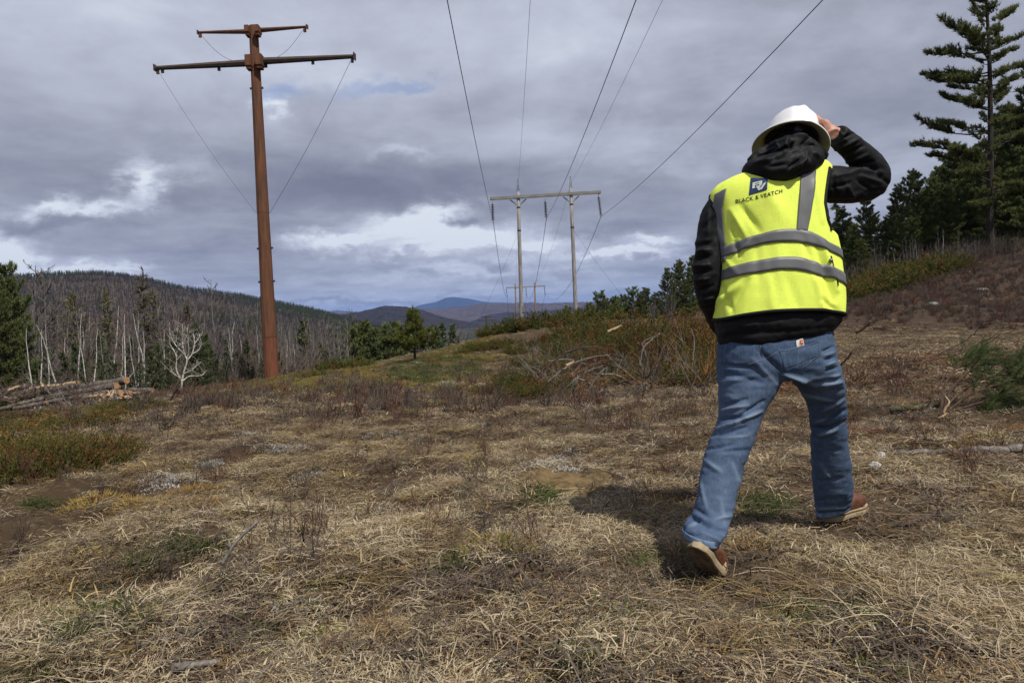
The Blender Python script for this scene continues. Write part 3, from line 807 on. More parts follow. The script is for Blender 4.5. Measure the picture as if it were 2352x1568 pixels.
# rust coloured monopole
def monopole():
    base = W(625, 886, 46.0); top = W(582, 61, 46.4)
    root = empty('steel_monopole', base, label='tall rust-brown steel pole with two pairs of arms on the grassy crest', cat='utility pole', group='rust coloured steel poles')
    ax = top - base; H = np.linalg.norm(ax); ax /= H
    def at(f): return ax * H * f
    sx = unit(np.cross(ax, (0, 1, 0))) * 1.0; sy = np.cross(ax, sx)
    def section(name, f0, f1, r0, r1, lip, mat=None):
        mb = MB()
        fs = np.linspace(f0, f1, 3)
        th = (np.arange(12) + .5) * 2 * math.pi / 12
        rings = [[at(f) + (math.cos(a) * sx + math.sin(a) * sy) * (r0 + (r1 - r0) * (f - f0) / (f1 - f0)) for a in th] for f in fs]
        if lip:
            rings.insert(0, [at(f0) + (math.cos(a) * sx + math.sin(a) * sy) * (r0 - .05) for a in th])
        mb.loft(rings)
        return link(name, mb.mesh(name, mat or M_rust), root)
    f1 = (886 - 775) / 825.; f2 = (886 - 491) / 825.
    section('shaft_section', -.012, f1 + .01, .49, .455, False, M_rustlow)
    section('shaft_section', f1, f2 + .006, .475, .385, True)
    up = section('shaft_section', f2, 1.0, .40, .295, True)
    # studs up the visible faces
    st = MB(); rs = np.random.default_rng(5)
    for f in np.arange(.02, .985, .0285):
        r_ = .49 + (.295 - .49) * f + .012
        for a in (-1.32, -1.02, -2.1):
            if a == -2.1 and int(f * 100) % 2: continue
            for dz in (0, .16):
                c = at(f) + ax * dz + (math.cos(a) * (-sx) * -1 + math.sin(a) * sy) * r_ * (1 if a != -1.02 else 1)
                o_ = (math.cos(a) * sx + math.sin(a) * sy)
                st.box(c + o_ * .0, o_ * .03, np.cross(ax, o_) * .028, ax * .028)
    link('bolt_studs', st.mesh('bolt_studs', M_bolt), root, kind='stuff')
    lug = MB()
    for py_, d_ in ((204, 0), (572, 0), (648, 0)):
        f = (886 - py_) / 825.; r_ = .49 + (.295 - .49) * f
        for s in (-1, 1): lug.box(at(f) + sx * s * (r_ + .05), sx * .07, sy * .05, ax * .06)
    link('climbing_lugs', lug.mesh('climbing_lugs', M_bolt), root, kind='stuff')
    def arm(tip_px, root_px, d_tip, r0, r1, mat, hang):
        tip = W(*tip_px, d_tip) - base; r_ = W(*root_px, 46.3) - base
        mb = MB(); mb.tube([r_, tip], [r0, r1], 8)
        o = link('arm', mb.mesh('arm', mat), root)
        d = unit(tip - r_); upv = unit(np.cross(np.cross(d, (0, 0, 1)), d)); fw = np.cross(d, upv)
        e = MB(); e.box(tip + d * .04, d * .03, fw * r1 * 1.5, upv * r1 * 1.5)
        e.box(tip - d * .12 - upv * (r1 + .12), d * .09, fw * .05, upv * .14)
        link('end_plate', e.mesh('end_plate', mat), o)
        for t_ in hang:
            p = r_ + (tip - r_) * t_; rr = r0 + (r1 - r0) * t_
            h = MB(); h.box(p - upv * (rr + .08), d * .09, fw * .05, upv * .12)
            link('hanger_lug', h.mesh('hanger_lug', M_bolt), o)
        return o
    a1 = arm((358, 157), (571, 145), 46.6, .25, .145, M_rustdark, (.32, .93))
    a2 = arm((813, 130), (600, 141), 45.6, .25, .145, M_rustdark, (.56, .05))
    a3 = arm((456, 75), (567, 73), 46.6, .17, .085, M_rust, ())
    a4 = arm((704, 62), (595, 70), 45.6, .17, .085, M_rust, ())
    def bracket(px, py, hw, hh):
        c = W(px, py, 46.0) - base; mb = MB()
        mb.box(c, sx * hw, sy * .34, ax * hh); mb.box(c - ax * (hh + .10), sx * hw * .8, sy * .25, ax * .10)
        link('bracket', mb.mesh('bracket', M_rust), root)
    bracket(573, 142, .20, .36); bracket(597, 140, .20, .36); bracket(569.5, 70, .14, .22); bracket(592.5, 69, .14, .22)
    def tie(a, da, b, db):
        p0 = W(*a, da) - base; p1 = W(*b, db) - base; q = np.linspace(0, 1, 9)[:, None]
        path = p0 + (p1 - p0) * q + np.array((0, 0, -.35)) * np.sin(q * math.pi)
        mb = MB(); mb.tube(path, .014, 4); link('slack_cable', mb.mesh('slack_cable', M_cable), root)
    tie((365, 166), 46.6, (589, 490), 45.6); tie((806, 139), 45.6, (619, 490), 45.6)
    tie((463, 82), 46.6, (545, 143), 46.6); tie((697, 68), 45.6, (621, 139), 46.6)
monopole()
def far_monopole():
    base = W(1120, 776, 330); top = W(1117, 724, 330)
    root = empty('steel_monopole', base, label='tiny far rust-brown steel pole in the valley before the dark hills', cat='utility pole', group='rust coloured steel poles')
    v = top - base
    m = MB(); m.tube([-.15 * v, v], [.6, .45], 8); link('shaft_section', m.mesh('shaft_section', M_rustdark), root)
    for a, b, y in ((1099, 1140, 735), (1107, 1129, 727)):
        m = MB(); m.tube([W(a, y + .6, 330) - base, W(b, y - .6, 330) - base], .28, 6); link('arm', m.mesh('arm', M_rustdark), root)
far_monopole()

# timber two-pole structures
DISC = None
def hframe(d, pL, pR, armL, armR, strings, hang_px, detail, label, polem, rings=True, r_top=.125, r_bot=.175, braces=True, peaks=True):
    """pL/pR: (top px, top py, base px, base py); armL/armR: arm ends; strings: top and bottom of each insulator string"""
    global DISC
    base = W((pL[2] + pR[2]) / 2, (pL[3] + pR[3]) / 2, d)
    root = empty('timber_h_frame', base, label=label, cat='utility pole', group='timber pole pairs along the power line')
    aL, aR = W(*armL, d) - base, W(*armR, d) - base
    ad = unit(aR - aL); fw = unit(np.cross((0, 0, 1), ad)); up = np.cross(ad, fw); up = up * np.sign(up[2])
    L = np.linalg.norm(aR - aL)
    for k in (pL, pR):
        p1 = W(k[0], k[1], d) - base; p0 = W(k[2], k[3], d) - base
        g = hz1(*(p0 + base)[:2]) - .4 - base[2]
        if p0[2] > g: p0 = p1 + (p0 - p1) * (p1[2] - g) / (p1[2] - p0[2])
        m = MB(); q = np.linspace(0, 1, 5)[:, None]
        m.tube(p0 + (p1 - p0) * q, np.linspace(r_bot, r_top, 5), 14)
        o = link('pole', m.mesh('pole', polem, True), root)
        if rings:
            for dz in (.95, 2.75):
                c = p1 + unit(p0 - p1) * (dz + .25); m = MB()
                m.tube([c - (0, 0, .05), c + (0, 0, .05)], r_top + .025, 14); link('band', m.mesh('band', M_blacksteel), o)
        if braces:
            c = p1 + unit(p0 - p1) * (.38 + .62)
            for s in (-1, 1):
                m = MB(); a = c + ad * s * .12; b = c + ad * s * .62 + up * .42
                m.tube([a, b], .045, 6); link('knee_brace', m.mesh('knee_brace', M_armwood), root)
        if peaks:
            t_ = p1 + np.array((0, 0, .02))
            for s in (-1, 1):
                m = MB(); m.tube([t_ + ad * s * .13 - (0, 0, .35), t_ + ad * s * .02 + (0, 0, .95)], .018, 5)
                m.tube([t_ + ad * s * .10, t_ + ad * (-s) * .06 + (0, 0, .5)], .012, 4)
                link('peak_bracket', m.mesh('peak_bracket', M_galv), root)
    for s in (-1, 1):
        m = MB(); c = (aL + aR) / 2 + fw * s * (r_top + .055)
        m.box(c, ad * L / 2, fw * .05, up * .10); link('cross_arm', m.mesh('cross_arm', M_armwood), root)
    for e in (aL, aR):
        m = MB(); m.box(e, ad * .05, fw * (r_top + .10), up * .10); link('spacer_block', m.mesh('spacer_block', M_armwood), root)
    for (tx, ty, bx, by) in strings:
        p1 = W(tx, ty, d) - base; p0 = W(bx, by, d) - base; dv = unit(p0 - p1); ln = np.linalg.norm(p0 - p1)
        m = MB(); m.tube([p1 - dv * .1, p0 + dv * .12], .02, 6)
        m.box(p0 + dv * .12, fw * .16, ad * .035, up * .04)
        o = link('insulator_string', m.mesh('insulator_string', M_galv), root)
        n = 10 if detail else 5
        if DISC is None:
            mb = MB(); prof = [(.02, .06), (.045, .055), (.05, .03), (.128, .0), (.13, -.02), (.10, -.025), (.05, -.035), (.02, -.05)]
            mb.loft([ring_ellipse((0, 0, z), (r_, 0, 0), (0, r_, 0), 14) for r_, z in prof]); DISC = mb.mesh('disc', M_insul, True)
        for i in range(n):
            c = p1 + dv * (ln * (.12 + .86 * i / (n - 1)))
            dsc = link('disc', DISC, o); dsc.location = c
            if not detail: dsc.scale = (1, 1, 2.2)
    return root, base
D1 = 53.0
hframe(D1, (1190, 441, 1199, 752), (1311, 434, 1323, 722), (1127, 456.5), (1378, 441.5),
       [(1131, 466, 1132.5, 505), (1252, 460, 1254.5, 498), (1374.5, 449, 1380, 493)], None, True,
       'weathered grey timber pole pair nearest the camera carrying three brown insulator strings', M_polewood)
D2 = 143.0
hframe(D2, (1183.5, 652, 1187, 752), (1228, 649, 1231, 748), (1162, 661), (1252, 656.5),
       [(1163, 663.5, 1165, 680), (1208, 661, 1209, 678), (1250.5, 658, 1252, 675)], None, False,
       'brown timber pole pair seen between the two grey poles', M_warmwood, rings=False, r_top=.16, r_bot=.22, braces=False, peaks=False)
D3 = 300.0
hframe(D3, (1184, 735, 1185, 775), (1212, 734, 1213, 775), (1171, 737.5), (1223, 735.8), [], None, False,
       'smallest timber pole pair far down the valley with a pale arm', M_galv, rings=False, r_top=.16, r_bot=.22, braces=False, peaks=False)

def wire(px0, dd0, px1, dd1, sag, r, label, name='conductor_wire', n=40, mat=None, group='overhead wires of the timber line'):
    p0 = W(*px0, dd0) if len(px0) == 2 else np.array(px0); p1 = W(*px1, dd1) if len(px1) == 2 else np.array(px1)
    q = np.linspace(0, 1, n)[:, None]
    path = p0 + (p1 - p0) * q - np.array((0, 0, 1.0)) * sag * 4 * q * (1 - q)
    m = MB(); m.tube(path, r, 6)
    me = m.mesh(name, mat or M_conductor, True)
    o = link(name, me, label=label, cat='wire', group=group)
    return o
def back_to(px_ins, px_top, d_top, span=92.0, sag=2.0):
    """end point of a span that comes from behind the camera: through the insulator and through a point seen at the top edge"""
    a = W(*px_ins, D1); b = W(*px_top, d_top)
    t = (a[1] - b[1]) / span
    b2 = b + np.array((0, 0, sag * 4 * t * (1 - t)))
    return a + (b2 - a) / t
for ins, top, dt, nm in (((1133, 509), (1027, 0), 15.8, 'left'), ((1255, 502), (1461, 0), 14.7, 'middle'), ((1380.5, 497), (1890, 0), 15.2, 'right')):
    wire(ins, D1, tuple(back_to(ins, top, dt)), 0, 2.0, .012, 'thick dark overhead wire coming down to the %s insulator string' % nm)
for pk, top, dt, nm in (((1190, 424), (1218, 0), 19.0, 'left'), ((1312, 419), (1522, 0), 18.0, 'right')):
    wire(pk, D1, tuple(back_to(pk, top, dt, sag=1.4)), 0, 1.4, .006, 'thin overhead wire reaching the peak of the %s grey pole' % nm, 'shield_wire')
for a, b, nm, sg in (((1133, 509), (1165, 681), 'left', 2.0), ((1255, 502), (1209, 679), 'middle', 2.8), ((1380.5, 497), (1252, 676), 'right', 3.2)):
    wire(a, D1, b, D2, sg, .020, 'dark wire running on from the %s insulator string to the brown pole pair' % nm)
for a, b, nm, sg in (((1190, 424), (1183.5, 652), 'left', 1.5), ((1312, 419), (1228, 649), 'right', 1.5)):
    wire(a, D1, b, D2, sg, .008, 'faint thin wire from the %s grey pole peak to the brown pole pair' % nm, 'shield_wire')
for a, b, nm in (((1165, 681), (1173, 745), 'left'), ((1209, 679), (1199, 744), 'middle'), ((1252, 676), (1222, 743), 'right')):
    wire(a, D2, b, D3, 3.0, .022, 'wire from the %s of the brown pole pair down to the valley poles' % nm)
wire((1186, 545), D1, (1080, 770), 60.0, .3, .006, 'guy wire slanting down left from the left grey pole', 'guy_wire', group='guy wires of the timber pole pair')
wire((1318, 530), D1, (1430, 680), 56.0, .1, .006, 'guy wire slanting down right from the right grey pole', 'guy_wire', group='guy wires of the timber pole pair')
# ------------------------------------------------------------------ trees, each one a trunk and a crown
KINDS = {}
def kind(key, gen, tm, cm, smooth=False):
    T, C = gen
    KINDS.setdefault(key, []).append((T.mesh('trunk', tm), C.mesh('crown', cm), max(v[:, 2].max() for v in T.v + C.v)))
for s in range(4): kind('birch', bare_tree(7.0, .052, 100 + s, .20, 18, .28, 1.0, 1, .0085, .10, 1.3), M_birch, M_twig_grey)
for s in range(2): kind('birch_fork', bare_tree(6.5, .07, 120 + s, .20, 16, .32, 1.0, 2, .0085, .1, 1.3), M_birch, M_twig_grey)
for s in range(4): kind('grey', bare_tree(10.0, .10, 140 + s, .22, 30, .22, .75, 1, .014, .03, 1.6), M_greybark, M_twig_grey)
for s in range(3): kind('red', bare_tree(8.0, .075, 160 + s, .24, 26, .20, 1.1, 1, .012, .05, 1.6), M_greybark, M_twig_red)
M_palebark = material('pale_bark', _bark((.11, .10, .092), (.21, .198, .182), (.31, .295, .275)))
for s in range(4): kind('aspen', bare_tree(11.0, .062, 130 + s, .14, 26, .36, 1.1, 1, .012, .03, 1.5), M_palebark, M_twig_grey)
for s in range(3): kind('sapling', bare_tree(4.0, .028, 180 + s, .22, 10, .25, 1.1, 1, .005, .10, .7), M_greybark, M_twig_grey)
for s in range(2): kind('greybush', bare_tree(3.2, .035, 190 + s, .34, 20, .12, 1.0, 4, .006, .1, 1.2), M_greybark, M_twig_grey)
for s in range(4): kind('fir', fir(8.0, 200 + s, .22, .28, .22, 9, .36, .058), M_darkbark, M_spruce)
for s in range(3): kind('larch', fir(10.0, 220 + s, .14, .30, .10, 8, .38, .038, .20, .75, .3), M_greybark, M_larch)
for s in range(3): kind('smallfir', fir(3.0, 240 + s, .30, .20, .10, 8, .20, .026, .03), M_darkbark, M_spruce)
for s in range(5): kind('pine', pine(9.0, 260 + s, .25, .08, .38, 7, .30, .036, 1.25), M_darkbark, M_pine)
for s in range(3): kind('midpine', pine(5.0, 280 + s, .27, .05, .36, 6, .30, .036, 1.3, crown_pow=.6), M_darkbark, M_pine)
TREES = []
_cnt = {}
def tree(key, px, top, d, phrase, group, var=None, sx=1.0, fillonly=False, name=None):
    vs = KINDS[key]; _cnt[key] = _cnt.get(key, -1) + 1
    tm, cm, hp = vs[_cnt[key] % len(vs) if var is None else var]
    p = W(px, top, d); g = hz1(p[0], p[1]) - .08
    s = max(.2, (p[2] - g) / hp)
    name = name or {'birch': 'birch_tree', 'birch_fork': 'birch_tree', 'grey': 'bare_tree', 'aspen': 'bare_tree', 'red': 'bare_tree', 'sapling': 'bare_sapling', 'greybush': 'bare_shrub',
            'fir': 'fir_tree', 'larch': 'larch_tree', 'smallfir': 'young_fir', 'pine': 'pine_tree', 'midpine': 'pine_tree'}[key]
    r_ = empty(name, (p[0], p[1], g), (px * 1.37 + d * 2.1) % 6.283, cat={'bare_shrub': 'shrub'}.get(name, 'tree'), group=group)
    r_.scale = (s * sx, s * sx, s)
    link('trunk', tm, r_); link('crown', cm, r_)
    TREES.append((px, d, phrase, r_))
    return r_
GL, GC, GR = 'trees of the woods beyond the log pile', 'trees beyond the grassy crest', 'trees on the slope behind the worker'
# woods at the left
tree('pine', 12, 592, 50, 'dark green pine', GL, 0, .62); tree('pine', -26, 622, 46, 'dark green pine', GL, 2, .85); tree('pine', 36, 690, 52, 'dark green pine', GL, 3, .6)
tree('grey', 62, 596, 60, 'tall bare grey tree', GL, 0); tree('grey', 93, 618, 66, 'tall bare grey tree', GL, 1)
tree('grey', 486, 634, 70, 'tall bare grey tree', GL, 2, .9)
for px, top, d, k in ((76, 752, 42, 'birch_fork'), (108, 742, 43, 'birch'), (157, 722, 48, 'birch_fork'), (198, 755, 45, 'birch'), (210, 760, 47, 'birch'), (268, 716, 46, 'birch'),
                      (339, 716, 50, 'birch'), (531, 752, 60, 'birch'), (562, 768, 62, 'birch'), (583, 764, 58, 'birch'), (237, 700, 58, 'birch'), (382, 740, 60, 'birch'), (30, 745, 52, 'birch'), (128, 770, 50, 'birch'), (182, 742, 56, 'birch'), (256, 755, 52, 'birch'), (300, 735, 55, 'birch'), (318, 760, 50, 'birch_fork'), (366, 752, 54, 'birch'),
                      (440, 745, 62, 'birch'), (508, 738, 64, 'birch'), (546, 780, 58, 'birch'), (598, 752, 66, 'birch')):
    tree(k, px, top, d, 'white-trunked birch', GL)
tree('larch', 321, 608, 78, 'tall olive larch', GL, 0); tree('larch', 243, 652, 82, 'olive larch', GL, 1); tree('larch', 163, 662, 84, 'olive larch', GL, 2, 1.2)
tree('larch', 427, 688, 80, 'olive larch', GL, 1); tree('larch', 352, 660, 90, 'olive larch', GL, 2)
tree('fir', 448, 732, 52, 'dark fir', GL, 0, 1.25); tree('fir', 472, 762, 54, 'dark fir', GL, 1); tree('fir', 402, 752, 55, 'dark fir', GL, 2)
for px, top, d in ((362, 778, 48), (144, 802, 50), (288, 812, 50), (497, 815, 52), (540, 800, 56), (588, 795, 60), (318, 824, 47), (232, 835, 47), (425, 815, 46), (569, 826, 50)):
    tree('smallfir', px, top, d, 'small green fir', GL, None, .8)
rs = np.random.default_rng(33)
for i in range(34):
    px = rs.uniform(-60, 610); tree(('red', 'grey', 'red')[i % 3], px, rs.uniform(672, 762), rs.uniform(56, 98), 'bare leafless tree', GL)
# woods beyond the crest, middle
for px, top, d in ((640, 742, 78), (655, 768, 60), (668, 735, 84), (690, 728, 90), (706, 745, 80), (722, 735, 92), (736, 722, 84), (746, 716, 88), (760, 738, 95), (775, 730, 92),
                   (790, 742, 96), (805, 708, 92), (843, 748, 100), (880, 758, 105), (925, 752, 105), (945, 760, 108), (672, 765, 66), (716, 772, 70), (765, 770, 78), (1050, 742, 110), (1066, 752, 115)):
    tree('grey', px, top, d, 'pale bare tree', GC)
for px, top, d in ((651, 770, 58), (682, 790, 62), (735, 765, 75), (783, 770, 80)): tree('birch', px, top, d, 'white-trunked birch', GC)
for px, top, d, k in ((828, 729, 88, 'midpine'), (812, 745, 86, 'midpine'), (868, 739, 92, 'midpine'), (903, 732, 95, 'midpine'), (890, 745, 90, 'midpine'), (695, 726, 88, 'fir'), (703, 764, 76, 'larch'),
                      (1014, 733, 110, 'fir'), (1039, 738, 112, 'fir'), (1000, 745, 100, 'fir'), (855, 750, 86, 'fir'), (735, 780, 74, 'fir'), (640, 800, 58, 'fir'), (770, 752, 95, 'fir')):
    tree(k, px, top, d, {'midpine': 'bushy green pine', 'fir': 'dark fir', 'larch': 'olive larch'}[k], GC)
for i in range(34):
    px = 628 + i * 5.6 + rs.uniform(-6, 6); d_ = rs.uniform(62, 96)
    tree('aspen', px, rs.uniform(718, 768), d_, 'slender pale-trunked bare tree', GC)
for i in range(18): tree('aspen', rs.uniform(40, 600), rs.uniform(690, 760), rs.uniform(55, 85), 'slender pale-trunked bare tree', GL)
for px, top, d in ((655, 815, 60), (690, 812, 64), (720, 808, 70), (752, 800, 74), (790, 800, 78), (830, 790, 80), (668, 835, 56)): tree('smallfir', px, top, d, 'low green fir', GC, None, .85)
for px, top, d in ((95, 770, 58), (172, 775, 56), (228, 760, 60), (300, 772, 57), (380, 765, 60), (520, 770, 62), (565, 778, 60), (50, 780, 55), (440, 785, 55), (610, 775, 64)): tree('fir', px, top, d, 'mid-sized green fir', GL, None, .95)
for px, top, d in ((60, 815, 50), (190, 820, 48), (262, 828, 46), (345, 800, 48), (385, 815, 45), (470, 800, 48), (520, 822, 50), (555, 810, 54), (600, 822, 52), (580, 838, 50)): tree('smallfir', px, top, d, 'low green fir', GL, None, .85)
tree('smallfir', 717, 838, 36, 'knee-high green fir', GC)
# bushy pines right of the timber poles
GM = 'pines right of the timber poles'
for px, top, d, s in ((1588, 584, 47, 1.0), (1560, 592, 49, 1.0), (1532, 612, 46, 1.0), (1618, 600, 50, 1.1), (1575, 640, 44, 1.2), (1545, 650, 48, 1.2)):
    tree('pine', px, top, d, 'tall wind-blown pine', GM, None, s * .95)
for px, top, d in ((1378, 664, 52), (1354, 692, 50), (1410, 676, 55), (1454, 655, 56), (1482, 657, 54), (1432, 672, 58), (1392, 684, 49), (1470, 672, 50), (1508, 668, 50), (1302, 700, 50), (1330, 705, 49)):
    tree('midpine', px, top, d, 'bushy low pine', GM)
tree('greybush', 1536, 654, 38, 'bare grey bush', GM, 0, 1.0); tree('greybush', 1500, 690, 40, 'bare grey bush', GM, 1, 1.2)
# slope at the right
for px, top, d, v, s in ((1990, 455, 47, 0, 1.0), (1932, 470, 50, 1, 1.0), (2030, 500, 50, 2, 1.0), (1962, 510, 46, 3, 1.1), (2098, 382, 48, 4, 1.0), (2063, 418, 47, 1, .8), (2140, 402, 50, 0, 1.0), (2192, 318, 50, 2, 1.05),
                         (2170, 420, 46, 3, 1.1), (2225, 380, 47, 1, 1.1), (2310, 228, 50, 4, 1.0), (2338, 236, 48, 0, 1.0), (2352, 330, 45, 2, 1.1), (2375, 200, 50, 3, 1.0), (2400, 20, 47, 1, .8), (2300, 380, 46, 4, 1.1), (2420, 280, 46, 2, 1.0),
                      (2120, 430, 54, 1, 1.1), (2160, 372, 55, 4, 1.1), (2208, 345, 56, 0, 1.1), (2245, 330, 54, 3, 1.15), (2285, 345, 55, 1, 1.1), (2330, 300, 56, 3, 1.1), (1948, 500, 55, 4, 1.1), (2010, 492, 56, 2, 1.1), (2050, 470, 55, 0, 1.0), (1915, 520, 52, 3, 1.0), (1978, 545, 45, 1, 1.3), (2085, 470, 45, 3, 1.2)):
    tree('pine', px, top, d, 'dark shaggy pine', GR, v, s)
for px, top, d, k in ((2059, 578, 41, 'birch_fork'), (2093, 560, 41, 'birch'), (2109, 550, 41, 'birch'), (2146, 552, 41, 'birch'), (2163, 524, 41, 'birch'), (2128, 575, 42, 'birch'), (2075, 585, 43, 'birch'), (2030, 585, 43, 'birch')):
    tree(k, px, top, d, 'slender white birch', GR, None, .8)
for i in range(26):
    px = rs.uniform(1925, 2300); tree('sapling', px, 575 - (px - 1925) * .12 + rs.uniform(-35, 20), rs.uniform(40, 45), 'thin bare sapling', GR)
UNDER = [shrub_twigs(840 + i, 2.6, 9, .011, .28, 9).mesh('undergrowth_stems', M_twig_red if i % 2 else M_twig_grey) for i in range(4)]
UNDERD = [shrub_twigs(850 + i, 2.2, 9, .010, .40, 9).mesh('undergrowth_stems', M_heath) for i in range(3)]
def undergrowth(name, n, pxr, dr, label, seed, sc, clip=None, protos=None):
    rs = np.random.default_rng(seed); P = []
    while len(P) < n:
        px = rs.uniform(*pxr); d = rs.uniform(*dr); p = W(px, 760, d)
        if clip and not clip(px, d): continue
        P.append((p[0], p[1], hz1(p[0], p[1])))
    scatter(name, protos or UNDER, P, rs.uniform(0, 6.28, n), rs.uniform(sc * .5, sc, n), label)
undergrowth('slope_undergrowth', 420, (1915, 2420), (40.5, 56), 'brown leafless undergrowth below the right-hand pines', 51, .72, None, UNDERD)
undergrowth('woods_undergrowth', 900, (-120, 1080), (50, 95), 'grey-brown leafless undergrowth of the left-hand woods', 52, 2.0, lambda px, d: d > 50 + max(0, px - 600) * .07)
tree('greybush', 2216, 540, 40, 'bare grey bush', GR, 1, 1.0); tree('greybush', 2245, 545, 40, 'bare grey bush', GR, 0, .9)

# the tall pine with open, flung-out branches
def tall_pine():
    d = 43.0
    base = W(2275, 603, d); base[2] = hz1(base[0], base[1]) - .1
    root = empty('pine_tree', base, label='tallest pine, flung-out open branches rising above the dark woods to the top of the picture', cat='tree', group=GR)
    T, F = MB(), MB(); rs = np.random.default_rng(77)
    P = lambda px, py, dd=0: W(px, py, d + dd) - base
    stem = np.array([np.array((0, 0, -.2)), P(2274, 500), P(2275, 400), P(2275, 300), P(2274, 200), P(2271, 100), P(2266, 10), P(2262, -60), P(2260, -110)])
    T.tube(spline(stem, 26), np.linspace(.24, .03, 26), 10)
    spec = [((2271, 83), (2161, 45)), ((2273, 133), (2140, 113)), ((2273, 167), (2118, 170)), ((2274, 186), (2140, 182)), ((2275, 247), (2152, 210)), ((2273, 300), (2100, 270)),
            ((2273, 344), (2100, 333)), ((2272, 120), (2210, 60)), ((2274, 215), (2200, 190)), ((2275, 375), (2150, 350)), ((2268, 45), (2215, 5)), ((2268, 30), (2310, -15)),
            ((2270, 80), (2325, 35)), ((2272, 110), (2345, 80)), ((2273, 140), (2330, 110)), ((2274, 170), (2370, 150)), ((2274, 200), (2335, 190)), ((2275, 225), (2310, 205)),
            ((2264, 0), (2225, -30)), ((2264, 0), (2300, -40)), ((2262, -50), (2240, -90)), ((2262, -40), (2290, -80)), ((2275, 330), (2370, 310)), ((2275, 280), (2350, 262)),
            ((2274, 410), (2180, 395)), ((2275, 430), (2360, 420)), ((2274, 470), (2210, 470))]
    for a, b in spec:
        jx, jy = rs.normal() * 9, rs.normal() * 8
        pine_branch(T, F, P(a[0], a[1] + rs.normal() * 6), P(b[0] + jx, b[1] + jy, rs.uniform(-1.6, 1.6)), rs, .33, .024, rs.uniform(1.4, 2.7), (-.45, 0, .40), rs.uniform(-.02, .15), None, .38)
        for k in range(2):
            dd = rs.choice((-1, 1)) * rs.uniform(1.2, 2.4); f = rs.uniform(.35, .7)
            bx = a[0] + (b[0] - a[0]) * f; by = a[1] + (b[1] - a[1]) * f
            pine_branch(T, F, P(a[0], a[1] + 6), P(bx, by, dd), rs, .33, .024, rs.uniform(.7, 1.9), (-.45, 0, .40), rs.uniform(-.04, .14), None, .30)
    for y in np.arange(-70, 520, 20):
        for k in range(1 if y < 240 else 2):
            a = rs.uniform(0, 6.283); L = rs.uniform(20, 52) if y < 300 else rs.uniform(30, 85) * (.45 + .55 * min(1, (y + 90) / 260)); dep = math.sin(a) * L * .03
            x0 = np.interp(y, [-110, 0, 100, 300, 603], [2260, 2264, 2271, 2275, 2275])
            pine_branch(T, F, P(x0, y), P(x0 + math.cos(a) * L * .8, y - rs.uniform(-4, 26), dep), rs, .30, .030, 1.5, (-.3, 0, .3), .06)
    link('trunk', T.mesh('trunk', M_darkbark), root); link('crown', F.mesh('crown', M_pine), root)
tall_pine()

# the young pine on the crest
def young_pine():
    b = G(953, 829); d = project(b)[2]; top = W(954, 706, d)
    root = empty('pine_tree', b, label='bushy yellow-green young pine standing alone on the grassy crest', cat='tree', group=GC)
    T, F = MB(), MB(); rs = np.random.default_rng(55); h = top[2] - b[2]
    T.tube([(0, 0, -.1), (.02, 0, .3 * h), (0, 0, .7 * h), (0, 0, h)], [.065, .05, .03, .01], 7)
    for z, n, L in ((.16, 5, .36), (.22, 4, .42), (.31, 5, .42), (.41, 5, .36), (.50, 5, .30), (.58, 5, .24), (.66, 5, .19), (.74, 5, .13), (.81, 4, .09), (.88, 4, .06)):
        for k in range(n):
            a = k * 6.283 / n + rs.uniform(-.4, .4); l = L * h * rs.uniform(.5, 1.15)
            p0 = np.array((0, 0, z * h)); tip = p0 + np.array((math.cos(a) * l, math.sin(a) * l, l * .42))
            pine_branch(T, F, p0, tip, rs, .22, .017, 2.6, (-.1, 0, .35), .05, .02)
    sprays(F, np.array([[0, 0, h * (1 - .03 * i)] for i in range(8)]), np.repeat([[0, 0, 1.]], 8, 0), rs, 14, .2, .011, .35)
    link('trunk', T.mesh('trunk', M_darkbark), root); link('crown', F.mesh('crown', M_youngpine), root)
young_pine()

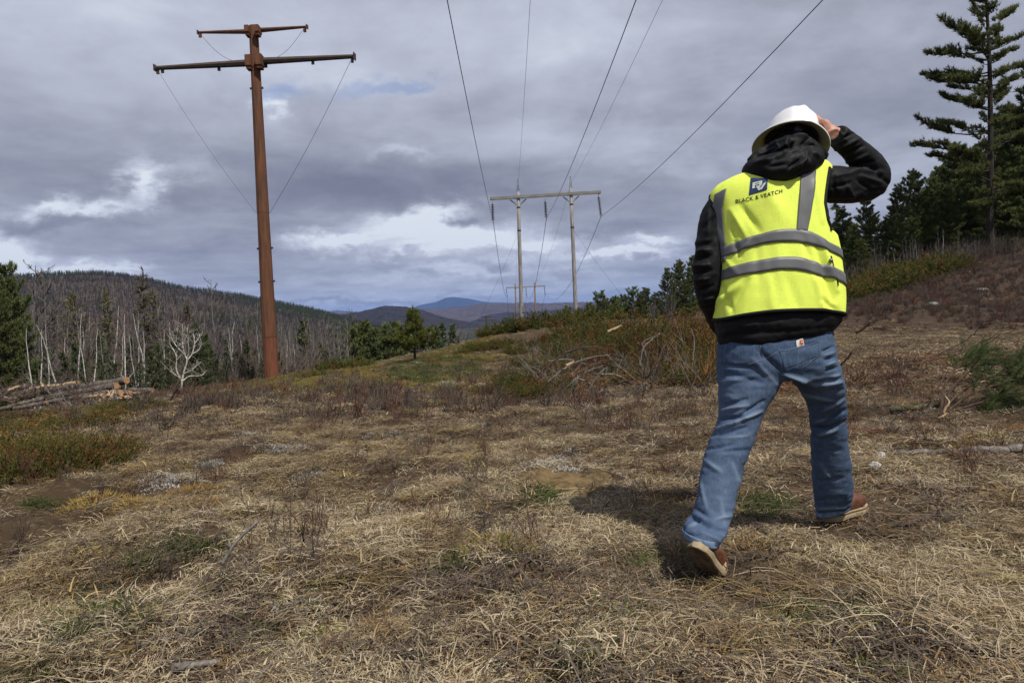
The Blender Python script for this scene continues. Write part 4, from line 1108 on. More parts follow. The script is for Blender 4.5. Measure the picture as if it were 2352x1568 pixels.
# the white birch standing clear at the edge of the woods
def white_birch():
    b = G(413, 903); d = project(b)[2]
    root = empty('birch_tree', b, label='bright white bare birch with wide forked limbs standing clear of the woods', cat='tree', group=GL)
    T, C = MB(), MB(); rs = np.random.default_rng(91)
    Q = lambda px, py, dd=0: W(px, py, d + dd) - b
    z = lambda x, y: (x * .3, 548.8 + y * .3)      # measured on an enlargement
    limbs = [([(1380, 1180), (1392, 1110), (1405, 1030), (1432, 930), (1412, 880), (1398, 800), (1400, 720), (1395, 650)], .085, 0),
             ([(1395, 1090), (1350, 1000), (1352, 900), (1310, 820), (1290, 780)], .06, -.4), ([(1400, 1085), (1450, 1050), (1540, 1045), (1580, 1010)], .045, .5),
             ([(1432, 930), (1470, 880), (1490, 800), (1480, 720)], .05, .3), ([(1470, 880), (1520, 850), (1545, 800)], .035, .6), ([(1432, 930), (1445, 850), (1440, 760), (1455, 700)], .04, -.3),
             ([(1350, 900), (1362, 820), (1340, 740), (1345, 690)], .04, -.7), ([(1395, 1080), (1345, 1040), (1300, 1010)], .035, -.2), ([(1412, 880), (1360, 830), (1325, 780), (1300, 720)], .035, .4),
             ([(1405, 1030), (1470, 1000), (1540, 940)], .03, .2), ([(1398, 800), (1430, 740), (1435, 690)], .028, .1), ([(1490, 800), (1520, 760), (1530, 720)], .028, .3)]
    for pts, r_, dep in limbs:
        n = len(pts); P = np.array([Q(*z(*q), dep * i / (n - 1)) for i, q in enumerate(pts)])
        if r_ > .08: P[0, 2] -= .1
        S = spline(P, n * 3); T.tube(S, np.linspace(r_ * .52, .010, len(S)), 7)
        for k in range(14):
            i = rs.integers(len(S) // 3, len(S)); e = unit(np.array((rs.normal() * .8, rs.normal() * .8, .8)))
            l = rs.uniform(.25, .7); m = S[i] + e * l * .6
            C.tube([S[i], m, m + unit(e + rs.normal(size=3) * .4) * l * .5], [.008, .006, .004], 3, caps=False)
    link('trunk', T.mesh('trunk', M_birch), root); link('crown', C.mesh('crown', M_twig_white), root)
white_birch()

# every label counts its tree from the left, among its own kind
_ORD = ['first', 'second', 'third', 'fourth', 'fifth', 'sixth', 'seventh', 'eighth', 'ninth', 'tenth', 'eleventh', 'twelfth', 'thirteenth', 'fourteenth', 'fifteenth',
        'sixteenth', 'seventeenth', 'eighteenth', 'nineteenth', 'twentieth']
def ordinal(i):
    if i < 20: return _ORD[i]
    tens = {2: 'twenty', 3: 'thirty', 4: 'forty', 5: 'fifty'}[(i + 1) // 10]
    return tens + '-' + _ORD[i % 10] if (i + 1) % 10 else {2: 'twentieth', 3: 'thirtieth', 4: 'fortieth', 5: 'fiftieth'}[(i + 1) // 10]
_PLACE = {GL: 'in the woods behind the log pile', GC: 'beyond the grassy crest', GM: 'right of the timber poles', GR: 'on the slope behind the worker'}
_by = {}
for px, d, ph, o in TREES: _by.setdefault((ph, o['group']), []).append((px, o))
for (ph, g), L in _by.items():
    L.sort(key=lambda q: q[0])
    for i, (px, o) in enumerate(L):
        o['label'] = '%s %s' % (ph, _PLACE[g]) if len(L) == 1 else '%s %s, %s from the left' % (ph, _PLACE[g], ordinal(i))

# far wooded masses
def far_tree(seed, bare, mats):
    rs = np.random.default_rng(seed); M = MB()
    if bare:
        M.tube([(0, 0, -1), (0, 0, 9)], [.085, .03] if seed < 320 else [.05, .02], 3, caps=False)
        n = 46 if seed < 320 else 70; z = rs.uniform(2.5, 8.5, n); a = rs.uniform(0, 6.283, n)
        p = np.stack([np.zeros(n), np.zeros(n), z], -1); l = rs.uniform(.8, 2.4, n) * (1.2 - z / 10)
        d = unit(np.stack([np.cos(a), np.sin(a), rs.uniform(.5, 1.8, n)], -1)); M.tris(p, p + d * l[:, None] * 1.4, perp(d, rs) * .10)
    else:
        n = 110; z = rs.uniform(.4, 9.6, n); a = rs.uniform(0, 6.283, n); l = (2.1 * (1 - z / 10.2) + .15) * rs.uniform(.7, 1.1, n)
        p = np.stack([np.zeros(n), np.zeros(n), z], -1); d = np.stack([np.cos(a), np.sin(a), np.full(n, -.25)], -1)
        M.tris(p, p + d * l[:, None], perp(d, rs) * (.16 + .22 * rs.random((n, 1))))
        M.tube([(0, 0, -1), (0, 0, 10.2)], [.15, .03], 3, caps=False)
    return M.mesh('far_tree', mats[seed % 2] if bare else mats[2])
M_hillgrey = leafy('shaded_hill_twigs', [(.046, .042, .040), (.070, .062, .058), (.058, .050, .046)], .95, 0, .3)  # twig tones darkened to stand in for cloud shadow on the long hill
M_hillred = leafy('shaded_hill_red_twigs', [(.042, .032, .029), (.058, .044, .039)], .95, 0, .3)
FAR = [far_tree(300 + i, True, (M_twig_grey, M_twig_red)) for i in range(4)] + [far_tree(310 + i, False, (0, 0, M_spruce)) for i in range(3)]
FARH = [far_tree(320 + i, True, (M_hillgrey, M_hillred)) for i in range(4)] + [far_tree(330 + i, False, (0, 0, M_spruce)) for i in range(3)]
def hill_forest():
    V, s = HILL_PTS
    k0 = int(np.argmin(np.abs(s - .25)))
    nr, na = k0, V.shape[1]
    rs = np.random.default_rng(12); n = 30000
    fi = rs.uniform(3, k0 - .01, n) ** 1.0; fj = rs.uniform(0, na - 1.01, n)
    i, j = fi.astype(int), fj.astype(int); a, b = (fi - i)[:, None], (fj - j)[:, None]
    P = V[i, j] * (1 - a) * (1 - b) + V[i + 1, j] * a * (1 - b) + V[i, j + 1] * (1 - a) * b + V[i + 1, j + 1] * a * b
    ev = fbm(P[:, 0] / 90, P[:, 1] / 90, seed=44); con = (rs.random(n) < np.clip((ev - .5) * 4 + .16, .04, .85))
    pick = np.where(con, rs.integers(4, 7, n), rs.integers(0, 4, n))
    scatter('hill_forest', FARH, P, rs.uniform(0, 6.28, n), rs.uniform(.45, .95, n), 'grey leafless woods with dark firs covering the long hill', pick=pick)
hill_forest()
def valley_forest():
    rs = np.random.default_rng(14); P = []; S = []; K = []
    while len(P) < 2600:
        px = rs.uniform(-250, 1320); d = rs.uniform(100, 420); p = W(px, 760, d)
        if px > 1090 and d < 260: continue
        g = hz1(p[0], p[1])
        P.append((p[0], p[1], g)); S.append(rs.uniform(.8, 1.35) * (1.0 if d < 200 else 1.2)); K.append(rs.integers(4, 7) if rs.random() < .38 else rs.integers(0, 4))
    scatter('valley_forest', FAR, P, rs.uniform(0, 6.28, len(P)), S, 'mixed leafless and evergreen woods filling the valley', pick=K)
valley_forest()
def slope_woods():
    rs = np.random.default_rng(15); P = []
    for i in range(46):
        p = W(rs.uniform(1660, 1925), 700, rs.uniform(50, 80)); P.append((p[0], p[1], hz1(p[0], p[1])))
    scatter('slope_woods', FAR[4:], P, rs.uniform(0, 6.28, len(P)), rs.uniform(.5, .85, len(P)), 'dark firs of the slope hidden behind the worker')
slope_woods()
# ------------------------------------------------------------------ ground cover
def polar(n, r0, r1, power, half=52.0, seed=0):
    """n points ahead of the camera, density falling with distance as r^-power"""
    rs = np.random.default_rng(seed); n = int(n * half / 43.0)
    k = 2 - power
    r = (r0 ** k + rs.random(n) * (r1 ** k - r0 ** k)) ** (1 / k)
    a = np.radians(rs.uniform(-half, half, n))
    x, y = r * np.sin(a), r * np.cos(a); z = height(x, y)
    P = np.stack([x, y, z], -1); px, py, d = project(P)
    return P, px, py, r, rs
def ell(px, py, cx, cy, rx, ry): return ((px - cx) / rx) ** 2 + ((py - cy) / ry) ** 2
def slope_tilt(P, rz, f=1.0):
    e = .15
    gx = (height(P[:, 0] + e, P[:, 1], False) - height(P[:, 0] - e, P[:, 1], False)) / (2 * e)
    gy = (height(P[:, 0], P[:, 1] + e, False) - height(P[:, 0], P[:, 1] - e, False)) / (2 * e)
    return np.stack([np.arctan(gy), -np.arctan(gx)], -1) * f
def soilness(px, py): return np.clip(1.25 - ell(px, py, 1300, 1110, 130, 48), 0, 1) 
def hollow(px, py):
    # the dark peaty strip at the left
    line = np.interp(px, [-200, 20, 150, 300, 420, 520], [1225, 1205, 1180, 1150, 1118, 1100])
    return np.exp(-((py - line) / 20) ** 2) * (px < 500) + .8 * np.exp(-((px - 130) / 90) ** 2 - ((py - 1208) / 14) ** 2)
def slash(px, py): return np.clip((px - 1600) / 250, 0, 1) * np.clip((1120 - py) / 120, 0, 1) * np.clip((py - 802) / 30, 0, 1)
def heathness(P, px, py):
    n = fbm(P[:, 0] * .45, P[:, 1] * .45, seed=61)
    a = .56 * np.clip((py - 880) / 40, 0, 1) * np.clip((1075 - py) / 90, 0, 1) * np.clip((px - 300) / 160, 0, 1) * np.clip((1720 - px) / 120, 0, 1) * (1 - .85 * ((px > 1060) & (px < 1680) & (py < 935)))
    b = np.clip((px - 1930) / 60, 0, 1) * np.clip((752 - py) / 30, 0, 1)
    return np.clip(a * np.clip((n - .42) * 5, 0, 1) + b, 0, 1)
TUFTS = [straw_tuft(400 + i, 125) for i in range(7)]
TUFT_M = [t.mesh('straw_tuft', M_straw) for t in TUFTS]
TUFT_P = [straw_tuft(420 + i, 90, .11, .03, .115, .0014, .42, .35).mesh('straw_tuft', M_strawpale) for i in range(3)]
TUFT_G = [straw_tuft(440 + i, 85, .10, .03, .11, .0013, .42, .35).mesh('straw_tuft', M_strawgold) for i in range(2)]
TUFT_F = [straw_tuft(460 + i, 90, .17, .06, .19, .0032, .55, .4, 2).mesh('straw_tuft', M_straw) for i in range(4)]
TUFT_L = [straw_tuft(480 + i, 26, .10, .16, .38, .0014, .34, .9, 4).mesh('straw_tuft', M_strawgold if i == 1 else M_strawpale) for i in range(3)]
def near_straw():
    P, px, py, r, rs = polar(22000, .75, 12.0, 1.2, seed=1)
    n1 = fbm(P[:, 0] * 1.1, P[:, 1] * 1.1, seed=21); n2 = fbm(P[:, 0] * 3.2, P[:, 1] * 3.2, octs=2, seed=23)
    keep = rs.random(len(P)) < np.clip((n1 - .36) * 6, .16, 1) * np.clip((n2 - .30) * 5, .16, 1) * (1 - soilness(px, py) * .93) * (1 - .85 * hollow(px, py)) * (1 - .75 * slash(px, py)) * (1 - .72 * heathness(P, px, py))
    P, px, py, r, n1 = P[keep], px[keep], py[keep], r[keep], n1[keep]
    # trodden flat around the boots
    foot = np.minimum.reduce([np.hypot(P[:, 0] - a, P[:, 1] - b) for a, b in ((.68, 2.54), (.77, 2.64), (.84, 2.70), (1.42, 3.12), (1.55, 3.25), (1.68, 3.34), (.80, 2.48), (1.55, 3.05), (1.7, 3.2))])
    q = foot > .16; P, px, py, r, n1, foot = P[q], px[q], py[q], r[q], n1[q], foot[q]
    rz = fbm(P[:, 0] * .7, P[:, 1] * .7, seed=25) * 14 + rs.normal(0, 1.5, len(P))
    sc = rs.uniform(.6, 1.35, len(P)) * np.clip(foot / .45, .5, 1)
    pk = rs.integers(0, 7, len(P)); q = rs.random(len(P)); pale = fbm(P[:, 0] * .8, P[:, 1] * .8, seed=27)
    pk = np.where(q < np.clip((pale - .42) * 2.6, .04, .6), 7 + rs.integers(0, 3, len(P)), pk)
    pk = np.where(rs.random(len(P)) < .07, 10 + rs.integers(0, 2, len(P)), pk)
    P[:, 2] += rs.uniform(-.01, .022, len(P))
    scatter('dry_grass', TUFT_M + TUFT_P + TUFT_G, P, rz, sc, 'matted dead straw-coloured grass underfoot', slope_tilt(P, rz), pk)
near_straw()
def long_straw():
    P, px, py, r, rs = polar(420, 1.2, 5.5, 1.2, seed=4)
    w = np.clip((fbm(P[:, 0] * .9, P[:, 1] * .9, seed=29) - .5) * 4, 0, 1) + .9 * (ell(px, py, 2330, 1500, 260, 160) < 1) + .05
    keep = rs.random(len(P)) < w * (1 - soilness(px, py)) * (py > 1150)
    P = P[keep]; rz = np.where(P[:, 0] > .9, 2.6, fbm(P[:, 0] * .5, P[:, 1] * .5, seed=25) * 12) + rs.normal(0, .5, len(P))
    scatter('long_grass', TUFT_L, P, rz, rs.uniform(.6, 1.15, len(P)), 'long bleached grass stalks lying in swaths', slope_tilt(P, rz))
long_straw()
def far_straw():
    P, px, py, r, rs = polar(15000, 8.5, 50, 1.25, seed=2)
    n1 = fbm(P[:, 0] * .5, P[:, 1] * .5, seed=21)
    keep = rs.random(len(P)) < np.clip((n1 - .3) * 5, .15, 1) * (1 - .8 * slash(px, py)) * (1 - .75 * heathness(P, px, py))
    P = P[keep]; rz = rs.uniform(0, 6.28, len(P))
    scatter('far_grass', TUFT_F + [TUFT_P[0]], P, rz, rs.uniform(.6, 1.3, len(P)), 'short dead grass on the rise beyond', slope_tilt(P, rz))
far_straw()
def track_straw():
    P, px, py, r, rs = polar(26000, 8, 30, .8, seed=17)
    keep = (px > 1880) & (px < 2560) & (py > 742) & (py < 850) & (rs.random(len(P)) < np.clip(np.exp(-((py - 785) / 26) ** 2) * 1.2, 0, .8))
    P = P[keep]
    scatter('track_grass', TUFT_F + TUFT_P, P, rs.uniform(0, 6.28, len(P)), rs.uniform(.7, 1.4, len(P)), 'pale cut straw along the track at the foot of the hillside', slope_tilt(P, 0))
track_straw()
HEATH = [shrub_twigs(500 + i, .26, 20, .0020, .55, 5).mesh('heath_clump', M_heath if i < 3 else M_heathred) for i in range(5)]
HEATH_F = [shrub_twigs(520 + i, .30, 22, .0045, .6, 4).mesh('heath_clump', M_heath if i < 2 else M_heathred) for i in range(3)]
def heath():
    P, px, py, r, rs = polar(15000, 3.2, 46, 1.0, seed=6)
    keep = rs.random(len(P)) < heathness(P, px, py) * np.where(px > 1900, 1.0, .62) + .07 * (py > 850)
    keep &= np.hypot(P[:, 0] - 1.65, P[:, 1] - 3.25) > .55
    P, px, py, r = P[keep], px[keep], py[keep], r[keep]
    pk = np.where(r < 9, rs.integers(0, 5, len(P)), 5 + rs.integers(0, 3, len(P)))
    sc = rs.uniform(.55, 1.15, len(P)) * np.where(r < 9, .85, 1.0)
    scatter('heath_cover', HEATH + HEATH_F, P, rs.uniform(0, 6.28, len(P)), sc, 'low leafless purple-brown heath twigs', slope_tilt(P, 0), pk)
heath()
def hillside_heath():
    P, px, py, r, rs = polar(26000, 13, 46, .6, seed=13)
    keep = (px > 1650) & (px < 2700) & (py < np.where(px > 1915, 758, 722)) & (rs.random(len(P)) < np.clip((fbm(P[:, 0] * .4, P[:, 1] * .4, seed=62) - .30) * 5, .12, 1))
    P = P[keep]
    scatter('hillside_heath', HEATH_F, P, rs.uniform(0, 6.28, len(P)), rs.uniform(.35, .80, len(P)), 'dark leafless heath covering the right-hand hillside', slope_tilt(P, 0))
hillside_heath()
def litter():
    ch = [chips(540 + i, 60, .16, .012, .05, .0016).mesh('litter_patch', M_needlelitter if i < 3 else M_deadrust) for i in range(5)] + [chips(550, 40, .16, .02, .08, .0018).mesh('litter_patch', M_strawpale), chips(551, 36, .18, .04, .16, .0016).mesh('litter_patch', M_heath), chips(552, 36, .18, .04, .16, .0016).mesh('litter_patch', M_heath)]
    P, px, py, r, rs = polar(12000, 1.0, 26, 1.1, seed=8)
    n = fbm(P[:, 0] * .8, P[:, 1] * .8, seed=71)
    bare = fbm(P[:, 0] * 1.1, P[:, 1] * 1.1, seed=21) < .44
    keep = rs.random(len(P)) < np.clip(slash(px, py) * 1.1 + .45 * bare + .34 * (n > .48) + .5 * (ell(px, py, 1400, 880, 330, 70) < 1) + .10, 0, 1) * (1 - .8 * soilness(px, py))
    P, r, px, py = P[keep], r[keep], px[keep], py[keep]
    pk = rs.integers(0, 8, len(P))
    pk = np.where((slash(px, py) < .2) & (pk >= 3) & (pk < 5), 7, pk)
    scatter('ground_litter', ch, P, rs.uniform(0, 6.28, len(P)), rs.uniform(.7, 1.3, len(P)) * np.where(r > 9, 1.8, 1), 'brown fallen needles, chips and broken twigs', slope_tilt(P, 0), pk)
litter()
def moss():
    ms = [cushion(560 + i).mesh('moss_cushion', M_moss) for i in range(3)] + [cushion(570 + i).mesh('moss_cushion', M_goldmoss) for i in range(2)] + [cushion(580 + i, 150, .12, .06, .05, .0025).mesh('moss_cushion', M_grassgreen) for i in range(2)]
    P, px, py, r, rs = polar(16000, 2.0, 46, 1.0, seed=9)
    n = fbm(P[:, 0] * .33, P[:, 1] * .33, seed=81); n2 = fbm(P[:, 0] * 1.4, P[:, 1] * 1.4, seed=83)
    crest = np.clip((px - 330) / 60, 0, 1) * np.clip((1180 - px) / 80, 0, 1) * np.clip((915 - py) / 30, 0, 1) * (py > 770)
    low = (ell(px, py, 330, 1120, 240, 75) < 1) * .55
    keep = rs.random(len(P)) < crest * np.clip((n - .32) * 6, 0, 1) + low * (n2 > .54) + .045 * (n2 > .52) * (py > 840)
    P, px, py, r = P[keep], px[keep], py[keep], r[keep]
    gold = (ell(px, py, 330, 1120, 260, 90) < 1) | (rs.random(len(P)) < .22)
    gold |= (py > 930) & (rs.random(len(P)) < .5)
    pk = np.where(gold, 3 + rs.integers(0, 2, len(P)), rs.integers(0, 3, len(P)))
    pk = np.where((ell(px, py, 1010, 850, 130, 32) < 1) & (rs.random(len(P)) < .75), 5 + rs.integers(0, 2, len(P)), pk)
    scatter('moss', ms, P, rs.uniform(0, 6.28, len(P)), rs.uniform(.6, 1.5, len(P)) * np.where(r > 12, 1.7, 1.0), 'yellow-green and golden moss cushions', slope_tilt(P, 0), pk)
moss()
def green_grass():
    gs = [straw_tuft(600 + i, 26, .05, .05, .15, .0017, .8, .4).mesh('green_tuft', M_grassgreen) for i in range(3)]
    spots = [(205, 1400, 50, 45, 28), (180, 1440, 70, 40, 20), (440, 1260, 50, 20, 22), (340, 1290, 40, 12, 14), (1250, 1145, 55, 22, 40), (100, 1160, 40, 15, 14), (300, 1410, 60, 20, 12),
             (1750, 1165, 60, 25, 40), (80, 1420, 50, 20, 10), (1540, 1300, 60, 40, 10), (1420, 1480, 120, 60, 20), (1050, 1290, 40, 20, 8), (1930, 1420, 100, 40, 12), (60, 1550, 80, 20, 16), (600, 1390, 300, 100, 14), (1900, 1540, 300, 40, 8)]
    rs = np.random.default_rng(10); P = []
    for cx, cy, rx, ry, n in spots:
        for i in range(n):
            g = G(cx + rs.normal() * rx * .55, min(1600, cy + rs.normal() * ry * .55)); P.append(g)
    P = np.array(P)
    scatter('green_grass', gs, P, rs.uniform(0, 6.28, len(P)), rs.uniform(.7, 1.4, len(P)), 'sparse fresh green grass blades')
green_grass()
def lichens():
    ls = [cushion(620 + i, 260, .16, .05, .016, .004).mesh('lichen_patch', M_lichen) for i in range(2)]
    rs = np.random.default_rng(16); P = []
    for cx, cy, rx, ry, n in ((635, 1032, 36, 12, 9), (585, 995, 24, 8, 4), (895, 1003, 24, 9, 5), (1310, 935, 30, 8, 5), (700, 1090, 24, 8, 3), (380, 1110, 50, 12, 8), (1260, 1065, 70, 18, 8), (480, 1060, 50, 9, 6),
                              (1700, 940, 30, 10, 3), (1060, 880, 50, 8, 4), (900, 865, 40, 6, 4), (2120, 950, 30, 8, 3), (1760, 1290, 60, 20, 0), (2250, 700, 60, 15, 5), (2140, 695, 30, 8, 3)):
        for i in range(n): P.append(G(cx + rs.normal() * rx * .6, cy + rs.normal() * ry * .6))
    P = np.array(P); r = np.hypot(P[:, 0], P[:, 1])
    scatter('lichen', ls, P, rs.uniform(0, 6.28, len(P)), rs.uniform(.5, 1.1, len(P)) * np.where(r > 9, 1.9, 1), 'pale grey lichen mats')
lichens()

# ------------------------------------------------------------------ soil scraped bare
def soil_patch():
    m = MB(); rs = np.random.default_rng(3)
    c = G(1290, 1110); n = 26; k = 40
    th = np.linspace(0, 6.283, k, endpoint=False); V = []
    for i in range(n):
        f = i / (n - 1)
        rr = f * (1 + .25 * (fbm(np.cos(th) * 1.5 + 5, np.sin(th) * 1.5 + 5, seed=2) - .5) * 2)
        x = c[0] + np.cos(th) * rr * .36; y = c[1] + np.sin(th) * rr * .42
        z = height(x, y) + .035 * (1 - f ** 2) + (fbm(x * 12, y * 12, seed=9) - .42) * .075 * (1 - f ** 3) - .012 * f
        V.append(np.stack([x, y, z], -1))
    F = [(i * k + j, i * k + (j + 1) % k, (i + 1) * k + (j + 1) % k, (i + 1) * k + j) for i in range(n - 1) for j in range(k)]
    m.add(np.concatenate(V), F)
    def b(t):
        p = position(t); n1 = t.noise(p, 16, 6, .65)
        return principled(t, t.ramp(n1, [(.35, (.085, .056, .028)), (.55, (.15, .105, .052)), (.75, (.20, .145, .078))]), .95, n1, .03, .1)
    link('soil_patch', m.mesh('soil_patch', material('scraped_soil', b), True), label='bare brown sandy soil scraped open in the grass', kind='structure')
soil_patch()
# ------------------------------------------------------------------ junipers, one by one
JUN = {}
def jkind(key, n, seed, **kw):
    for i in range(n):
        S, F = juniper(seed + i, **kw)
        JUN.setdefault(key, []).append((S.mesh('stems', M_darkbark), F.mesh('foliage', [M_junigreen, M_junirust])))
jkind('near', 3, 700, rad=.75, hgt=.25, stems=95, ln=.036, hw=.0046, rust=.34, per=6, pitch=.026)
jkind('mid', 4, 720, rad=.9, hgt=.72, stems=95, ln=.050, hw=.0070, rust=.20, per=7, pitch=.036)
jkind('rusty', 3, 740, rad=.9, hgt=.70, stems=90, ln=.050, hw=.0070, rust=.62, per=7, pitch=.036)
jkind('far', 3, 760, rad=1.1, hgt=.95, stems=70, ln=.10, hw=.017, rust=.10, per=6, pitch=.075)
jkind('belt', 2, 780, rad=1.1, hgt=.85, stems=75, ln=.10, hw=.017, rust=.20, per=6, pitch=.075)
JL = []
def bush(key, px, py, s, place, group, var=None, sz=1.0, d=None):
    b = G(px, py) if d is None else (lambda p: np.array((p[0], p[1], hz1(p[0], p[1]))))(W(px, py, d))
    L = JUN[key]; st, fo = L[(len(JL) if var is None else var) % len(L)]
    o = empty('juniper_bush', b - (0, 0, .03), (px * .7 + py) % 6.28, cat='shrub', group=group)
    o.scale = (s, s, s * sz)
    link('stems', st, o); link('foliage', fo, o)
    JL.append((px, place, key, o))
B1, B2, B3, B4 = 'low junipers at the edge of the slope', 'junipers of the bushy mound', 'junipers of the hillside belt', 'junipers along the crest'
for px, py, s, k in ((-20, 1100, .9, 'near'), (55, 1094, .85, 'near'), (120, 1080, .8, 'near'), (180, 1060, .75, 'near'), (222, 1036, .5, 'near'), (10, 1068, .85, 'near'), (88, 1062, .75, 'near'), (150, 1044, .65, 'near'), (-50, 1062, .9, 'near')):
    bush(k, px, py, s, 'in the near clump below the logs', B1)
for px, py, s, k in ((10, 1004, .75, 'rusty'), (60, 992, .8, 'rusty'), (115, 985, .8, 'mid'), (170, 972, .85, 'rusty'), (215, 962, .8, 'rusty'), (260, 950, .95, 'mid'), (305, 942, .95, 'mid'), (335, 938, .7, 'mid'), (30, 965, .8, 'mid'), (130, 952, .8, 'rusty'), (-30, 990, .9, 'mid')):
    bush(k, px, py, s, 'just below the log pile', B1, None, .32)
for px, py, s, k, z in ((1150, 905, .75, 'mid', .65), (1205, 918, .8, 'mid', .62), (1262, 906, .8, 'mid', .65), (1310, 892, .75, 'mid', .65), (1180, 880, .8, 'mid', .7), (1240, 868, .9, 'mid', .8), (1215, 840, .9, 'mid', .8),
                        (1190, 812, .9, 'mid', .9), (1400, 885, .6, 'rusty', .6), (1560, 868, 1.0, 'mid', .8), (1620, 880, .9, 'mid', .9), (1500, 850, 1.0, 'rusty', .9), (1440, 842, 1.0, 'rusty', 1.0), (1600, 845, 1.3, 'rusty', 1.15), (1650, 862, 1.2, 'mid', 1.0),
                        (1535, 835, 1.3, 'mid', 1.15), (1470, 825, 1.3, 'mid', 1.15), (1400, 832, 1.1, 'mid', 1.0), (1340, 825, 1.1, 'mid', 1.1), (1290, 812, 1.1, 'mid', 1.0), (1575, 815, 1.6, 'rusty', 1.25), (1505, 808, 1.6, 'rusty', 1.2), (1430, 802, 1.5, 'mid', 1.25), (1360, 796, 1.5, 'mid', 1.2),
                        (1320, 786, 1.4, 'rusty', 1.1), (1640, 825, 1.6, 'rusty', 1.2), (1690, 850, 1.4, 'rusty', 1.0), (1730, 870, 1.0, 'rusty', .7), (1270, 790, 1.1, 'rusty', .8), (1230, 795, .9, 'mid', .8), (1345, 868, .6, 'mid', .7), (1455, 872, .6, 'rusty', .7), (1530, 880, .6, 'mid', .7), (1420, 858, .7, 'mid', .8), (1385, 842, .8, 'rusty', .9), (1545, 858, .9, 'rusty', .8), (1480, 858, .8, 'mid', .8), (1260, 845, .8, 'mid', .8), (1325, 850, .7, 'rusty', .8), (1590, 885, .6, 'rusty', .6), (1280, 880, .6, 'rusty', .6)):
    bush(k, px, py, s * ((1.16 if py < 850 else 1.0) if px > 1300 else .92), 'in the mound left of the worker', B2, None, z * (.90 if py < 850 else .85))
for px, d, s in ((1120, 43, .8), (1150, 42, 1.0), (1180, 42, 1.1), (1212, 41, 1.2), (1240, 42, 1.2), (1272, 43, 1.15), (1300, 44, 1.2), (1340, 43, 1.3), (1390, 44, 1.3)):
    bush('far', px, 765, s, 'under the timber poles', B4, None, .95, d)
for px, py, s in ((760, 848, .9), (790, 846, 1.0), (815, 840, 1.05), (840, 835, 1.0), (862, 828, .8)): bush('far', px, py, s, 'left of the young pine', B4, None, .7)
rs = np.random.default_rng(19)
for i in range(22):
    f = (i + .5) / 22; px = 1915 + f * 275
    bush('belt', px, 0, rs.uniform(1.0, 1.35), 'below the hillside pines', B3, None, .9, (32 + 6 * (i % 3) * .5 + f * 3))
for px, py, s in ((725, 865, .7), (1075, 812, .7), (1100, 800, .8), (1135, 800, .8), (1160, 792, .8)): bush('belt', px, py, s, 'on the crest by the young pine', B4, None, .6)
_by = {}
for px, place, key, o in JL: _by.setdefault((place, key), []).append((px, o))
for (place, key), L in _by.items():
    L.sort(key=lambda q: q[0])
    w = {'near': 'low green and rust juniper', 'mid': 'green juniper with rusty tips', 'rusty': 'rust-brown juniper', 'far': 'dark green juniper', 'belt': 'dull green spreading juniper'}[key]
    for i, (px, o) in enumerate(L): o['label'] = '%s, %s from the left, %s' % (w, ordinal(i), place)

# ------------------------------------------------------------------ logs
M_logbark = material('log_bark', _bark((.045, .036, .030), (.115, .095, .080), (.20, .172, .15), .7))
def _cut(t):
    p = coords(t); n = t.noise(p, 14, 5, .6)
    return principled(t, t.ramp(n, [(.3, (.20, .105, .05)), (.55, (.33, .19, .095)), (.75, (.42, .28, .16))]), .85, n, .004, .2)
M_cut = material('sawn_wood', _cut)
M_palewood = plain('split_pale_wood', (.34, .24, .145), .85, scale=12, var=.35)
M_deadwood = material('weathered_branch', _bark((.06, .052, .046), (.15, .135, .12), (.27, .25, .225), 1.4))
M_brownstick = material('brown_branch', _bark((.035, .022, .018), (.085, .055, .042), (.13, .09, .07), 1.4))
def log(a, b, da, db, r0, r1, label, bark=None, name='log', group='cut logs of the log pile', ends=True, n=9, wob=.01):
    p0 = W(*a, da); p1 = W(*b, db); c = (p0 + p1) / 2
    root = empty(name, c, label=label, cat=name.replace('_', ' '), group=group)
    rs = np.random.default_rng(int(a[0] * 13 + a[1]) & 0xffff)
    q = np.linspace(0, 1, n)[:, None]; path = (p0 - c) + (p1 - p0) * q + rs.normal(size=(n, 3)) * wob * q * (1 - q) * 4
    m = MB(); m.tube(path, np.linspace(r0, r1, n) * (1 + rs.normal(size=n) * .04), 12, caps=not ends)
    for k in range(3):
        i = rs.integers(1, n - 1); e = unit(rs.normal(size=3)); m.tube([path[i], path[i] + e * (r0 * 1.35)], [r0 * .3, r0 * .2], 6)
    link('bark', m.mesh('bark', bark or M_logbark, True), root)
    if ends:
        dv = unit(path[-1] - path[0])
        for e, s, r_ in ((path[0], -1, r0), (path[-1], 1, r1)):
            mm = MB(); mm.tube([e - dv * s * .03, e + dv * s * .012], r_ * .93, 12); link('cut_end', mm.mesh('cut_end', M_cut), root)
    return root
z = lambda x, y: (x * .3, 548.8 + y * .3)
log(z(520, 1150), z(968, 1082), 25.2, 24.2, .125, .135, 'topmost thick log with an orange sawn end, on the log pile')
log(z(90, 1195), z(560, 1132), 25.0, 24.6, .12, .125, 'log lying left of the topmost one on the pile, bark torn to orange', ends=False)
log(z(290, 1230), z(892, 1122), 24.4, 23.6, .125, .13, 'thick grey log with a pale slanted end, just below the topmost log')
log(z(20, 1235), z(300, 1185), 24.6, 24.6, .11, .115, 'grey log at the left end of the pile, under the torn one', ends=False)
log(z(-10, 1305), z(330, 1222), 23.4, 23.6, .075, .09, 'slim long log lying lowest at the far left of the pile', ends=False)
log(z(350, 1252), z(820, 1170), 23.6, 23.4, .07, .085, 'slim dark log in the middle of the pile, above the pale splinters', ends=False)
log(z(110, 1296), z(360, 1252), 23.0, 23.0, .06, .075, 'short slim log lowest in the pile, over green plants')
